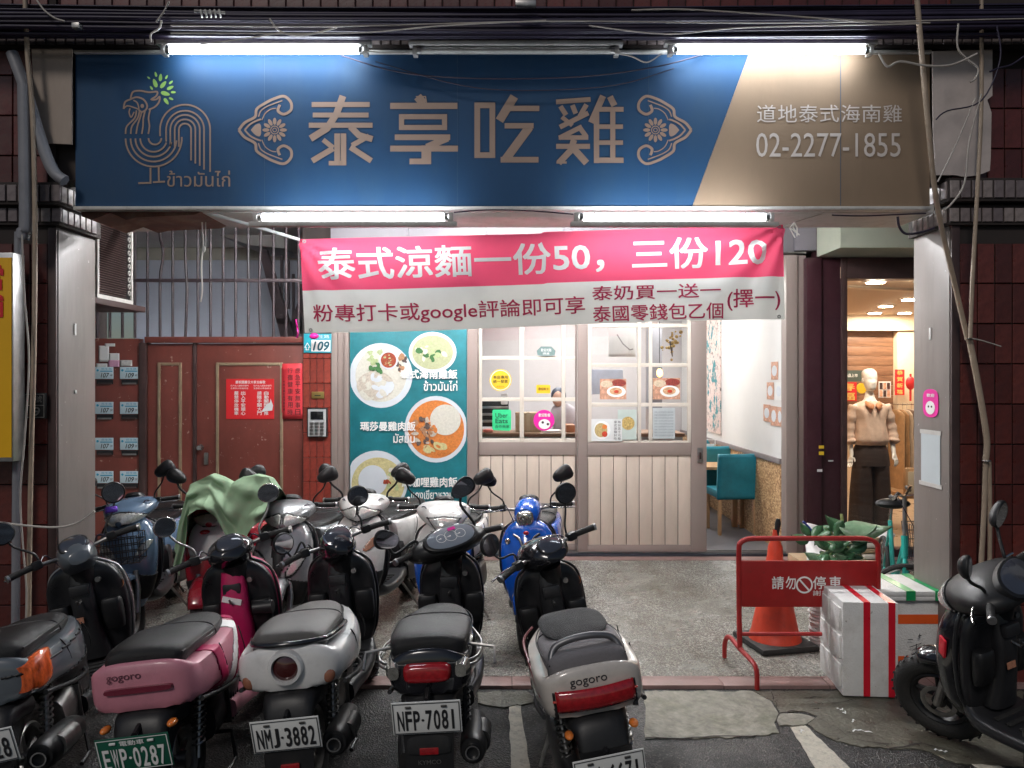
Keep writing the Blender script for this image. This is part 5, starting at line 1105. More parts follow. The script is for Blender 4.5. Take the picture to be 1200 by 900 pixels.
# sign hangers and side panels
for k, (nm, lb, pts, D, m) in enumerate([
    ('panel', 'faded beige metal side panel left of the blue sign', [(37, 57), (84, 57), (84, 169), (60, 168), (42, 166)], 4.33, mat('faded beige metal', (.34, .27, .22), .5, dirt=.4, dcol=(.2, .15, .12), dscale=4, stretch=(1, 1, .3))),
    ('panel', 'torn white vinyl side panel right of the tan sign', [(1093, 60), (1163, 58), (1163, 112), (1157, 117), (1162, 132), (1161, 186), (1160, 200), (1150, 204), (1141, 206), (1130, 207), (1118, 205), (1097, 205), (1094, 150)], 4.33, mat('torn white vinyl', (.50, .43, .40), .6, dirt=.3, dcol=(.3, .24, .2), dscale=5))]):
    t = MB(); n0 = [(PX(a, D), PZ(c, D)) for a, c in pts]; t.prism(n0, D, D + .012); tag(t.build('side_panel', m), lb, 'panel')
o = MB().bb(sx(90), sx(255), 4.42, 4.72, PZ(268, 4.5), PZ(250, 4.5) - .002, ch=.01); 
o = MB(); o.prism([(PX(a, 4.5), PZ(c, 4.5)) for a, c in [(105, 250), (250, 250), (236, 256), (170, 259), (158, 262), (150, 258), (140, 254), (118, 262), (108, 258)]], 4.40, 4.8); tag(o.build('peeling_board', mat('peeling brown board', (.12, .045, .03), .7, var=.4, dirt=.4, dcol=(.35, .28, .2), dscale=5)), 'peeling brown board under the left end of the sign', 'board')
o = MB().bb(PX(150, 4.6), PX(1075, 4.6), 4.42, 4.85, PZ(257, 4.6), PZ(248, 4.6)); tag(o.build('soffit_strip', m_whitemetal), 'grimy white strip running under the whole sign', 'board')

# ------------------------------------------------------------------ banner
BD = 4.50
bn = thing('cloth_banner', 'pink and white cloth banner hung under the sign advertising cold noodles', 'banner', (PX(636, BD), BD, PZ(390, BD)))
def bpt(u, v, off=0):
    """u 0..1 left to right, v 0..1 bottom to top"""
    tl, tr, bl_, br_ = (350, 280), (918, 263), (357, 390), (921, 374)
    tops = tl[1] + (tr[1] - tl[1]) * u + 3.5 * math.sin(math.pi * u) * .6 - (2 * math.sin(math.pi * u) if u > .5 else 0)
    bots = bl_[1] + (br_[1] - bl_[1]) * u + 1.5 * math.sin(2 * math.pi * u)
    x = (bl_[0] + (tl[0] - bl_[0]) * v) * (1 - u) + (br_[0] + (tr[0] - br_[0]) * v) * u
    x += 3 * math.sin(v * 3.1) * (u > .97) * 0
    py = bots + (tops - bots) * v
    dy = .008 * math.sin(u * 9 + v * 2) + .002 * math.sin(u * 23 - v * 5)
    # diagonal tension folds from the two top corners
    a = math.atan2((1 - v) * .195, u + .004); g = math.exp(-u / .16)
    dy += .014 * g * math.sin(a * 14)
    a2 = math.atan2((1 - v) * .195, 1 - u + .004); g2 = math.exp(-(1 - u) / .22)
    dy += .018 * g2 * math.sin(a2 * 13 + 1)
    return (PX(x, BD), BD + dy - off, PZ(py, BD))
VS = .452
t = MB().grid(lambda u, v: bpt(u, VS + v * (1 - VS)), 140, 18); t.build('pink_field', m_pinkban, bn, smooth=80)
t = MB().grid(lambda u, v: bpt(u, v * VS), 140, 14); t.build('white_field', m_whiteban, bn, smooth=80)
def btext(s, x0, y0, x1, y1, m, bold=.0, x1s=None):
    """box in banner percent: px along banner, v from top"""
    vs, fs, asp = glyphs(s); bmm = bmesh.new(); bx, by = bold / asp, bold
    for c_, (dx, dy) in enumerate(((-bx, -by), (bx, -by), (bx, by), (-bx, by)) if bold else ((0, 0),)):
        vv = [bmm.verts.new((x0 + (.5 + (u - .5) * (1 - 2 * bx) + dx) * (x1 - x0), c_ * .0004, y0 + (.5 + (v - .5) * (1 - 2 * by) + dy) * (y1 - y0))) for u, v in vs]
        for f in fs:
            try: bmm.faces.new([vv[i] for i in f])
            except ValueError: pass
    k0 = int(x0 / .012); 
    for k in range(k0, int(x1 / .012) + 2):
        bmesh.ops.bisect_plane(bmm, geom=bmm.verts[:] + bmm.edges[:] + bmm.faces[:], plane_co=(k * .012, 0, 0), plane_no=(1, 0, 0))
    for k in range(0, 14):
        bmesh.ops.bisect_plane(bmm, geom=bmm.verts[:] + bmm.edges[:] + bmm.faces[:], plane_co=(0, 0, k / 14), plane_no=(0, 0, 1))
    bmm.verts.index_update(); t = MB(); t.add([bpt(v.co.x, v.co.z, .0035 + v.co.y) for v in bmm.verts], [tuple(v.index for v in f.verts) for f in bmm.faces]); bmm.free()
    t.build('lettering', m, bn, smooth=0, recalc=False)
ub = lambda px: (px - 352) / (919 - 352)
btext('泰式涼麵一份50，三份120', ub(372), .55, ub(898), .90, m_whiteprint, .015)
btext('粉專打卡或google評論即可享', ub(363), .085, ub(683), .30, m_pinkprint, .006)
btext('泰奶買一送一', ub(692), .245, ub(843), .40, m_pinkprint, .008)
btext('泰國零錢包乙個', ub(692), .015, ub(846), .19, m_pinkprint, .008)
btext('(擇一)', ub(851), .10, ub(914), .33, m_pinkprint, .008)
t = MB()
for u, v in ((.012, .03), (.012, .97), (.988, .03), (.988, .97)):
    p = Vector(bpt(u, v, .004)); t.torus(p, (0, 1, 0), .008, .003, 14, 6)
t.build('eyelets', m_steel, bn)
rp_ = MB().tube([P(237, 248, 4.46), P(292, 263, 4.46), P(351, 281, 4.48)], .010, 8); tag(rp_.build('banner_pole', m_white), 'thin white pole slanting from the sign soffit to the left banner corner', 'pole')
rp_ = MB().tube([P(919, 264, 4.48), P(945, 256, 4.46), P(965, 250, 4.45)], .003, 6); tag(rp_.build('tie_rope', m_cablew), 'thin rope tying the right banner corner', 'rope')
t = MB(); r = random.Random(8)
for k in range(5): t.tube([P(931 + r.uniform(-1, 1), 261, 4.46), P(929 + r.uniform(-4, 5), 268 + r.uniform(-2, 2), 4.45), P(932 + r.uniform(-4, 5), 277 + r.uniform(-2, 2), 4.46)], .004, 6)
tag(t.build('rope_knot', m_whiteban), 'knotted white rope end hanging right of the banner', 'rope')
t = MB(); t.tube(curve_pts([P(236, 252, 4.6), P(238, 285, 4.6), P(236, 310, 4.6), P(237, 340, 4.6), P(235, 354, 4.6)]), .0045, 6); t.sphere(P(239, 292, 4.6), (.012, .01, .02), 8, 6); t.tube([P(241, 252, 4.6), P(241, 290, 4.6)], .003, 6)
tag(t.build('hanging_rope', m_whiteban), 'white rope hanging down in front of the grille', 'rope')
o = thing('magenta_ribbon', 'magenta paper ribbon hanging at the left edge of the banner', 'ribbon', (PX(348, 7.4), 7.4, PZ(398, 7.4)))
MB().grid(lambda u, v: P(347 + 2 * u + 1 * math.sin(v * 5), 374 + 22 * (1 - v), 7.4 + .02 * math.sin(v * 12 + u * 3)), 2, 16).build('strip', m_mag, o, solid=.002); MB().sphere(P(368, 394, 7.4), (.045, .03, .03), 12, 8).build('rosette', m_mag, o)

# ------------------------------------------------------------------ louvred unit at the left
ac = thing('louvred_box', 'dark louvred metal box in a white frame inside the left pillar', 'ventilation box', (-2.95, 5.55, 2.3))
x = -2.865; y0, y1 = PX(600, 1) * 0 + 5.30, 5.80; z0, z1 = 2.345, 3.02
MB().bb(x - .30, x - .012, y0, y1, z0, z1, ch=.004).build('case', m_black, ac)
k = 0; z = z0 + .012
while z < z1 - .01:
    MB().box((x - .004, (y0 + y1) / 2 - .03, z), (.018, y1 - y0 - .11, .004), rot=(0, R(35), 0)).build('slat', m_edge, ac); z += .0165; k += 1
MB().bb(x - .006, x + .008, y0, y0 + .025, z0, z1, ch=.002).build('frame', m_whitemetal, ac); MB().bb(x - .006, x + .008, y1 - .025, y1, z0, z1, ch=.002).build('frame', m_whitemetal, ac)
MB().bb(x - .30, x + .008, y0, y1, z0 - .03, z0 - .001, ch=.002).build('frame', m_whitemetal, ac)
t = MB()
for k in range(13): t.torus((x + .002, y1 - .05, z0 + .05 + k * .05), (1, 0, 0), .015, .005, 12, 6)
t.build('lattice_rings', m_whitemetal, ac)
MB().bb(x - .32, x + .03, y0 - .1, y1 + .15, z0 - .075, z0 - .032, ch=.004).build('support_board', m_edge, ac)

# ------------------------------------------------------------------ pipes, conduits, cables
def cable(name, label, pts, r, m, D=None, grp=None, smooth=6, cat='cable'):
    p = [P(a[0], a[1], a[2] if len(a) > 2 else D) for a in pts]
    return tag(MB().tube(curve_pts(p, smooth) if len(p) > 2 else p, r, 7).build(name, m, smooth=60), label, cat, grp)
cable('drain_pipe', 'thick grey drain pipe beside the left pillar, upper section', [(29, 100), (30, 170), (31, 262), (28, 271), (26, 280)], .036, m_pipe, 4.25, cat='pipe')
cable('drain_pipe', 'grey vertical pipe at the far left behind the yellow sign, lower section', [(22, 272), (20, 500), (18, 780)], .022, m_pipe, 4.30, cat='pipe')
cable('ribbed_hose', 'pale flexible duct curving down beside the beige side panel', [(14, 62), (30, 105), (48, 165), (62, 200), (76, 212)], .032, m_pipe, 4.27, cat='pipe')
cable('conduit', 'tan conduit running the full height of the left pillar', [(29, -20), (32, 60), (38, 130), (41, 250), (40, 400), (36, 560), (33, 760)], .013, m_cabletan, 4.24, cat='pipe')
cable('thin_cable', 'thin pale cable hanging along the left pillar', [(26, 275), (29, 350), (34, 420), (30, 500), (24, 580), (27, 640), (31, 690), (30, 740)], .005, m_cablew, 4.2)
cable('sagging_cord', 'pale cord sagging across the left pillar at knee height of the pipes', [(-10, 611), (30, 616), (66, 618), (90, 613), (111, 599)], .006, m_cablew, 4.15)
cable('conduit', 'tan conduit slanting down the right pillar from the sign end', [(1074, -10, 4.1), (1078, 40, 4.1), (1088, 150, 4.12), (1098, 240, 4.2), (1118, 330, 4.28), (1134, 398, 4.3)], .014, m_cabletan, 4.2, cat='pipe')
cable('conduit', 'tan conduit hanging straight down at the right of the torn panel', [(1150, -10), (1150, 120), (1146, 210), (1140, 320), (1137, 396)], .011, m_cabletan, 4.26, cat='pipe')
cable('conduit', 'tan conduit below the junction on the right pillar', [(1136, 398), (1146, 450), (1156, 512), (1155, 540)], .017, m_cabletan, 4.30, cat='pipe')
cable('conduit', 'lowest tan conduit section on the right pillar', [(1155, 540), (1153, 600), (1149, 680), (1146, 780)], .014, m_cabletan, 4.31, cat='pipe')
cable('conduit', 'second lowest tan conduit beside the black scooter mirror', [(1159, 541), (1160, 610), (1159, 780)], .012, m_cabletan, 4.33, cat='pipe')
cable('thin_cable', 'short white wire sticking out of the conduit joint', [(1135, 396), (1150, 399), (1173, 406)], .004, m_cablew, 4.26)
t = MB(); 
for yy in (397, 540): t.torus(P(1136 if yy < 500 else 1156, yy, 4.30), (0, 0, 1), .019, .005, 14, 6)
tag(t.build('cable_clamps', m_steel), 'steel clamps on the right pillar conduits', 'clamps')
r = random.Random(21)
for k in range(34):
    y = 8 + k * 1.08 + r.uniform(-1.2, 1.2); D = 4.12 + r.uniform(0, .2); sag = r.uniform(1, 7); ph = r.uniform(-60, 60)
    pts = [(-60 + j * 165, y + r.uniform(-.8, .8) + sag * math.sin(math.pi * max(0, min(1, (j * 165 + ph) / 1300))) - sag * .5, D) for j in range(9)]
    cable('utility_cable', 'black cable strung in the thick bundle across the top above the tiled band', pts, r.choice([.006, .008, .010, .014]), m_cable, grp='black cables strung above the tiled band', smooth=3)
for k, (pts, rr, lb) in enumerate([
    ([(200, 30), (400, 31), (640, 25), (900, 27), (1200, 22)], .0035, 'pale wire stretched along the black cable bundle'),
    ([(200, 39), (330, 39.5), (430, 38), (520, 30), (640, 24)], .0035, 'pale wire rising from the left tube towards the middle'),
    ([(690, 30), (780, 40), (860, 33), (960, 30), (1080, 28)], .0035, 'pale wire dipping over the upper right tube'),
    ([(740, 12), (800, 11), (900, 17), (1000, 24), (1090, 27)], .004, 'pale wire sloping over the tan part of the sign'),
    ([(316, 22), (326, 35), (342, 41), (365, 40), (395, 32)], .005, 'short looping pale wire above the left tube'),
    ([(43, 0), (52, 12), (64, 21), (76, 25)], .005, 'short white wire end at the top left'),
    ([(198, 2), (192, 14), (183, 26)], .005, 'short white cable end left of the upper left tube'),
    ([(189, 24), (187, 33), (177, 40), (177, 49)], .005, 'bent white wire stub left of the upper left tube'),
    ([(235, 52), (290, 45), (330, 38)], .0035, 'thin wire rising to the right above the upper left tube'),
    ([(1030, 63), (1040, 78), (1055, 72), (1085, 77), (1115, 76), (1145, 63)], .006, 'black and white wire looping from the upper right tube to the torn panel'),
    ([(1123, 28), (1122, 55), (1132, 68), (1146, 80), (1143, 92), (1137, 96)], .005, 'grey wire curling down over the torn panel'),
    ([(1143, 115), (1120, 170), (1099, 213)], .004, 'white wire slanting down across the torn panel'),
    ([(1150, 110), (1136, 165), (1130, 215), (1114, 240), (1105, 246)], .005, 'brown wire hanging down the torn panel to the sign corner'),
    ([(1168, 30), (1172, 70), (1150, 118), (1110, 130), (1097, 140)], .004, 'dark wire curling behind the torn panel'),
    ([(1200, 66), (1185, 76), (1170, 80), (1160, 84)], .005, 'dark cable leaving the torn panel to the right'),
    ([(400, 65), (470, 85), (560, 92), (680, 90), (770, 78), (830, 62)], .004, 'thin dark cable sagging across the top of the blue sign'),
    ([(440, 72), (540, 100), (620, 106), (720, 100), (790, 80)], .003, 'second thin dark cable sagging lower across the blue sign'),
    ([(532, 249), (570, 246), (620, 247), (672, 251)], .004, 'dark wire linking the two lower tubes'),
    ([(975, 252), (1010, 253), (1060, 251), (1085, 250)], .004, 'dark wire under the right end of the sign'),
    ([(1052, 254), (1054, 266), (1062, 274), (1080, 272), (1095, 267)], .007, 'thick black cable loop under the right end of the sign'),
    ([(720, 62), (740, 66), (758, 73), (775, 63)], .004, 'white wire drooping between the unlit tube and the right tube'),
    ([(430, 60), (450, 62), (480, 62)], .004, 'white wire joining the left tube to the unlit tube')]):
    dark = any(w_ in lb for w_ in ('dark', 'thick black')); y = 4.09 if k < 15 else (4.30 if k < 17 else 4.22)
    cable('loose_wire', lb, [(a, c, y - (.02 if 8 < k < 15 else 0)) for a, c in pts], rr, m_cable if dark else m_cablew, grp='loose wires round the sign', smooth=5)
o = thing('insulator_clamp', 'white ribbed cable clamp hanging in the cable bundle above the left tube', 'clamp', P(247, 22, 4.08))
t = MB()
for k in range(5): t.torus(P(236 + k * 5.4, 16, 4.06), (1, .3, .2), .016, .006, 14, 6)
t.build('rings', m_whitemetal, o); MB().tube([P(228, 13, 4.06), P(264, 15, 4.06)], .008, 8).build('rod', m_steel, o)
for k, (a, c, d, e, lb) in enumerate([(604, 2, 628, 8, 'small grey junction box at the top middle of the cable bundle'), (86, 28, 95, 34, 'small grey junction box on the beam at the upper left')]):
    o = MB().bb(PX(a, 4.08), PX(d, 4.08), 4.06, 4.10, PZ(e, 4.08), PZ(c, 4.08), ch=.004); tag(o.build('junction_box', m_steel), lb, 'junction box')
cable('stair_duct', 'white corrugated duct running under the soffit at the left', [(150, 266, 5.6), (190, 266, 5.6), (205, 262, 5.5), (215, 252, 5.4)], .035, m_whitemetal, cat='pipe')

# yellow light box sign at far left, small square sign on pillar
ys = thing('yellow_sign', 'yellow sign with red lettering cut off by the left edge of the picture', 'sign', (PX(-15, 4.2), 4.25, PZ(540, 4.2)))
MB().bb(PX(-60, 4.2), PX(15.5, 4.2), 4.2, 4.3, PZ(541, 4.2), PZ(296, 4.2), ch=.004).build('case', m_alu, ys)
MB().bb(PX(-58, 4.2), PX(14, 4.2), 4.196, 4.1995, PZ(536, 4.2), PZ(302, 4.2)).build('face', mat('yellow sign face', (.85, .45, .005), .4, var=.04), ys)
t = MB(); text(t, '當', tpx(-22, 310, 4, 340, 4.192), .03); text(t, '舖', tpx(-22, 345, 4, 372, 4.192), .03); t.build('lettering', m_redpaper, ys)
o = thing('number_tile', 'small black metal number sign with white strokes on the left pillar', 'sign', (PX(40, 4.36), 4.36, PZ(490, 4.36)))
MB().bb(PX(28, 4.36), PX(53, 4.36), 4.36, 4.38, PZ(490.5, 4.36), PZ(460.5, 4.36), ch=.003).build('plate', m_black, o)
t = MB(); 
for pts in ([(29.5, 462), (51.5, 462), (51.5, 489), (29.5, 489)],): ribbon(t, pts, .8, lambda a, c: (PX(a, 4.356), 4.356, PZ(c, 4.356)), True)
text(t, '號', tpx(41, 463.5, 49, 471.5, 4.356)); text(t, '9', tpx(39, 477, 47, 487.5, 4.356), .01); ribbon(t, [(29.5, 475), (51.5, 475)], .8, lambda a, c: (PX(a, 4.356), 4.356, PZ(c, 4.356)))
t.build('number', m_steel, o)
for k, (a, c) in enumerate([(88, 386), (88.5, 459), (1090, 391)]):
    X = XL + .009 if a < 600 else XR - .009; D = X * FPX / (a - CX); o = MB().box((X, D, PZ(c, D)), (.006, .02, .07 if k != 1 else .02), ch=.002); tag(o.build('wall_hook', m_white), ['small white hook on the left cladding above head height', 'small white square on the left cladding', 'small white hook on the right cladding'][k], 'hook')
# stickers on the right pillar cladding (facing -x)
def claddown(px0, px1, py0, py1, name, label, m, cat, extra=None, rnd=0):
    X = XR - .008; D0 = X * FPX / (px1 - CX); D1 = X * FPX / (px0 - CX); Dm = (D0 + D1) / 2
    o = thing(name, label, cat, (X, Dm, PZ(py1, Dm))); z0, z1 = PZ(py1, Dm), PZ(py0, Dm)
    if rnd: t = MB().prism([((D0 + D1) / 2 + (D1 - D0) / 2 * math.copysign(abs(math.cos(w)) ** .8, math.cos(w)), (z0 + z1) / 2 + (z1 - z0) / 2 * math.copysign(abs(math.sin(w)) ** .5, math.sin(w))) for w in [2 * math.pi * k / 28 for k in range(28)]], X - .003, X, 'x')
    else: t = MB().bb(X - .003, X, D0, D1, z0, z1)
    t.build('sheet', m, o)
    if extra: extra(o, X - .005, D0, D1, z0, z1)
def exA(o, X, D0, D1, z0, z1):
    t = MB(); text(t, '歡迎', lambda u, v: (X, D1 - (D1 - D0) * (.28 + .5 * u), z1 - (z1 - z0) * (.28 - .12 * v)), .02)
    t.prism([((D0 + D1) / 2 + (D1 - D0) * .30 * math.cos(w), z0 + (z1 - z0) * .34 + (z1 - z0) * .24 * math.sin(w)) for w in [k * .4 for k in range(16)]], X, X + .0015, 'x'); t.build('print', m_whiteprint, o)
    t = MB()
    for s_ in (-1, 1): t.prism([((D0 + D1) / 2 + (D1 - D0) * (.1 * s_ + .05 * math.cos(w)), z0 + (z1 - z0) * .38 + (z1 - z0) * .04 * math.sin(w)) for w in [k * .7 for k in range(9)]], X - .001, X, 'x')
    t.build('dark_dots', m_edge, o)
claddown(1082, 1100, 456, 489, 'pink_sticker', 'oval magenta sticker on the right pillar cladding', m_mag, 'sticker', exA, 1)
claddown(1080, 1102, 507, 568, 'paper_notice', 'blank pale paper notice taped on the right pillar cladding', mat('pale grey blue paper', (.50, .55, .57), .6, var=.04), 'notice', lambda o, X, D0, D1, z0, z1: [MB().bb(X, X + .003, D0 - .02, D1 + .02, z0 - .012, z0 + .012).build('tape', m_whitemetal, o), MB().bb(X, X + .003, D0 - .01, D1 + .01, z1 - .01, z1 + .015).build('tape', m_whitemetal, o)])

# ------------------------------------------------------------------ barrier sign
BY = 4.56
bs = thing('barrier_sign', 'red steel no parking barrier with white characters standing by the foam boxes', 'barrier', (PX(948, BY), BY, FL))
def BP(a, c, d=0): return (PX(a, BY), BY + d, PZ(c, BY))
z_b = FL + .02
MB().tube(curve_pts([BP(867, 762), BP(866, 700), BP(866, 645), BP(868, 636), BP(875, 632), BP(885, 631)], 5) + curve_pts([BP(1008, 631), BP(1018, 632), BP(1027, 637), BP(1029, 648), BP(1029, 700), BP(1029, 762)], 5), .015, 10).build('frame_tube', m_redmetal, bs)
MB().bb(PX(868, BY), PX(1028, BY), BY - .006, BY + .006, PZ(711, BY), PZ(657, BY), ch=.002).build('panel', m_redmetal, bs)
MB().tube([BP(868, 743), BP(1028, 743)], .012, 8).build('cross_tube', m_redmetal, bs)
for a in (867, 1029):
    X = PX(a, BY); s_ = -1 if a < 900 else 1
    MB().tube(curve_pts([(X - .03, BY + .22, FL + .004), (X - .03, BY + .21, FL + .10), (X - .02, BY + .15, FL + .155), (X, BY, FL + .135), (X + .02, BY - .15, FL + .12), (X + .03, BY - .215, FL + .09), (X + .03, BY - .225, .004)], 4), .014, 10).build('foot', m_redmetal, bs)
t = MB(); yb = BY - .0085
for k, (ch, a, d) in enumerate([('請', 904, 918), ('勿', 920, 932), ('停', 952, 967), ('車', 971, 985)]): text(t, ch, tbox(PX(a, BY), PX(d, BY), PZ(690, BY), PZ(675, BY), yb), .012)
text(t, '謝謝', tbox(PX(952, BY), PX(972, BY), PZ(697.5, BY), PZ(691.5, BY), yb)); ribbon(t, arc(942, 685, 9, 0, 360, 28), 2, lambda a, c: (PX(a, BY), yb, PZ(c, BY))); ribbon(t, [(936.5, 679), (948, 692)], 2, lambda a, c: (PX(a, BY), yb - .0007, PZ(c, BY)))
t.build('lettering', m_whiteprint, bs)

# traffic cone
cy_ = 5.03
cn = thing('traffic_cone', 'orange traffic cone with a black base standing behind the red barrier', 'cone', (PX(908, cy_), cy_, FL))
cxx = PX(908, cy_)
MB().box((cxx, cy_, FL + .022), (.40, .40, .042), rot=(0, 0, R(12)), ch=.02).build('base', m_rubber, cn)
MB().lathe([(.168, .043), (.160, .07), (.150, .09), (.09, .38), (.045, .60), (.035, .655), (.028, .66)], (cxx, cy_, FL), n=32).build('cone_body', m_cone, cn, smooth=50)
t = MB()
def conepatch(z0, z1, a0, a1, r_at, m, nm): MB().grid(lambda u, v: (cxx + (r_at(z0 + (z1 - z0) * v) + .004) * math.cos(a0 + (a1 - a0) * u), cy_ + (r_at(z0 + (z1 - z0) * v) + .004) * math.sin(a0 + (a1 - a0) * u), FL + z0 + (z1 - z0) * v), 10, 2).build(nm, m, cn)
rc = lambda z: .15 + (.09 - .15) * (z - .09) / .33
conepatch(.30, .42, R(-150), R(-60), rc, m_paperw, 'label')
st_ = thing('black_handle', 'black handled stick stuck into the tip of the traffic cone', 'stick', (cxx + .02, cy_, FL + .6))
MB().tube([(cxx, cy_, FL + .62), (cxx + .012, cy_, FL + .72), (cxx + .02, cy_, FL + .79), (cxx + .022, cy_, FL + .82)], [.012, .014, .020, .012], 10).build('grip', m_black, st_)
MB().lathe([(.05, 0), (.046, .06), (.02, .12), (.014, .17)], (cxx + .002, cy_, FL + .58), n=20).build('orange_tip', m_cone, st_)
bk = thing('rope_coil', 'upright coil of white plastic hose behind the barrier', 'coil', (PX(964, 5.0), 5.0, FL))
t = MB()
for k in range(16): t.torus((PX(964, 5.0) + .006 * math.sin(k * 2.3), 5.0 + .005 * math.cos(k * 3.1), FL + .012 + k * .021), (.03 * math.sin(k), .03 * math.cos(k * 1.7), 1), .075, .0105, 24, 6)
t.build('coils', m_foam, bk)

# ------------------------------------------------------------------ foam boxes
def fbox(name, label, corners_c, wdt, dpt, hgt, yaw, z, tapes, lidh=.0, grp='polystyrene boxes by the right pillar', ribs=False, hb=()):
    o = thing(name, label, 'foam box', (corners_c[0], corners_c[1], z), grp); o.rotation_euler = (0, 0, yaw)
    b = MB().box((0, 0, (hgt - lidh) / 2), (wdt, dpt, hgt - lidh - .001), ch=.008); b.build('box_body', m_foam, o, local=True)
    if lidh: MB().box((0, 0, hgt - lidh / 2), (wdt + .006, dpt + .006, lidh - .002), ch=.008).build('lid', m_foam, o, local=True)
    e = .0045 if lidh else .0015
    for x, tw, m, w_ in tapes:
        if w_ == 'over':
            MB().bb(x - tw / 2, x + tw / 2, -dpt / 2 - e - .0015, -dpt / 2 - e, .004, hgt + .0015).bb(x - tw / 2, x + tw / 2, -dpt / 2 - e, dpt / 2 + e, hgt + .0003, hgt + .0018).bb(x - tw / 2, x + tw / 2, dpt / 2 + e, dpt / 2 + e + .0015, .004, hgt).build('tape', m, o, local=True)
        else: MB().bb(-wdt / 2 - e, wdt / 2 + e, -dpt / 2 - e - .0015, -dpt / 2 - e, x - tw / 2, x + tw / 2).bb(-wdt / 2 - e - .0015, -wdt / 2 - e, -dpt / 2 - e, dpt / 2, x - tw / 2, x + tw / 2).build('tape', m, o, local=True)
    if ribs:
        for a in (-1, 1):
            for c in range(3): MB().box((-wdt / 2 - .004, a * dpt * .24, hgt * (.2 + .3 * c)), (.012, dpt * .38, hgt * .24), ch=.005).build('moulded_rib', m_foam, o, local=True)
    return o
# front box: base corner near (992,820), height up to 708
fD = CAMH * FPX / (820 - CY); wF = (1055 - 992) * fD / FPX
hF = (820 - 709) * fD / FPX
fbox('foam_box', 'tall white foam box with two red tapes standing nearest the road', (PX(1024.5, fD), fD + .205, .012), wF, .40, hF, R(-5), .012, [(-.02, .036, m_redtape, 'over'), (.112, .036, m_redtape, 'over')], ribs=True)
f2 = 4.48
fbox('foam_box', 'white foam box with orange tapes and black marker behind the red taped box', (PX(1078, f2), f2 + .23, FL), .40, .36, CAMH - 261 * f2 / FPX - FL, 0, FL, [(.32, .055, m_orangetape, 'side'), (.075, .055, m_orangetape, 'side')])
t = MB(); X0 = PX(1080, f2)
for pts in ([(1066, 751), (1072, 751)], [(1078, 747), (1082, 746)], [(1080, 744), (1080, 749)], [(1068, 760), (1082, 755), (1071, 764), (1086, 757)], [(1076, 756), (1077, 772)], [(1070, 768), (1084, 762)]): ribbon(t, pts, 1, lambda a, c: (PX(a, f2), f2 + .021, PZ(c, f2)))
o = bpy.data.objects.get('foam_box.001'); 
me = t.build('marker_scribble', m_blackprint, o)
zt = CAMH - 261 * f2 / FPX
fbox('foam_box', 'low white foam box lid with two green tapes, on top of the orange taped box', (PX(1068, 4.5), 4.48 + .22, zt + .002), .40, .40, .058, 0, zt + .002, [(-.005, .055, m_greentape, 'over'), (.165, .055, m_greentape, 'over')], lidh=.03)

# ------------------------------------------------------------------ plant, cartons, bicycle
pl = thing('potted_plant', 'broad leaved green pothos plant behind the red barrier', 'plant', (PX(990, 5.9), 5.9, FL))
MB().lathe([(.10, 0), (.14, .26), (.15, .28), (.135, .285), (.12, .25), (.0, .24)], (PX(990, 5.9), 5.9, FL), n=24).build('pot', mat('terracotta pot', (.25, .09, .05), .7), pl)
r = random.Random(5); mleaf = mat('glossy dark green leaf', (.045, .12, .055), .3, var=.4, scale=9, coat=.2); mleaf2 = mat('pale edged leaf', (.13, .22, .13), .35, var=.4, scale=14)
MB().tube(curve_pts([(PX(990, 5.9), 5.9, FL + .2), (PX(988, 5.9), 5.88, .5), (PX(986, 5.9), 5.9, .72)], 4), .012, 6).build('stem', mat('yellow green stem', (.25, .28, .10), .5), pl)
for k in range(40):
    a, c = r.gauss(976, 26), r.uniform(620, 666); ln = r.uniform(.10, .22); th = r.uniform(0, 6.28); tilt = r.uniform(-.9, .3)
    if k == 0: a, c, ln, th, tilt = 1012, 622, .34, .05, -.1
    if k == 1: a, c, ln, th, tilt = 980, 616, .24, 2.0, .2
    D = 5.9 + r.uniform(-.22, .15); org = Vector(P(a, c, D)); ax = Vector((math.cos(th), .3 * math.sin(th) - .2, math.sin(tilt))).normalized(); sd = ax.cross(Vector((r.uniform(-.4, .4), -.75, .65)).normalized()).normalized(); nn = ax.cross(sd)
    vs = []
    for j in range(7):
        u = j / 6; wd = ln * .27 * math.sin(math.pi * u ** .75) if 0 < u < 1 else .002
        for s_ in (-1, 0, 1): vs.append(org + ax * ln * (u - .5) + sd * wd * s_ + nn * (.05 * ln * abs(s_) - ln * .9 * (u - .4) ** 2 * (1 if u > .4 else .2)))
    MB().add(vs, [(j * 3 + i, j * 3 + i + 1, j * 3 + i + 4, j * 3 + i + 3) for j in range(6) for i in range(2)]).build('leaf', mleaf if k % 4 else mleaf2, pl, smooth=70, solid=.001)
    MB().tube([org - ax * ln * .5, (PX(988, 5.9), 5.9, max(.5, org.z - .12))], .0025, 5).build('leaf_stalk', MATS['yellow green stem'], pl)
def flat_stack(name, label, cat, x0, x1, ytop, ybot, D, dp, layers, mats, r):
    o = thing(name, label, cat, (PX((x0 + x1) / 2, D), D, PZ(ybot, D)))
    z0, z1 = PZ(ybot, D), PZ(ytop, D); h = (z1 - z0) / layers
    for k in range(layers):
        MB().box((PX((x0 + x1) / 2, D) + r.uniform(-.02, .02), D + dp / 2 + r.uniform(-.01, .01), z0 + h * (k + .5)), ((x1 - x0) * D / FPX * r.uniform(.9, 1), dp, h * .82), rot=(0, 0, r.uniform(-.06, .06)), ch=.006).build('layer', mats[k % len(mats)], o)
    return o
hst = PZ(662, 6.3)
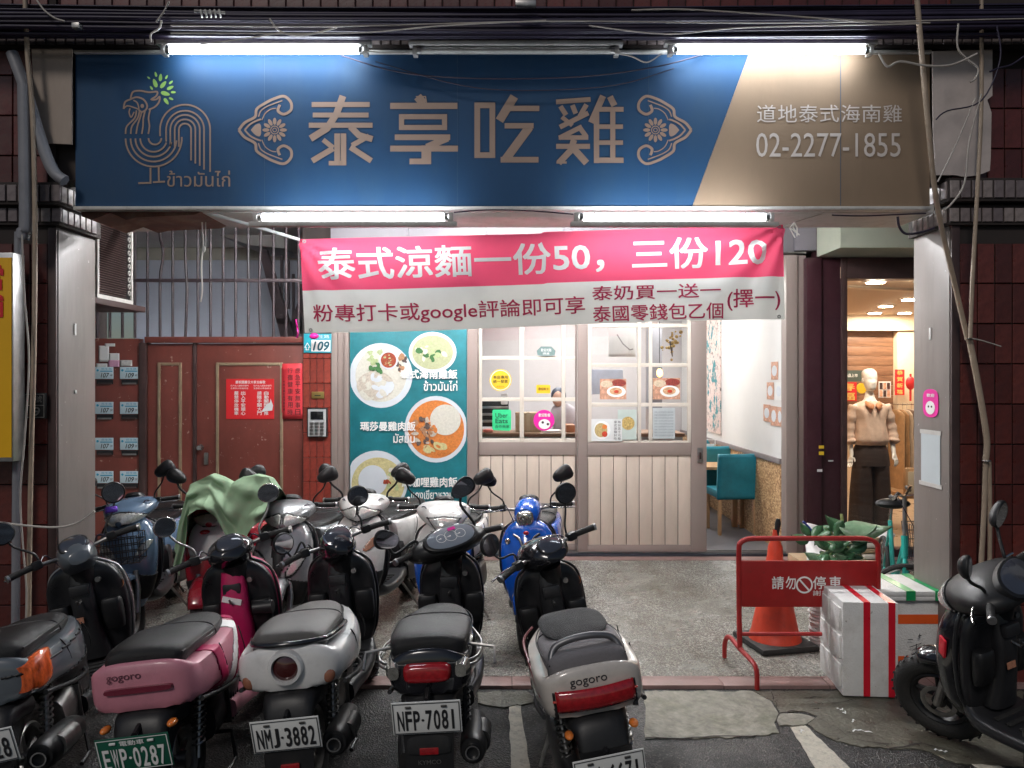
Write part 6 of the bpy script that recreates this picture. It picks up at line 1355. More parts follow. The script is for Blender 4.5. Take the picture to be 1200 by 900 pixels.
MB().bb(PX(946, 6.3), PX(1046, 6.3), 6.3, 6.75, FL, hst - .002, ch=.006).build('box_body', m_card, thing('cardboard_box', 'large brown carton supporting the parcels by the shop window', 'box', (PX(995, 6.3), 6.5, FL)))
flat_stack('parcel_stack', 'flat cream and brown parcels stacked by the bicycle', 'parcels', 1008, 1046, 630, 662, 6.3, .35, 5, [m_card, m_cream], random.Random(3))
o = thing('white_bag', 'large white plastic sheet bag with a blue edge behind the plant', 'bag', (PX(965, 6.4), 6.45, hst))
t = MB().grid(lambda u, v: P(940 + 62 * u + 6 * (1 - v), 659 - (48 - 16 * u) * v ** .8 * (1 if u > .06 else .94), 6.4 + .25 * math.sin(v * 1.4) + .02 * math.sin(u * 15 + v * 7)), 20, 10); t.build('sheet', m_white, o, smooth=80, solid=.004)
MB().tube(curve_pts([P(941, 611, 6.38), P(947, 617, 6.38), P(954, 625, 6.38)], 4), .010, 6).build('blue_edge', mat('navy blue plastic', (.02, .04, .25), .4), o)
MB().tube([P(952, 630, 6.37), P(990, 625, 6.37)], .006, 6).build('red_stripe', m_redtape, o)
o = thing('white_bag', 'crumpled white bag on top of the parcels beside the bicycle', 'bag', (PX(1030, 6.35), 6.4, PZ(631, 6.35)))
MB().sphere(P(1030, 626, 6.45), (.13, .14, .045), 16, 10, 1.2).build('body', m_white, o)

byD = 6.15
by = thing('bicycle', 'turquoise bicycle with a wire front basket parked by the right pillar', 'bicycle', (2.4, 5.3, FL))
m_turq = mat('turquoise paint', (.03, .42, .36), .3, coat=.5, var=.05)
b0 = Vector((PX(1047, byD), byD, FL)); dirb = Vector((.80, .60, 0)).normalized() * -1   # facing left and towards the road
fr_ = b0 + Vector((.0, -.08, 0))
hx = Vector((PX(1046, byD), byD, 0)); 
whc = Vector((PX(1058, 5.2), 5.15, FL + .25)); back = Vector((.30, .95, 0)).normalized(); axw = Vector((.95, -.30, 0)).normalized()
def bw(c, nm):
    wv = bpy.data.objects.new(nm, None); COL.objects.link(wv); wv.parent = by
    MB().torus(c, axw, .232, .018, 40, 8).build('tyre', m_rubber, wv); MB().torus(c, axw, .212, .010, 40, 6).build('rim', m_chrome, wv)
    t = MB()
    for k in range(18):
        a = 2 * math.pi * k / 18; u = axw.cross(Vector((0, 0, 1))).normalized(); t.tube([c, c + u * .21 * math.cos(a) + Vector((0, 0, 1)) * .21 * math.sin(a)], .0015, 4)
    t.build('spokes', m_steel, wv); MB().cyl(c - axw * .05, c + axw * .05, .02, n=10).build('hub', m_chrome, wv)
c1 = whc; c2 = whc + back * .95
axr = axw; axw = Vector((.25, .97, 0)).normalized(); bw(c1, 'front_wheel'); axw = axr; bw(c2, 'rear_wheel'); axw = Vector((.6, .8, 0)).normalized()
hd0 = c1 + back * .06 + Vector((0, 0, .27)); hd1 = c1 + back * .08 + Vector((0, 0, .42))
MB().tube([c1 - axw * .05, c1 - axw * .05 + back * .04 + Vector((0, 0, .22)), hd0], .013, 8).tube([c1 + axw * .05, c1 + axw * .05 + back * .04 + Vector((0, 0, .22)), hd0], .013, 8).build('fork', m_turq, by)
bb_ = c1 + back * .50 + Vector((0, 0, -.04)); stp = c1 + back * .66 + Vector((0, 0, .42))
MB().tube([hd0, hd1], .022, 10).build('head_tube', m_turq, by); MB().tube([hd1 - Vector((0, 0, .05)), bb_], .018, 10).tube([hd0 + Vector((0, 0, .04)), bb_ + Vector((0, 0, .06))], .015, 10).tube([bb_, stp], .016, 10).tube([bb_, c2], .011, 8).tube([stp, c2], .010, 8).build('frame', m_turq, by)
MB().tube([hd1, hd1 + Vector((0, 0, .27))], .013, 8).build('stem', m_alu, by)
hb = hd1 + Vector((0, 0, .27))
MB().tube(curve_pts([hb - axw * .28 + back * .10, hb - axw * .22 + Vector((0, 0, .04)), hb, hb + axw * .22 + Vector((0, 0, .04)), hb + axw * .28 + back * .16], 4), .011, 8).build('handlebar', m_chrome, by)
for s_ in (-1, 1): MB().cyl(hb + axw * .25 * s_ + back * .08, hb + axw * .285 * s_ + back * .20, .016, n=10).build('grip', m_black, by)
MB().tube(curve_pts([hb, hb + Vector((-.1, -.1, .02)), c1 + Vector((.05, -.08, .4)), hd0], 5), .003, 5).tube(curve_pts([hb, hb + Vector((.12, -.12, 0)), hd0 + Vector((.15, -.05, .1)), bb_], 5), .003, 5).build('brake_cables', m_cable, by)
bc = hd1 + Vector((.17, -.02, -.02))
t = MB()
for k in range(8):
    for s_ in (-1, 1):
        t.tube([bc + Vector((-.14 + .04 * k, .12 * s_, .10)), bc + Vector((-.12 + .034 * k, .10 * s_, -.14))], .0028, 4)
        t.tube([bc + Vector((.14 * s_, -.12 + .034 * k, .10)), bc + Vector((.12 * s_, -.10 + .029 * k, -.14))], .0028, 4)
for h in (.10, .04, -.02, -.08, -.14):
    e = .12 + (h + .14) * .083; g = .10 + (h + .14) * .083; t.tube([bc + Vector((e, g, h)), bc + Vector((-e, g, h)), bc + Vector((-e, -g, h)), bc + Vector((e, -g, h)), bc + Vector((e, g, h))], .0032, 4)
t.build('wire_basket', mat('dark grey wire', (.10, .12, .14), .4, metal=.5), by)
MB().sphere(stp + Vector((.02, 0, .13)), (.13, .08, .04), 16, 8).build('saddle', m_black, by); MB().cyl(stp, stp + Vector((.01, 0, .12)), .013, n=8).build('seat_post', m_chrome, by)

# ------------------------------------------------------------------ scooters
AX0 = Vector((.66, 0, .235)); AXD = (Vector((.33, 0, 1.0)) - AX0).normalized()
SCL = .96
def paint(name, c, rough=.25, metal=.0, coat=1): return mat(name, c, rough, metal=metal, coat=coat, var=.1, scale=4, dirt=.4, dcol=tuple(x * .45 + .02 for x in c), dscale=9, chips=.12, ccol=tuple(x * .4 + .03 for x in c), cscale=34)
def skinpatch(src, cond, off=.004, fwd=(1, 0, 0)):
    """faces of a lofted shell picked by cond(centre), lifted off the shell"""
    m = MB(); keep = []; N = {}
    for f in src.f:
        if len(f) != 4: continue
        c = sum((src.v[i] for i in f), Vector()) / 4
        if cond(c): keep.append(f)
    used = sorted({i for f in keep for i in f}); mp = {i: k for k, i in enumerate(used)}
    cen = sum((Vector(v) for v in src.v), Vector()) / len(src.v)
    for f in keep:
        n_ = (src.v[f[1]] - src.v[f[0]]).cross(src.v[f[2]] - src.v[f[0]])
        if n_.length < 1e-12: continue
        n_.normalize(); c = src.v[f[0]]
        if n_.dot(Vector((c.x - cen.x, (c.y - cen.y), (c.z - cen.z)))) < 0: n_ = -n_
        for i in f: N[i] = N.get(i, Vector()) + n_
    m.v = [src.v[i] + (N.get(i, Vector((1, 0, 0))).normalized() * off) for i in used]; m.f = [tuple(mp[i] for i in f) for f in keep]; m.m = [0] * len(keep)
    return m
def scooter(label, pos, head, lean, steer, body, front, inner, tail=None, plate=None, seat=None, mirror='round', headlight='sport', trim=None, rack=None, bw=.20, accent=None, extras=None, plate_green=False, mirror_l=None, mirror_r=None, dash='round', pod=None, wheelrim=None, group='parked scooters', facing='rear', signal=None, headvar='almond', frontp=(), rearp=(), fspan=(28, 122), scl=SCL, wide=1.0, zp=.43):
    o = thing('scooter', label, 'scooter', (pos[0], pos[1], pos[2] if len(pos) > 2 else .006), group)
    o.rotation_euler = (lean, 0, head); o.scale = (scl,) * 3
    S = Matrix.Translation(AX0) @ Matrix.Rotation(steer, 4, AXD) @ Matrix.Translation(-AX0)
    SH = Matrix.Translation((-.05, 0, -.085)) @ S; XB = Matrix.Translation((-.875, 0, .035)) @ Matrix.Diagonal((.84, 1, 1, 1)) @ Matrix.Translation((.875, 0, 0)); XS = Matrix.Translation((-.84, 0, -.012)) @ Matrix.Diagonal((.78, 1.02, 1, 1)) @ Matrix.Translation((.84, 0, 0)); XV = Matrix.Translation((0, 0, .26)) @ Matrix.Diagonal((1, .87, .875, 1)) @ Matrix.Translation((0, 0, -.26)); TZ = Matrix.Translation((0, 0, .035))
    pod = pod or body; seat = seat or m_vinyl; wheelrim = wheelrim or m_steel
    B_ = lambda mb, n_, m, par=o, **k: mb.build(n_, m, par, local=True, **k)
    # wheels
    def wheel(c, xf, nm):
        wv = MB(xf).torus(c, (0, 1, 0), .182, .052, 36, 12, 1.0); tw = B_(wv, nm, m_rubber, smooth=60)
        t = MB(xf).torus(c, (0, 1, 0), .135, .018, 32, 8, 2.2)
        for k in range(5):
            a = 2 * math.pi * k / 5 + .3; t.tube([(c[0] + .03 * math.cos(a), 0, c[2] + .03 * math.sin(a)), (c[0] + .13 * math.cos(a), 0, c[2] + .13 * math.sin(a))], [.018, .012], 6)
        t.cyl((c[0], -.05, c[2]), (c[0], .05, c[2]), .035, n=14); B_(t, 'rim', wheelrim, tw)
        MBt = MB(xf)
        if nm == 'front_wheel': MBt.torus((c[0], .052, c[2]), (0, 1, 0), .075, .012, 20, 4, .2); B_(MBt, 'brake_disc', m_steel, tw)
        # tread grooves
        g = MB(xf)
        for k in range(28):
            a = 2 * math.pi * k / 28
            for s_ in (-1, 1): g.box((c[0] + .2335 * math.cos(a), s_ * .018, c[2] + .2335 * math.sin(a)), (.012, .022, .005), rot=Matrix.Rotation(-a + R(90), 3, 'Y') @ Matrix.Rotation(R(30) * s_, 3, 'Z'))
        B_(g, 'tread', m_blackprint, tw)
    wheel(AX0, S, 'front_wheel'); wheel(Vector((-.62, 0, .235)), None, 'rear_wheel')
    t = MB(S)
    for s_ in (-1, 1): t.tube([(.66, .075 * s_, .235), (.60, .075 * s_, .38), (.555, .06 * s_, .50)], [.020, .022, .018], 10)
    B_(t, 'front_fork', m_steel)
    def fen(u, v):
        a = R(fspan[0] + fspan[1] * u); w_ = (2 * v - 1); r_ = .272 - .045 * w_ ** 4 - .012 * (abs(u - .5) * 2) ** 3; return (.66 + r_ * math.cos(a), w_ * (.074 - .018 * (abs(u - .5) * 2) ** 3), .235 + r_ * math.sin(a))
    B_(MB(S).grid(fen, 16, 10), 'front_fender', front, solid=.005, smooth=70)
    # leg shield
    W = wide
    fs = MB(XV).loft([(.24, .50, 0, .05, .09, 2.2), (.34, .50, 0, .085, .15, 2.2), (.48, .475, 0, .10, .195 * W, 2.4), (.64, .45, 0, .105, .215 * W, 2.5), (.78, .42, 0, .095, .21 * W, 2.5), (.88, .395, 0, .075, .165 * W, 2.4), (.93, .38, 0, .05, .10, 2.2), (.945, .375, 0, .02, .04, 2)], 'z', 28, 4)
    for v in fs.v: # crease: nose line down the middle, hollow above the fender
        if v.x > .45: v.x += .03 * math.exp(-(v.y / .05) ** 2) * max(0, min(1, (v.z - .3) / .3)) - .05 * math.exp(-((v.z - .36) / .09) ** 2) * math.exp(-(v.y / .09) ** 2)
    B_(fs, 'front_shield', front, smooth=55)
    ins = MB(XV).loft([(.29, .415, 0, .035, .13, 2.6), (.42, .385, 0, .045, .195 * W, 2.8), (.60, .355, 0, .05, .225 * W, 2.8), (.78, .33, 0, .05, .22 * W, 2.8), (.88, .32, 0, .045, .17 * W, 2.5), (.93, .32, 0, .03, .09, 2.2)], 'z', 28, 4)
    for v in ins.v:
        if v.x < .36: v.x += .03 * math.exp(-((abs(v.y) - .12) / .05) ** 2) * math.exp(-((v.z - .62) / .14) ** 2)
    B_(ins, 'inner_shield', inner, smooth=55)
    zz = [.32, .42, .52, .62, .72, .82, .88, .925]; hw = [.145, .2, .22, .232, .23, .215, .18, .10]
    tp = curve_pts([(.415 - .1 * (z - .3), h * W, z) for z, h in zip(zz, hw)] + [(.35, 0, .955)] + [(.415 - .1 * (z - .3), -h * W, z) for z, h in list(zip(zz, hw))[::-1]], 3)
    B_(MB(XV).tube(tp, .009, 6), 'shield_edge', trim or inner, smooth=70)
    B_(MB(XV).box((.245, 0, .78), (.04, .11, .07), ch=.015), 'glove_box', inner); B_(MB(XV).tube([(.25, .0, .72), (.20, 0, .705), (.185, 0, .73)], .007, 6).cyl((.29, -.10, .82), (.265, -.10, .82), .016, n=12), 'hook_and_key', m_steel)
    B_(MB(XV).loft([(.34, .34, 0, .05, .09, 3), (.50, .31, 0, .045, .075, 3), (.70, .285, 0, .045, .07, 3), (.86, .30, 0, .04, .065, 2.6), (.93, .31, 0, .03, .05, 2.4)], 'z', 22, 3), 'column_cover', inner, smooth=50)
    for s_ in (-1, 1): B_(MB(XV).loft([(.50, .315, s_ * .145, .022, .048, 3), (.56, .300, s_ * .148, .032, .058, 3.4), (.66, .292, s_ * .148, .034, .060, 3.4), (.69, .292, s_ * .146, .028, .054, 3)], 'z', 18, 2), 'knee_pocket', m_black, smooth=50)
    lab = MB(XV).box((.236, .03, .60), (.004, .06, .035)); B_(lab, 'warning_label', mat('faded label', (.45, .20, .12), .6, var=.3, scale=60))
    # floor and lower body
    B_(MB().loft([(-.26, 0, .285, .14, .05, 4), (-.10, 0, .275, .15, .045, 4), (.0, 0, .265, .165, .04, 4), (.20, 0, .262, .17, .038, 4), (.36, 0, .275, .16, .045, 4), (.43, 0, .33, .13, .07, 3)], 'x', 20, 3), 'floorboard', inner if not accent else accent, smooth=50)
    t = MB()
    for k in range(5): t.box((.04 + .06 * k, 0, .306), (.025, .22, .008), ch=.002)
    B_(t, 'floor_mat', m_rubber)
    B_(MB().loft([(-.27, 0, .45, .12, .20, 3), (-.19, 0, .44, .13, .18, 3), (-.13, 0, .41, .12, .13, 3)], 'x', 20, 3), 'seat_front_panel', inner, smooth=50)
    ex = {'stripe': 3.6, 'wide': 3.2}.get(tail, 2.5)
    def mk_rb(nn_, ss_):
        rb = MB(XB).loft([(-.875, 0, .60, bw * .42, .055, ex), (-.855, 0, .60, bw * .80, .10, ex), (-.79, 0, .60, bw * .96, .128, ex), (-.62, 0, .59, bw * 1.03, .145, ex), (-.42, 0, .57, bw * 1.03, .16, ex), (-.22, 0, .55, bw * .92, .17, ex), (-.06, 0, .54, bw * .66, .17, ex), (0, 0, .53, bw * .50, .14, ex)], 'x', nn_, ss_)
        for v in rb.v:   # sweep the lower edge up towards the tail
            if v.z < .55: v.z += .08 * max(0, (-.45 - v.x)) / .4 * (1 if v.z < .5 else (.55 - v.z) / .05)
            if v.z > .685: v.z = .685 + (v.z - .685) * (.16 if v.x > -.80 else .16 + .84 * min(1, (-.80 - v.x) / .06))
        return rb
    rb = mk_rb(32, 4)
    if rearp:
        rbf = mk_rb(120, 18)
        for (nm_, cnd, mt_, of_) in rearp: B_(skinpatch(rbf, cnd, of_), nm_, mt_, solid=.003, smooth=60)
    def seam(xa, xb, za, zb_, s_): return [(xa + (xb - xa) * k / 8, s_ * (bw * 1.03 * max(.02, 1 - min(.98, abs((za + (zb_ - za) * k / 8 - .625) / .150)) ** ex) ** (1 / ex) + .001), za + (zb_ - za) * k / 8) for k in range(9)]
    if tail != 'rect':
        for s_ in (-1, 1): [B_(MB().tube(seam(*q_, s_), .0028, 5), 'panel_seam', m_black, smooth=60) for q_ in ((-.60, -.52, .695, .53), (-.36, -.30, .69, .56))]
    B_(rb, 'rear_body', body, smooth=50)
    # side seams and side accents
    for s_ in (-1, 1):
        B_(MB().tube(curve_pts([(-.80, s_ * (bw * .955), .545), (-.55, s_ * (bw * 1.0), .49), (-.35, s_ * (bw * .88), .46), (-.22, s_ * (bw * .6), .45)], 4), .010, 6), 'side_moulding', m_black, smooth=70)
    # seat
    st_ = B_(MB(XS).loft([(-.835, 0, .730, .09, .030, 2.6), (-.815, 0, .728, .140, .058, 2.8), (-.72, 0, .742, .16, .052, 2.9), (-.50, 0, .738, .164, .052, 2.9), (-.40, 0, .730, .160, .050, 2.8), (-.33, 0, .712, .155, .050, 2.7), (-.16, 0, .708, .130, .048, 2.6), (-.02, 0, .695, .09, .045, 2.4), (.04, 0, .665, .045, .03, 2.2)], 'x', 30, 4), 'seat', seat, smooth=60)
    B_(MB(XS).tube(curve_pts([(-.37, .160, .715), (-.375, .13, .762), (-.38, 0, .776), (-.375, -.13, .762), (-.37, -.160, .715)], 5), .0045, 6).tube(curve_pts([(-.80, .148, .752), (-.60, .166, .757), (-.42, .165, .750), (-.20, .137, .733), (-.03, .088, .715)], 5), .003, 5).tube(curve_pts([(-.80, -.148, .752), (-.60, -.166, .757), (-.42, -.165, .750), (-.20, -.137, .733), (-.03, -.088, .715)], 5), .003, 5), 'seat_piping', m_black, st_, smooth=60)
    B_(MB(XS).loft([(-.80, 0, .70, .11, .022, 3), (-.6, 0, .705, .148, .022, 3), (-.3, 0, .685, .145, .025, 3), (-.03, 0, .655, .09, .025, 3)], 'x', 20, 3), 'seat_base', m_black, smooth=50)
    # mechanicals
    t = MB().loft([(-.80, .11, .235, .035, .06, 3), (-.66, .12, .24, .05, .10, 3), (-.40, .12, .26, .055, .09, 3), (-.18, .11, .28, .045, .07, 3)], 'x', 16, 3); B_(t, 'belt_case', m_black, smooth=50)
    t = MB().loft([(-.42, 0, .30, .10, .09, 3), (-.28, 0, .32, .11, .10, 3), (-.14, 0, .30, .08, .08, 3)], 'x', 16, 3)
    for k in range(5): t.box((-.16 - .03 * k, -.06, .31), (.008, .12, .16))
    B_(t, 'engine', m_steel if tail != 'stripe' else m_black, smooth=50)
    if tail not in ('stripe', 'wide'):
        mu = B_(MB().loft([(-.86, -.165, .315, .030, .030, 2), (-.85, -.165, .315, .052, .058, 2), (-.70, -.165, .30, .058, .065, 2), (-.50, -.155, .275, .052, .055, 2), (-.40, -.14, .25, .025, .025, 2), (-.25, -.10, .22, .018, .018, 2)], 'x', 20, 4), 'muffler', m_black, smooth=50)
        B_(MB().lathe([(.028, 0), (.030, -.02), (.024, -.02), (.022, .01)], (-.86, -.165, .315), (1, 0, 0), 16), 'exhaust_tip', m_chrome, mu); B_(MB().loft([(-.78, -.19, .315, .044, .045, 2.4), (-.62, -.19, .30, .044, .045, 2.4)], 'x', 16, 2), 'heat_shield', m_steel if tail == 'corner' else m_black, mu, smooth=50)
    for s_ in (-1, 1):
        t = MB(); p0, p1 = Vector((-.70, .125 * s_, .27)), Vector((-.60, .125 * s_, .56)); n_ = 60
        hx_ = [p0.lerp(p1, .15 + .7 * k / n_) + Vector((.024 * math.cos(k * .95), .024 * math.sin(k * .95), 0)) for k in range(n_ + 1)]
        t.tube(hx_, .0052, 5).tube([p0, p1], .011, 8); B_(t, 'shock_absorber', m_steel if body != m_blackgloss else m_black, smooth=60)
    B_(MB().tube([(-.10, .10, .24), (-.16, .22, .02)], .010, 8).box((-.165, .225, .008), (.05, .03, .008)), 'side_stand', m_steel)
    B_(MB().tube([(-.44, .14, .085), (-.36, .15, .10), (-.30, .12, .20), (-.30, -.12, .20), (-.36, -.15, .10), (-.44, -.14, .085)], .010, 6), 'centre_stand', m_black)
    # rear fender, plate, reflector
    B_(MB().loft([(-.94, 0, .36, .085, .012, 3), (-.91, 0, .44, .095, .05, 3), (-.86, 0, .50, .11, .05, 3), (-.74, 0, .50, .13, .06, 3)], 'x', 18, 3), 'rear_fender', m_black, smooth=50)
    B_(MB().prism([(-.09, .20), (.09, .20), (.10, .44), (-.10, .44)], -.93, -.92, 'x'), 'mud_flap', m_black)
    B_(MB().box((-.936, 0, zp - .14), (.012, .075, .028), ch=.004), 'rear_reflector', m_redglass)
    if plate:
        Mp = Matrix.Translation((-.955, 0, zp)) @ Matrix.Rotation(R(-12), 4, 'Y')
        ph = .07; pw = .135
        mp_l = mat('green plate enamel', (.01, .10, .06), .4) if plate_green else mat('white plate enamel', (.80, .80, .77), .4, var=.04, dirt=.15)
        mprt = m_whiteprint if plate_green else m_blackprint
        pp = B_(MB(Mp).box((0, 0, 0), (.004, pw * 2, ph * 2), ch=.0015), 'license_plate', mp_l)
        t = MB(Mp); f0 = lambda a, c: (-.0045, -a, c); ribbon(t, [(-pw + .006, -ph + .006), (pw - .006, -ph + .006), (pw - .006, ph - .006), (-pw + .006, ph - .006)], .0035, f0, True)
        pl_, pr_ = plate
        z0_, z1_ = (-.058, .026) if plate_green else (-.052, .034)
        n1, n2 = len(pl_), len(pr_); tot = n1 + n2 + .55; cw = (2 * pw - .036) / tot; x = -pw + .018
        for ch in pl_: text(t, ch, lambda u, v, x=x, ch=ch: f0(x + cw * (.10 + .80 * u) if ch not in '1I' else x + cw * (.35 + .3 * u), z0_ + (z1_ - z0_) * v), .022); x += cw
        disc2 = [f0(x + cw * .27 + .006 * math.cos(k), (z0_ + z1_) / 2 + .006 * math.sin(k)) for k in range(6)]; t.poly(disc2); x += cw * .55
        for ch in pr_: text(t, ch, lambda u, v, x=x, ch=ch: f0(x + cw * (.10 + .80 * u) if ch not in '1I' else x + cw * (.35 + .3 * u), z0_ + (z1_ - z0_) * v), .022); x += cw
        if plate_green: text(t, '電動車', lambda u, v: f0(-.045 + .09 * u, .036 + .022 * v), .02)
        B_(t, 'plate_characters', mprt, pp)
        t = MB(Mp)
        for a in (-.07, .07): t.box((-.006, a, .050), (.006, .024, .009), ch=.003)
        B_(t, 'plate_bolts', m_steel if not plate_green else m_whiteprint, pp)
        B_(MB().tube([(-.88, 0, zp + .08), (-.945, 0, zp + .06)], .012, 6), 'plate_bracket', m_black)
    # tails
    if tail == 'round':
        tl = B_(MB(TZ).lathe([(.072, .03), (.072, -.02), (.066, -.036), (.054, -.038), (.052, -.02)], (-.865, 0, .615), (1, 0, 0), 32), 'tail_light_bezel', body, smooth=50)
        B_(MB(TZ).lathe([(.0, -.034), (.03, -.032), (.051, -.022)], (-.865, 0, .615), (1, 0, 0), 28), 'tail_light', mat('dark red lens', (.06, .008, .008), .08, coat=1), tl, smooth=60)
        for s_ in (-1, 1): B_(MB(TZ).sphere((-.846, s_ * .160, .560), (.022, .030, .036), 18, 12), 'turn_signal', m_amber if signal is None else signal, smooth=70)
    elif tail == 'rect':
        B_(MB(TZ).loft([(-.905, 0, .61, .080, .024, 4), (-.895, 0, .61, .092, .036, 4), (-.86, 0, .61, .10, .042, 4)], 'x', 24, 2), 'tail_light', m_redglass, smooth=40)
        for s_ in (-1, 1): B_(MB(TZ).loft([(-.885, s_ * .135, .615, .022, .026, 3), (-.84, s_ * .14, .615, .032, .040, 3)], 'x', 18, 2), 'turn_signal', m_clearlens, smooth=50)
    elif tail == 'wide':
        def tw(u, v):
            y = (u - .5) * .30; return (-.890 + .9 * y * y - .012 * math.sin(math.pi * v), y, .55 + .075 * v + .10 * y * y)
        B_(MB(TZ).grid(tw, 20, 6), 'tail_light', m_redglass, solid=.02, smooth=60)
        t = MB(TZ); t.tube([(-.905 + .9 * (y := (k / 10 - .5) * .33) ** 2, y, .592 + .10 * y * y) for k in range(11)], .004, 5); B_(t, 'light_strip', mat('pale red strip', (.55, .08, .06), .2))
    elif tail == 'stripe':
        B_(MB(TZ).loft([(-.886, 0, .60, .128, .011, 4), (-.87, 0, .60, .132, .013, 4)], 'x', 24, 1), 'tail_light', mat('dark pink lens', (.16, .01, .03), .15, coat=1), smooth=40)
    elif tail == 'corner':
        for s_ in (-1, 1): B_(MB(TZ).loft([(-.865, s_ * .150, .595, .040, .050, 3), (-.82, s_ * .175, .60, .034, .066, 3), (-.76, s_ * .190, .605, .024, .070, 3), (-.72, s_ * .196, .61, .014, .060, 3)], 'x', 18, 3), 'tail_light', mat('orange red ribbed lens', (.75, .10, .02), .15, coat=.9, var=.7, scale=45, stretch=(1, 1, .4)), smooth=50)
    if tail in ('wide', 'stripe'):
        for s_ in (-1, 1): B_(MB(TZ).sphere((-.90, s_ * .125, .47), (.03, .018, .014), 14, 8), 'turn_signal', m_amber, smooth=70)
    # grab rails and racks
    if rack == 'loop':
        B_(MB().tube(curve_pts([(-.50, .175, .70), (-.66, .175, .715), (-.80, .15, .73), (-.86, .08, .738), (-.875, 0, .74), (-.86, -.08, .738), (-.80, -.15, .73), (-.66, -.175, .715), (-.50, -.175, .70)], 4), .013, 8).tube(curve_pts([(-.83, .12, .73), (-.85, .06, .685), (-.86, 0, .68), (-.85, -.06, .685), (-.83, -.12, .73)], 4), .009, 8), 'grab_rail', m_blackgloss, smooth=70)
    elif rack == 'arch':
        B_(MB().tube(curve_pts([(-.80, .145, .66), (-.79, .145, .72), (-.76, .12, .785), (-.76, .05, .81), (-.76, -.05, .81), (-.76, -.12, .785), (-.79, -.145, .72), (-.80, -.145, .66)], 5), .014, 10), 'grab_rail', mat('satin grey rail', (.16, .16, .165), .35, metal=.6), smooth=70)
        for s_ in (-1, 1): B_(MB().lathe([(.0, -.012), (.026, -.012), (.028, .0), (.02, .02)], (-.805, .145 * s_, .655), (1, 0, 0), 16), 'rail_foot', m_black)
    elif rack == 'rack':
        t = MB()
        for h in (.675, .655): t.tube(curve_pts([(-.45, .16, .68), (-.62, .21, h), (-.80, .20, h), (-.86, .12, h), (-.87, 0, h), (-.86, -.12, h), (-.80, -.20, h), (-.62, -.21, h), (-.45, -.16, .68)], 3), .006, 6)
        for a in (-.16, -.08, 0, .08, .16): t.tube([(-.70, a, .68), (-.865, a, .655)], .005, 5)
        for s_ in (-1, 1): t.tube([(-.72, .16 * s_, .70), (-.74, .27 * s_, .69), (-.80, .27 * s_, .64)], .007, 6)
        B_(t, 'rear_rack', m_steel, smooth=60)
    elif rack == 'flat':
        B_(MB().loft([(-.80, 0, .728, .12, .010, 4), (-.72, 0, .730, .16, .011, 4), (-.5, 0, .715, .17, .010, 4)], 'x', 20, 2), 'rail_plate', m_black, smooth=50)
    # handlebar group
    hwd = .175 if headlight == 'sport' else .135
    if headlight == 'sport': st_h = [(.20, 0, .995, .07, .02, 2.4), (.25, 0, 1.0, .15, .045, 2.4), (.33, 0, .995, .19, .065, 2.3), (.42, 0, .975, .165, .07, 2.2), (.50, 0, .95, .115, .06, 2.2), (.56, 0, .925, .06, .04, 2), (.585, 0, .915, .02, .015, 2)]
    if headlight == 'sport' and dash == 'wide': st_h = [(a_, b_, c_, d_ * 1.22, e_ * 1.15, f_) for a_, b_, c_, d_, e_, f_ in st_h]
    if headlight == 'round': st_h = [(.20, 0, .99, .06, .025, 2.3), (.25, 0, 1.0, .105, .055, 2.3), (.33, 0, .99, .12, .085, 2.2), (.42, 0, .975, .115, .09, 2.1), (.49, 0, .965, .09, .08, 2)]
    if headlight == 'pod': st_h = [(.18, 0, .98, .05, .03, 2.3), (.24, 0, .985, .085, .07, 2.3), (.33, 0, .975, .095, .10, 2.2), (.42, 0, .965, .085, .085, 2.1), (.47, 0, .96, .06, .06, 2)]
    B_(MB(SH).loft(st_h, 'x', 28, 4), 'handlebar_cover', pod, smooth=55)
    B_(MB(SH).tube([(.33, 0, .93), (.36, 0, .80)], [.065, .05], 12), 'steering_neck', m_black, smooth=50)
    B_(MB(SH).tube(curve_pts([(.28, .31, 1.005), (.31, .22, 1.01), (.335, .12, 1.0), (.34, 0, .99), (.335, -.12, 1.0), (.31, -.22, 1.01), (.28, -.31, 1.005)], 4), .011, 8), 'handlebar', m_steel, smooth=70)
    for s_ in (-1, 1):
        g = MB(SH).tube([(.312, .195 * s_, 1.01), (.298, .25 * s_, 1.008), (.279, .31 * s_, 1.005)], [.0175, .0165, .0175], 12); gp = B_(g, 'grip', m_rubber, smooth=60)
        B_(MB(SH).cyl((.279, .31 * s_, 1.005), (.275, .322 * s_, 1.004), .019, n=12), 'bar_end', m_alu, gp)
        B_(MB(SH).box((.315, .18 * s_, 1.01), (.05, .05, .045), ch=.012), 'switch_housing', m_black)
        B_(MB(SH).tube(curve_pts([(.345, .175 * s_, 1.005), (.372, .22 * s_, 1.0), (.362, .29 * s_, .995), (.345, .335 * s_, .992)], 4), .006, 6), 'brake_lever', m_chrome if front is not m_black else m_black, smooth=70)
        B_(MB(SH).tube(curve_pts([(.35, .17 * s_, 1.0), (.42, .13 * s_, 1.03), (.46, .08 * s_, .93), (.40, .05 * s_, .84)], 4), .004, 5), 'brake_cable', m_cable, smooth=70)
        mm = (mirror_l if s_ > 0 else mirror_r) or (.27, 1.225, .35)   # y, z, x of the head
        stm = B_(MB(SH).tube(curve_pts([(.33, .165 * s_, 1.02), (.335, .175 * s_, 1.07), (mm[2] + .01, (mm[0] - .03) * s_, mm[1] - .09), (mm[2] + .015, mm[0] * s_, mm[1] - .02)], 4), .006 if mirror != 'oval' else .008, 7), 'mirror_stem', m_steel if mirror == 'chrome' else m_black, smooth=70)
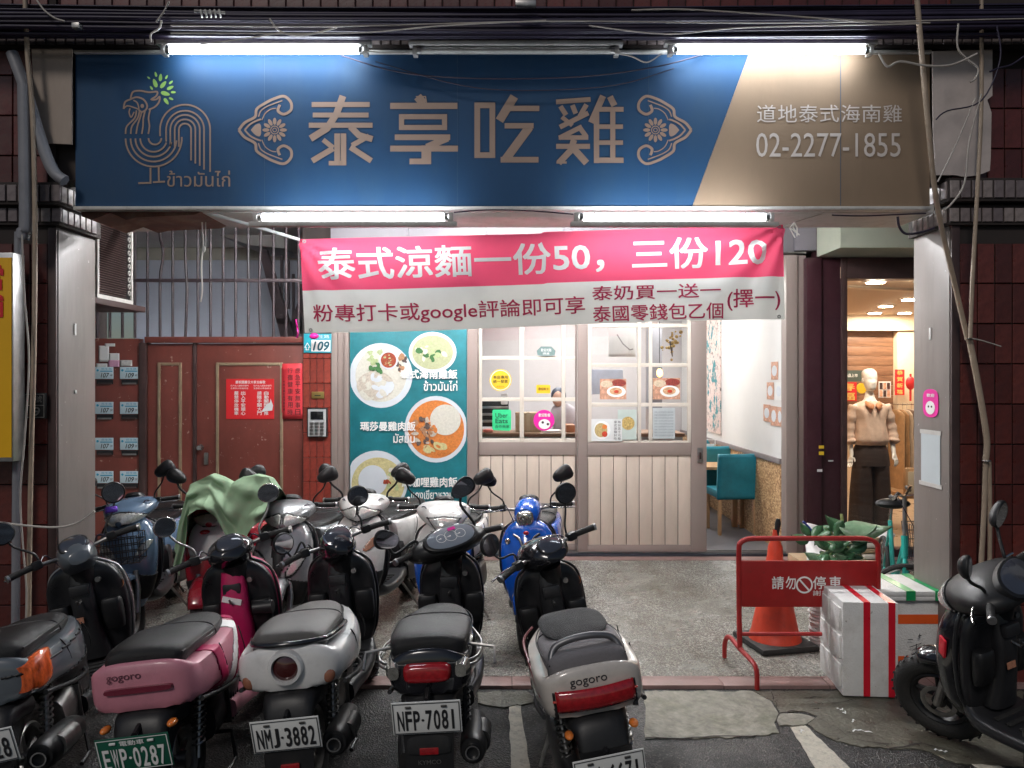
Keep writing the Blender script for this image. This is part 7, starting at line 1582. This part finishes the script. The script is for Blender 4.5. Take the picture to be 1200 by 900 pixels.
        Mm = SH @ Matrix.Translation((mm[2], mm[0] * s_, mm[1])) @ Matrix.Rotation(R(12) * s_, 4, 'Z') @ Matrix.Rotation((R(24) if mirror in ('angular', 'oval') else 0) * s_, 4, 'X') @ Matrix.Rotation(R(-8), 4, 'Y')
        e_, a_, b_, n_ = {'round': (1, .060, .060, 2.0), 'chrome': (1, .058, .052, 2), 'oval': (1, .074, .050, 2.3), 'angular': (1, .074, .050, 2.8)}[mirror]
        hd_ = MB(Mm).loft([(-.012, 0, 0, a_ * .97, b_ * .97, n_), (-.006, 0, 0, a_, b_, n_), (.012, 0, 0, a_ * .93, b_ * .92, n_), (.030, 0, 0, a_ * .6, b_ * .55, n_), (.036, 0, 0, a_ * .2, b_ * .2, n_)], 'x', 28, 3)
        if mirror in ('angular', 'oval'):
            Mi = Mm.inverted()
            for i_, v in enumerate(hd_.v):
                q_ = Mi @ v; q_.z *= 1 - .28 * (-s_ * q_.y / .075); hd_.v[i_] = Mm @ q_
        mh = B_(hd_, 'mirror_head', m_chrome if mirror == 'chrome' else m_black, smooth=60)
        gl = [(-.0135, a_ * .88 * math.copysign(abs(math.cos(w)) ** (2 / n_), math.cos(w)), b_ * .86 * math.copysign(abs(math.sin(w)) ** (2 / n_), math.sin(w))) for w in [2 * math.pi * k / 28 for k in range(28)]]
        B_(MB(Mm).poly(gl), 'mirror_glass', m_mirror, mh)
    # lights at the front
    if headlight == 'sport':
        if dash != 'wide' or scl < .95:
            hi = MB(SH).loft([tuple(q_) for q_ in st_h], 'x', 64, 12)
            lo_ = MB().loft([tuple(q_) for q_ in st_h], 'x', 64, 12); inv = SH
            def pick(cf):
                m_ = skinpatch(lo_, cf, .004); m_.v = [SH @ v for v in m_.v]; return m_
            hv = headvar
            if hv == 'almond': cf = lambda c, g=0: c.x > .40 - g and abs(c.z - (.945 - .10 * abs(c.y) + .0)) < (.034 + g) * max(0, 1 - (c.y / (.140 + g)) ** 2) ** .5 + .001
            elif hv == 'shield': cf = lambda c, g=0: c.x > .40 - g and -.052 - g < c.z - .945 < .030 + g - .12 * abs(c.y) and abs(c.y) < .085 + g + (c.z - .945) * .9
            else: cf = lambda c, g=0: c.x > .40 - g and c.z - .945 < .040 + g - .32 * abs(abs(c.y) - .03) and c.z - .945 > -.045 - g + .25 * abs(c.y) and .012 - g < abs(c.y) < .135 + g
            B_(pick(lambda c: cf(c, .009)), 'headlight_surround', m_black, solid=.004, smooth=60)
            lens_ = pick(cf); 
            B_(MB().add([v + (SH.to_3x3() @ Vector((.003, 0, 0))) for v in lens_.v], lens_.f), 'headlight', m_headlens, solid=.004, smooth=60)
            for s_ in (-1, 1): B_(MB(SH).sphere((.548 if hv == 'shield' else .535, s_ * (.032 if hv == 'shield' else .055), .935), (.022, .022, .020), 14, 10), 'headlight_bulb', m_mirror, smooth=70)
    elif headlight == 'round':
        b = B_(MB(SH).lathe([(.075, -.05), (.078, .0), (.070, .02), (.062, .012)], (.50, 0, .96), (1, 0, -.1), 32), 'headlight_bezel', m_chrome if pod is not m_blackgloss else m_black, smooth=50)
        B_(MB(SH).lathe([(.0, .022), (.03, .020), (.062, .008)], (.50, 0, .96), (1, 0, -.1), 28), 'headlight', m_clearlens, b, smooth=60)
    else:
        B_(MB(SH).loft([(.46, 0, .955, .06, .055, 3.2), (.50, 0, .95, .052, .048, 3.2), (.51, 0, .95, .03, .03, 3)], 'x', 22, 2), 'headlight', m_clearlens, smooth=50)
    if facing == 'front':
        fsh = MB(XV).loft([(.24, .50, 0, .05, .09, 2.2), (.34, .50, 0, .085, .15, 2.2), (.48, .475, 0, .10, .195 * W, 2.4), (.64, .45, 0, .105, .215 * W, 2.5), (.78, .42, 0, .095, .21 * W, 2.5), (.88, .395, 0, .075, .165 * W, 2.4), (.93, .38, 0, .05, .10, 2.2)], 'z', 120, 22)
        for v in fsh.v:
            if v.x > .45: zz_ = (v.z - .26) / .875 + .26; v.x += .03 * math.exp(-(v.y / .05) ** 2) * max(0, min(1, (zz_ - .3) / .3)) - .05 * math.exp(-((zz_ - .36) / .09) ** 2) * math.exp(-(v.y / .09) ** 2)
        for (nm_, cnd, mt_, of_) in frontp: B_(skinpatch(fsh, cnd, of_), nm_, mt_, solid=.004, smooth=60)
        for s_ in (() if frontp else (-1, 1)):
            B_(MB(XV).grid(lambda u, v: (.535 - .62 * (yy := .095 + .075 * u) ** 1.2 * 1.0 - .02 + .015 * math.sin(math.pi * v), s_ * yy, .66 + .10 * u + .075 * v * (1 - u * .3)), 6, 6), 'front_signal', m_clearlens if signal is None else signal, solid=.03, smooth=50)
    # dashboard
    dk = {'wide': (.135, .068), 'round': (.062, .05), 'chrome': (.068, .058)}[dash]
    Md = SH @ Matrix.Translation((.25, 0, 1.045)) @ Matrix.Rotation(R(-42), 4, 'Y')
    db = B_(MB(Md).loft([(-.02, 0, 0, dk[1] * 1.22, dk[0] * 1.18, 2.3), (.008, 0, 0, dk[1] * 1.16, dk[0] * 1.14, 2.3), (.012, 0, 0, dk[1] * 1.02, dk[0] * 1.02, 2.3)], 'z', 28, 2), 'dash_bezel', m_chrome if dash == 'chrome' else m_black, smooth=40)
    B_(MB(Md).loft([(.0125, 0, 0, dk[1], dk[0], 2.3), (.016, 0, 0, dk[1] * .9, dk[0] * .9, 2.3)], 'z', 28, 1), 'instrument_glass', mat('dark instrument glass', (.05, .055, .07), .08, coat=1) if dash != 'wide' or scl < .95 else mat('pale instrument face', (.22, .25, .29), .15, coat=1), db, smooth=60)
    if dash == 'wide' and scl > .95:
        t = MB(Md)
        for a, r_ in ((-.055, .028), (0, .034), (.055, .026)): ribbon(t, arc(a, 0, r_, 0, 360, 22), .0022, lambda p, q_: (-q_ * 1.0, p, .018)); t.poly([(.004, a, .0182), (-.004, a, .0182), (-.002, a + r_ * .8, .0182)])
        B_(t, 'gauge_marks', m_whiteprint, db); B_(MB(Md).box((.042, -.02, .019), (.018, .042, .003)), 'pink_label', m_mag, db)
    if extras: extras(o, B_, S)
    return o
def rear_at(px, D, head_deg): h = R(head_deg); return (PX(px, D) + .955 * SCL * math.cos(h), D + .955 * SCL * math.sin(h))
def front_at(px, D, head_deg): h = R(head_deg); return (PX(px, D) - .52 * SCL * math.cos(h), D - .52 * SCL * math.sin(h))

p_grey = paint('slate grey scooter paint', (.10, .115, .13), .35); p_pink = paint('pink scooter paint', (.52, .20, .25), .4, coat=.3)
p_magenta = paint('magenta scooter paint', (.50, .01, .10), .4, coat=.3); p_white = paint('pearl white scooter paint', (.68, .67, .65), .3); p_beige = paint('beige scooter paint', (.52, .47, .42), .35)
p_lblue = paint('light blue scooter paint', (.14, .22, .33), .25); p_silver = paint('silver scooter paint', (.32, .33, .34), .3, metal=.5); p_blue = paint('bright blue scooter paint', (.004, .10, .55), .2); p_red = paint('dark red scooter paint', (.28, .008, .02), .25)
m_seatgrey = mat('grey brown seat vinyl', (.075, .069, .064), .42, dirt=.4, dcol=(.12, .11, .10), dscale=8, bump=.35, bscale=300, var=.15); m_inner = mat('dark inner panel plastic', (.020, .020, .022), .32, var=.2, bump=.06, bscale=200)
def txt_side(o, B_, body, x, y0, y1, z0, z1, m, nm='badge_lettering', bold=0): t = MB(); text(t, body, lambda u, v: (x, y0 + (y1 - y0) * u, z0 + (z1 - z0) * v), bold); B_(t, nm, m)

XVG = Matrix.Translation((0, 0, .26)) @ Matrix.Diagonal((1, .87, .875, 1)) @ Matrix.Translation((0, 0, -.26))
m_headlens = mat('headlamp lens', (.66, .66, .62), .10, metal=.45, coat=1, var=.25, scale=90, bump=.3, bscale=40)
# front row, seen from behind
under_edge = ('lower_skirt', lambda c: c.z < .545, m_black, .003)
def exA(o, B_, S):
    B_(MB().lathe([(.0, -.004), (.022, -.002), (.024, .004)], (.318, -.175, .70), (-1, 0, .1), 18), 'round_badge', mat('copper badge', (.5, .2, .1), .3, metal=.5)); 
    B_(MB(S).box((.27, -.19, 1.06), (.03, .06, .035), rot=(.3, .2, .4), ch=.008), 'phone_clamp', mat('violet anodised metal', (.12, .05, .35), .25, metal=.7))
pos = rear_at(-4, 2.78, 101)
scooter('slate grey scooter with an orange corner tail light at the left picture edge', pos, R(101), R(-9), R(26), p_grey, m_blackgloss, m_inner, tail='corner', plate=('MUL', '5528'), mirror='round', headlight='pod', trim=m_alu, rack='flat', pod=p_grey, extras=exA, bw=.21, rearp=(under_edge, ('dark_trim_line', lambda c: abs(c.z - .655) < .004, m_black, .002)))
def exB(o, B_, S):
    txt_side(o, B_, 'gogoro', -.8785, .115, -.015, .668, .696, mat('dark raised lettering', (.10, .03, .045), .4))
    B_(MB().loft([(.36, .27, 0, .05, .08, 2.3), (.50, .27, 0, .058, .085, 2.3), (.65, .27, 0, .055, .072, 2.3), (.80, .29, 0, .05, .062, 2.3)], 'z', 20, 3), 'centre_column', p_magenta, smooth=60)
    B_(MB().box((.218, 0, .66), (.006, .10, .03), rot=(.3, 0, 0)), 'white_band', m_whiteprint)
    B_(MB().cyl((.25, -.10, .60), (.25, -.20, .60), .035, n=18), 'cup_holder', m_black)
    B_(MB().box((-.86, 0, .45), (.02, .09, .03), ch=.006), 'small_reflector', m_redglass)
scooter('pink electric scooter with magenta stripes and a green licence plate', rear_at(172, 2.75, 92), R(92), R(-6), R(26), p_pink, p_magenta, m_inner, zp=.43, tail='stripe', plate=('EWP', '0287'), plate_green=True, mirror='chrome', headlight='round', rack='flat', pod=m_blackgloss, accent=p_pink, extras=exB, bw=.215, rearp=(('side_decal', lambda c: c.y < -.12 and abs(c.x + .60 + .5 * (c.z - .6)) < .035, p_magenta, .002), ('side_decal', lambda c: c.y < -.10 and abs(c.x + .40 - .9 * (c.z - .6)) < .055, m_whiteprint, .002), ('side_decal', lambda c: c.y < -.08 and abs(c.x + .27 - .9 * (c.z - .6)) < .03, p_magenta, .002)))
def exC(o, B_, S): txt_side(o, B_, '4V', -.80, -.12, -.15, .70, .71, m_steel)
scooter('pearl white scooter with a round dark tail light, amber signals and plate NMJ-3882', rear_at(346, 2.93, 92), R(92), R(-5), R(30), p_white, m_blackgloss, m_inner, zp=.41, tail='round', plate=('NMJ', '3882'), mirror='round', headlight='pod', rack='loop', seat=m_seatgrey, pod=m_blackgloss, dash='chrome', bw=.225, wide=.95, extras=exC, signal=mat('dull brown amber lens', (.30, .12, .07), .15, coat=.8), mirror_l=(.27, 1.10, .33), mirror_r=(.20, 1.20, .34))
def exD(o, B_, S): txt_side(o, B_, 'KYMCO', -.9325, .045, -.045, .305, .322, m_steel, bold=.01)
scooter('black scooter with a red rectangular tail light, chrome rack and plate NFP-7081', rear_at(508, 2.88, 90), R(90), R(-3), R(26), m_blackgloss, m_blackgloss, m_inner, zp=.50, tail='rect', plate=('NFP', '7081'), mirror='oval', headlight='sport', rack='rack', pod=m_black, dash='wide', bw=.175, extras=exD, wide=.86, mirror_l=(.33, 1.13, .30), mirror_r=(.16, 1.27, .34))
def exE(o, B_, S):
    txt_side(o, B_, 'gogoro', -.8785, .09, -.055, .664, .696, m_blackprint)
    B_(MB().lathe([(.0, -.004), (.024, -.002), (.026, .004)], (.318, -.15, .73), (-1, 0, .1), 18), 'round_badge', mat('copper badge', (.5, .2, .1)))
    B_(MB().loft([(-.66, 0, .778, .09, .006, 2.4), (-.58, 0, .782, .135, .014, 2.5), (-.38, 0, .768, .14, .018, 2.5), (-.24, 0, .748, .11, .014, 2.4)], 'x', 24, 3), 'mesh_seat_cover', mat('black honeycomb mesh', (.012, .012, .013), .8, bump=1.0, bscale=220), smooth=60)
    B_(MB().tube(curve_pts([(-.79, .20, .62), (-.6, .214, .68), (-.35, .212, .695), (-.1, .15, .66)], 4), .006, 6), 'dark_red_piping', mat('dark red piping', (.12, .01, .015), .5))
    B_(MB().tube(curve_pts([(-.80, -.145, .66), (-.83, -.16, .60), (-.86, -.15, .55)], 4), .012, 7), 'hanging_strap', m_black)
scooter('beige electric scooter with a wide red tail light, arched grab rail and mesh seat cover', rear_at(733, 2.74, 95), R(95), R(-9), R(28), p_beige, m_blackgloss, m_inner, zp=.37, tail='wide', plate=('EPA', '6671'), mirror='round', headlight='round', rack='arch', seat=mat('grey seat fabric cover', (.15, .14, .145), .8, bump=.3, bscale=60), pod=m_blackgloss, wide=.92, bw=.21, rearp=(under_edge, ('dark_trim_line', lambda c: abs(abs(c.y) - .155) < .005 and c.x < -.6 and c.z < .66, m_black, .003)), extras=exE, mirror_r=(.25, 1.23, .34), mirror_l=(.28, 1.17, .34))
# right edge, side on
def exL(o, B_, S):
    B_(MB().lathe([(.0, -.004), (.032, -.004), (.040, -.012), (.044, 0)], (.30, .11, .80), (-1, 0, .3), 24), 'round_storage_lid', m_steel)
    B_(MB().box((.355, .10, .50), (.004, .10, .05), rot=(0, -.1, 0)), 'pale_label', mat('pinkish label', (.45, .25, .22), .6)); B_(MB().tube(curve_pts([(.30, .16, .90), (.25, .18, .86), (.26, .13, .84), (.22, .10, .86)], 4), .008, 6), 'white_hook', m_whiteprint)
    B_(MB().box((.45, .19, .62), (.05, .012, .10), rot=(0, -.3, -.4), ch=.005), 'red_side_sticker', m_redtape)
    txt_side(o, B_, '125', 0, 0, 0, 0, 0, m_steel) if False else None
    t = MB(); text(t, '150', lambda u, v: (.10 - .08 * u, .182, .33 + .03 * v)); B_(t, 'side_lettering', m_steel)
scooter('black scooter parked side on at the right with its front wheel by the foam boxes', (2.33, 3.14), R(111), R(-9), R(24), m_blackgloss, m_blackgloss, m_inner, tail='rect', mirror='oval', headlight='sport', pod=m_black, dash='wide', scl=.945, fspan=(75, 75), extras=exL, wheelrim=m_black, mirror_l=(.26, 1.22, .35))
# back row, facing the road
FV = lambda c: c.x > .42
side_lamp = ('front_signal', lambda c: FV(c) and .065 < abs(c.y) < .165 and abs(c.z - (.56 + .75 * abs(c.y))) < .034 * (1 - ((abs(c.y) - .115) / .055) ** 2), m_headlens, .006)
side_lamp_big = ('front_signal', lambda c: FV(c) and .05 < abs(c.y) < .185 and abs(c.z - (.46 + 1.05 * abs(c.y))) < .045 * (1 - ((abs(c.y) - .115) / .075) ** 2), m_headlens, .006)
lamp_dark = ('lamp_surround', lambda c: FV(c) and .04 < abs(c.y) < .19 and abs(c.z - (.46 + 1.05 * abs(c.y))) < .060 * (1 - ((abs(c.y) - .115) / .085) ** 2), m_black, .004)
v_panel = ('dark_centre_panel', lambda c: FV(c) and abs(c.y) < .018 + .16 * (c.z - .50) and .50 < c.z < .80, m_black, .004)
lower_dark = ('lower_grille', lambda c: FV(c) and c.z < .50 - .30 * abs(c.y) and c.z > .30, m_black, .004)
collar = ('upper_collar', lambda c: FV(c) and c.z > .755 + .25 * abs(c.y), m_black, .004)
blue_sides = ('blue_side_panel', lambda c: abs(c.y) > .135 - .12 * (.75 - c.z) and c.z < .70, p_blue, .005)

def exF(o, B_, S):
    t = MB(); x0, x1 = .60, .80
    for k in range(9):
        y = -.15 + .0375 * k; t.tube([(x0, y, .78), (x0 + .01, y, .60), (x1 - .02, y, .60), (x1, y, .78)], .0028, 4)
    for z in (.60, .645, .69, .735, .78):
        e = (z - .60) * .11; t.tube([(x0, -.15, z), (x1 - .02 + e, -.15, z), (x1 - .02 + e, .15, z), (x0, .15, z), (x0, -.15, z)], .0035, 4)
    for x in (.65, .70, .75): t.tube([(x, -.15, .78), (x, -.14, .60), (x, .14, .60), (x, .15, .78)], .0028, 4)
    B_(t, 'front_basket', m_black)
scooter('light blue scooter with a black wire front basket beside the left pillar', front_at(158, 5.10, -78), R(-78), R(5), R(-8), p_lblue, p_lblue, m_inner, mirror='angular', headlight='sport', facing='front', extras=exF, headvar='almond', frontp=(side_lamp, lower_dark))
def exG(o, B_, S):
    B_(MB(XVG).loft([(.58, .50, 0, .06, .12, 2.4), (.72, .52, 0, .07, .15, 2.4), (.86, .48, 0, .07, .14, 2.3), (.93, .44, 0, .04, .09, 2.1)], 'z', 22, 3), 'white_nose_panel', p_white, smooth=60)
    B_(MB(XVG).sphere((.56, 0, .86), (.03, .04, .018), 14, 8), 'red_emblem', m_redglass, smooth=70); B_(MB(XVG).box((.47, .17, .97), (.04, .05, .03), ch=.01), 'red_side_lamp', m_redglass)
    B_(MB(XVG).box((.44, .20, .60), (.05, .02, .12), ch=.008), 'red_side_lamp', m_redglass)
posG = front_at(252, 5.05, -88)
scooter('dark red and white scooter half hidden under a green cloth cover', posG, R(-88), R(4), R(6), p_red, p_red, m_inner, mirror='oval', headlight='sport', facing='front', extras=exG, frontp=(lower_dark,))
scooter('silver scooter with clear angular front lamps and a big front tyre', front_at(336, 4.98, -93), R(-93), R(4), R(8), p_silver, p_silver, m_inner, mirror='angular', headlight='sport', facing='front', wide=1.05, headvar='split', frontp=(lamp_dark, side_lamp_big, v_panel, lower_dark))
def exI(o, B_, S): B_(MB(XVG).tube([(.5, .0, .9), (.53, .0, .86)], .02, 10), 'front_emblem', m_steel)
scooter('white scooter in front of the left edge of the menu board', front_at(424, 5.25, -99), R(-99), R(4), R(8), p_white, p_white, m_inner, mirror='oval', headlight='sport', facing='front', extras=exI, headvar='split', frontp=(('front_signal', side_lamp[1], mat('coppery signal lens', (.42, .20, .12), .15, coat=.8), .006), lower_dark))
scooter('white and blue scooter with a dark centre panel before the menu board', front_at(522, 4.92, -94), R(-94), R(3), R(10), p_white, p_white, m_inner, mirror='angular', headlight='sport', facing='front', headvar='shield', frontp=(v_panel, blue_sides, lower_dark, side_lamp))
def exK(o, B_, S):
    for s_ in (-1, 1): B_(MB(XVG).tube(curve_pts([(.555, .02 * s_, .60), (.565, .022 * s_, .72), (.545, .05 * s_, .82), (.50, .10 * s_, .85)], 4), .010, 7), 'chrome_grille_line', m_black if s_ > 0 else m_steel, smooth=70)
    B_(MB(XVG).sphere((.545, 0, .87), (.015, .022, .016), 12, 8), 'red_emblem', m_redglass)
    for s_ in (-1, 1): B_(MB(XVG).lathe([(.0, .01), (.02, .008), (.024, 0)], (.50, .15 * s_, .80), (1, .3 * s_, 0), 16), 'round_signal', m_clearlens)
scooter('bright blue scooter with a square headlight in front of the left sliding panel', front_at(624, 4.95, -95), R(-95), R(3), R(-6), p_blue, p_blue, m_inner, mirror='angular', headlight='pod', facing='rear', extras=exK, wheelrim=m_black)
# green cloth cover
cv = thing('cloth_cover', 'sage green cloth cover draped over the dark red scooter handlebars', 'cover', (PX(262, 5.0), 5.0, .6))
D = 4.98
top = [(204, 640), (212, 600), (222, 568), (235, 562), (248, 556), (262, 562), (272, 566), (284, 559), (300, 557), (314, 560), (323, 572)]
bot = [(222, 668), (226, 640), (232, 600), (243, 592), (253, 592), (262, 602), (272, 618), (284, 632), (296, 628), (306, 612), (318, 602)]
def cvp(u, v):
    k = min(int(u * 10), 9); f = u * 10 - k; a = [top[k][i] * (1 - f) + top[k + 1][i] * f for i in (0, 1)]; c = [bot[k][i] * (1 - f) + bot[k + 1][i] * f for i in (0, 1)]
    back = v < .35
    if back: w_ = (1 - v / .35); D_ = D + .02 + .40 * w_; x, y = a[0], a[1] + 0; z = PZ(y, D) - .30 * w_ ** 2; return (PX(x, D), D_, z + .006 * math.sin(u * 17))
    w_ = (v - .35) / .65
    return (PX(a[0] * (1 - w_) + c[0] * w_, D), D - .06 * math.sin(math.pi * .5 * w_) - .10 * w_ + .026 * math.sin(u * 13 + w_ * 7) * (.2 + w_) + .014 * math.sin(u * 9 - w_ * 15 + 1) + .007 * math.sin(u * 37 + w_ * 9) + .005 * math.sin(u * 29 - w_ * 21), PZ(a[1] * (1 - w_) + c[1] * w_, D))
MB().grid(cvp, 140, 60).build('cloth', mat('sage green cloth', (.26, .38, .24), .85, var=.08, bump=.25, bscale=14), cv, smooth=60, solid=.0015)
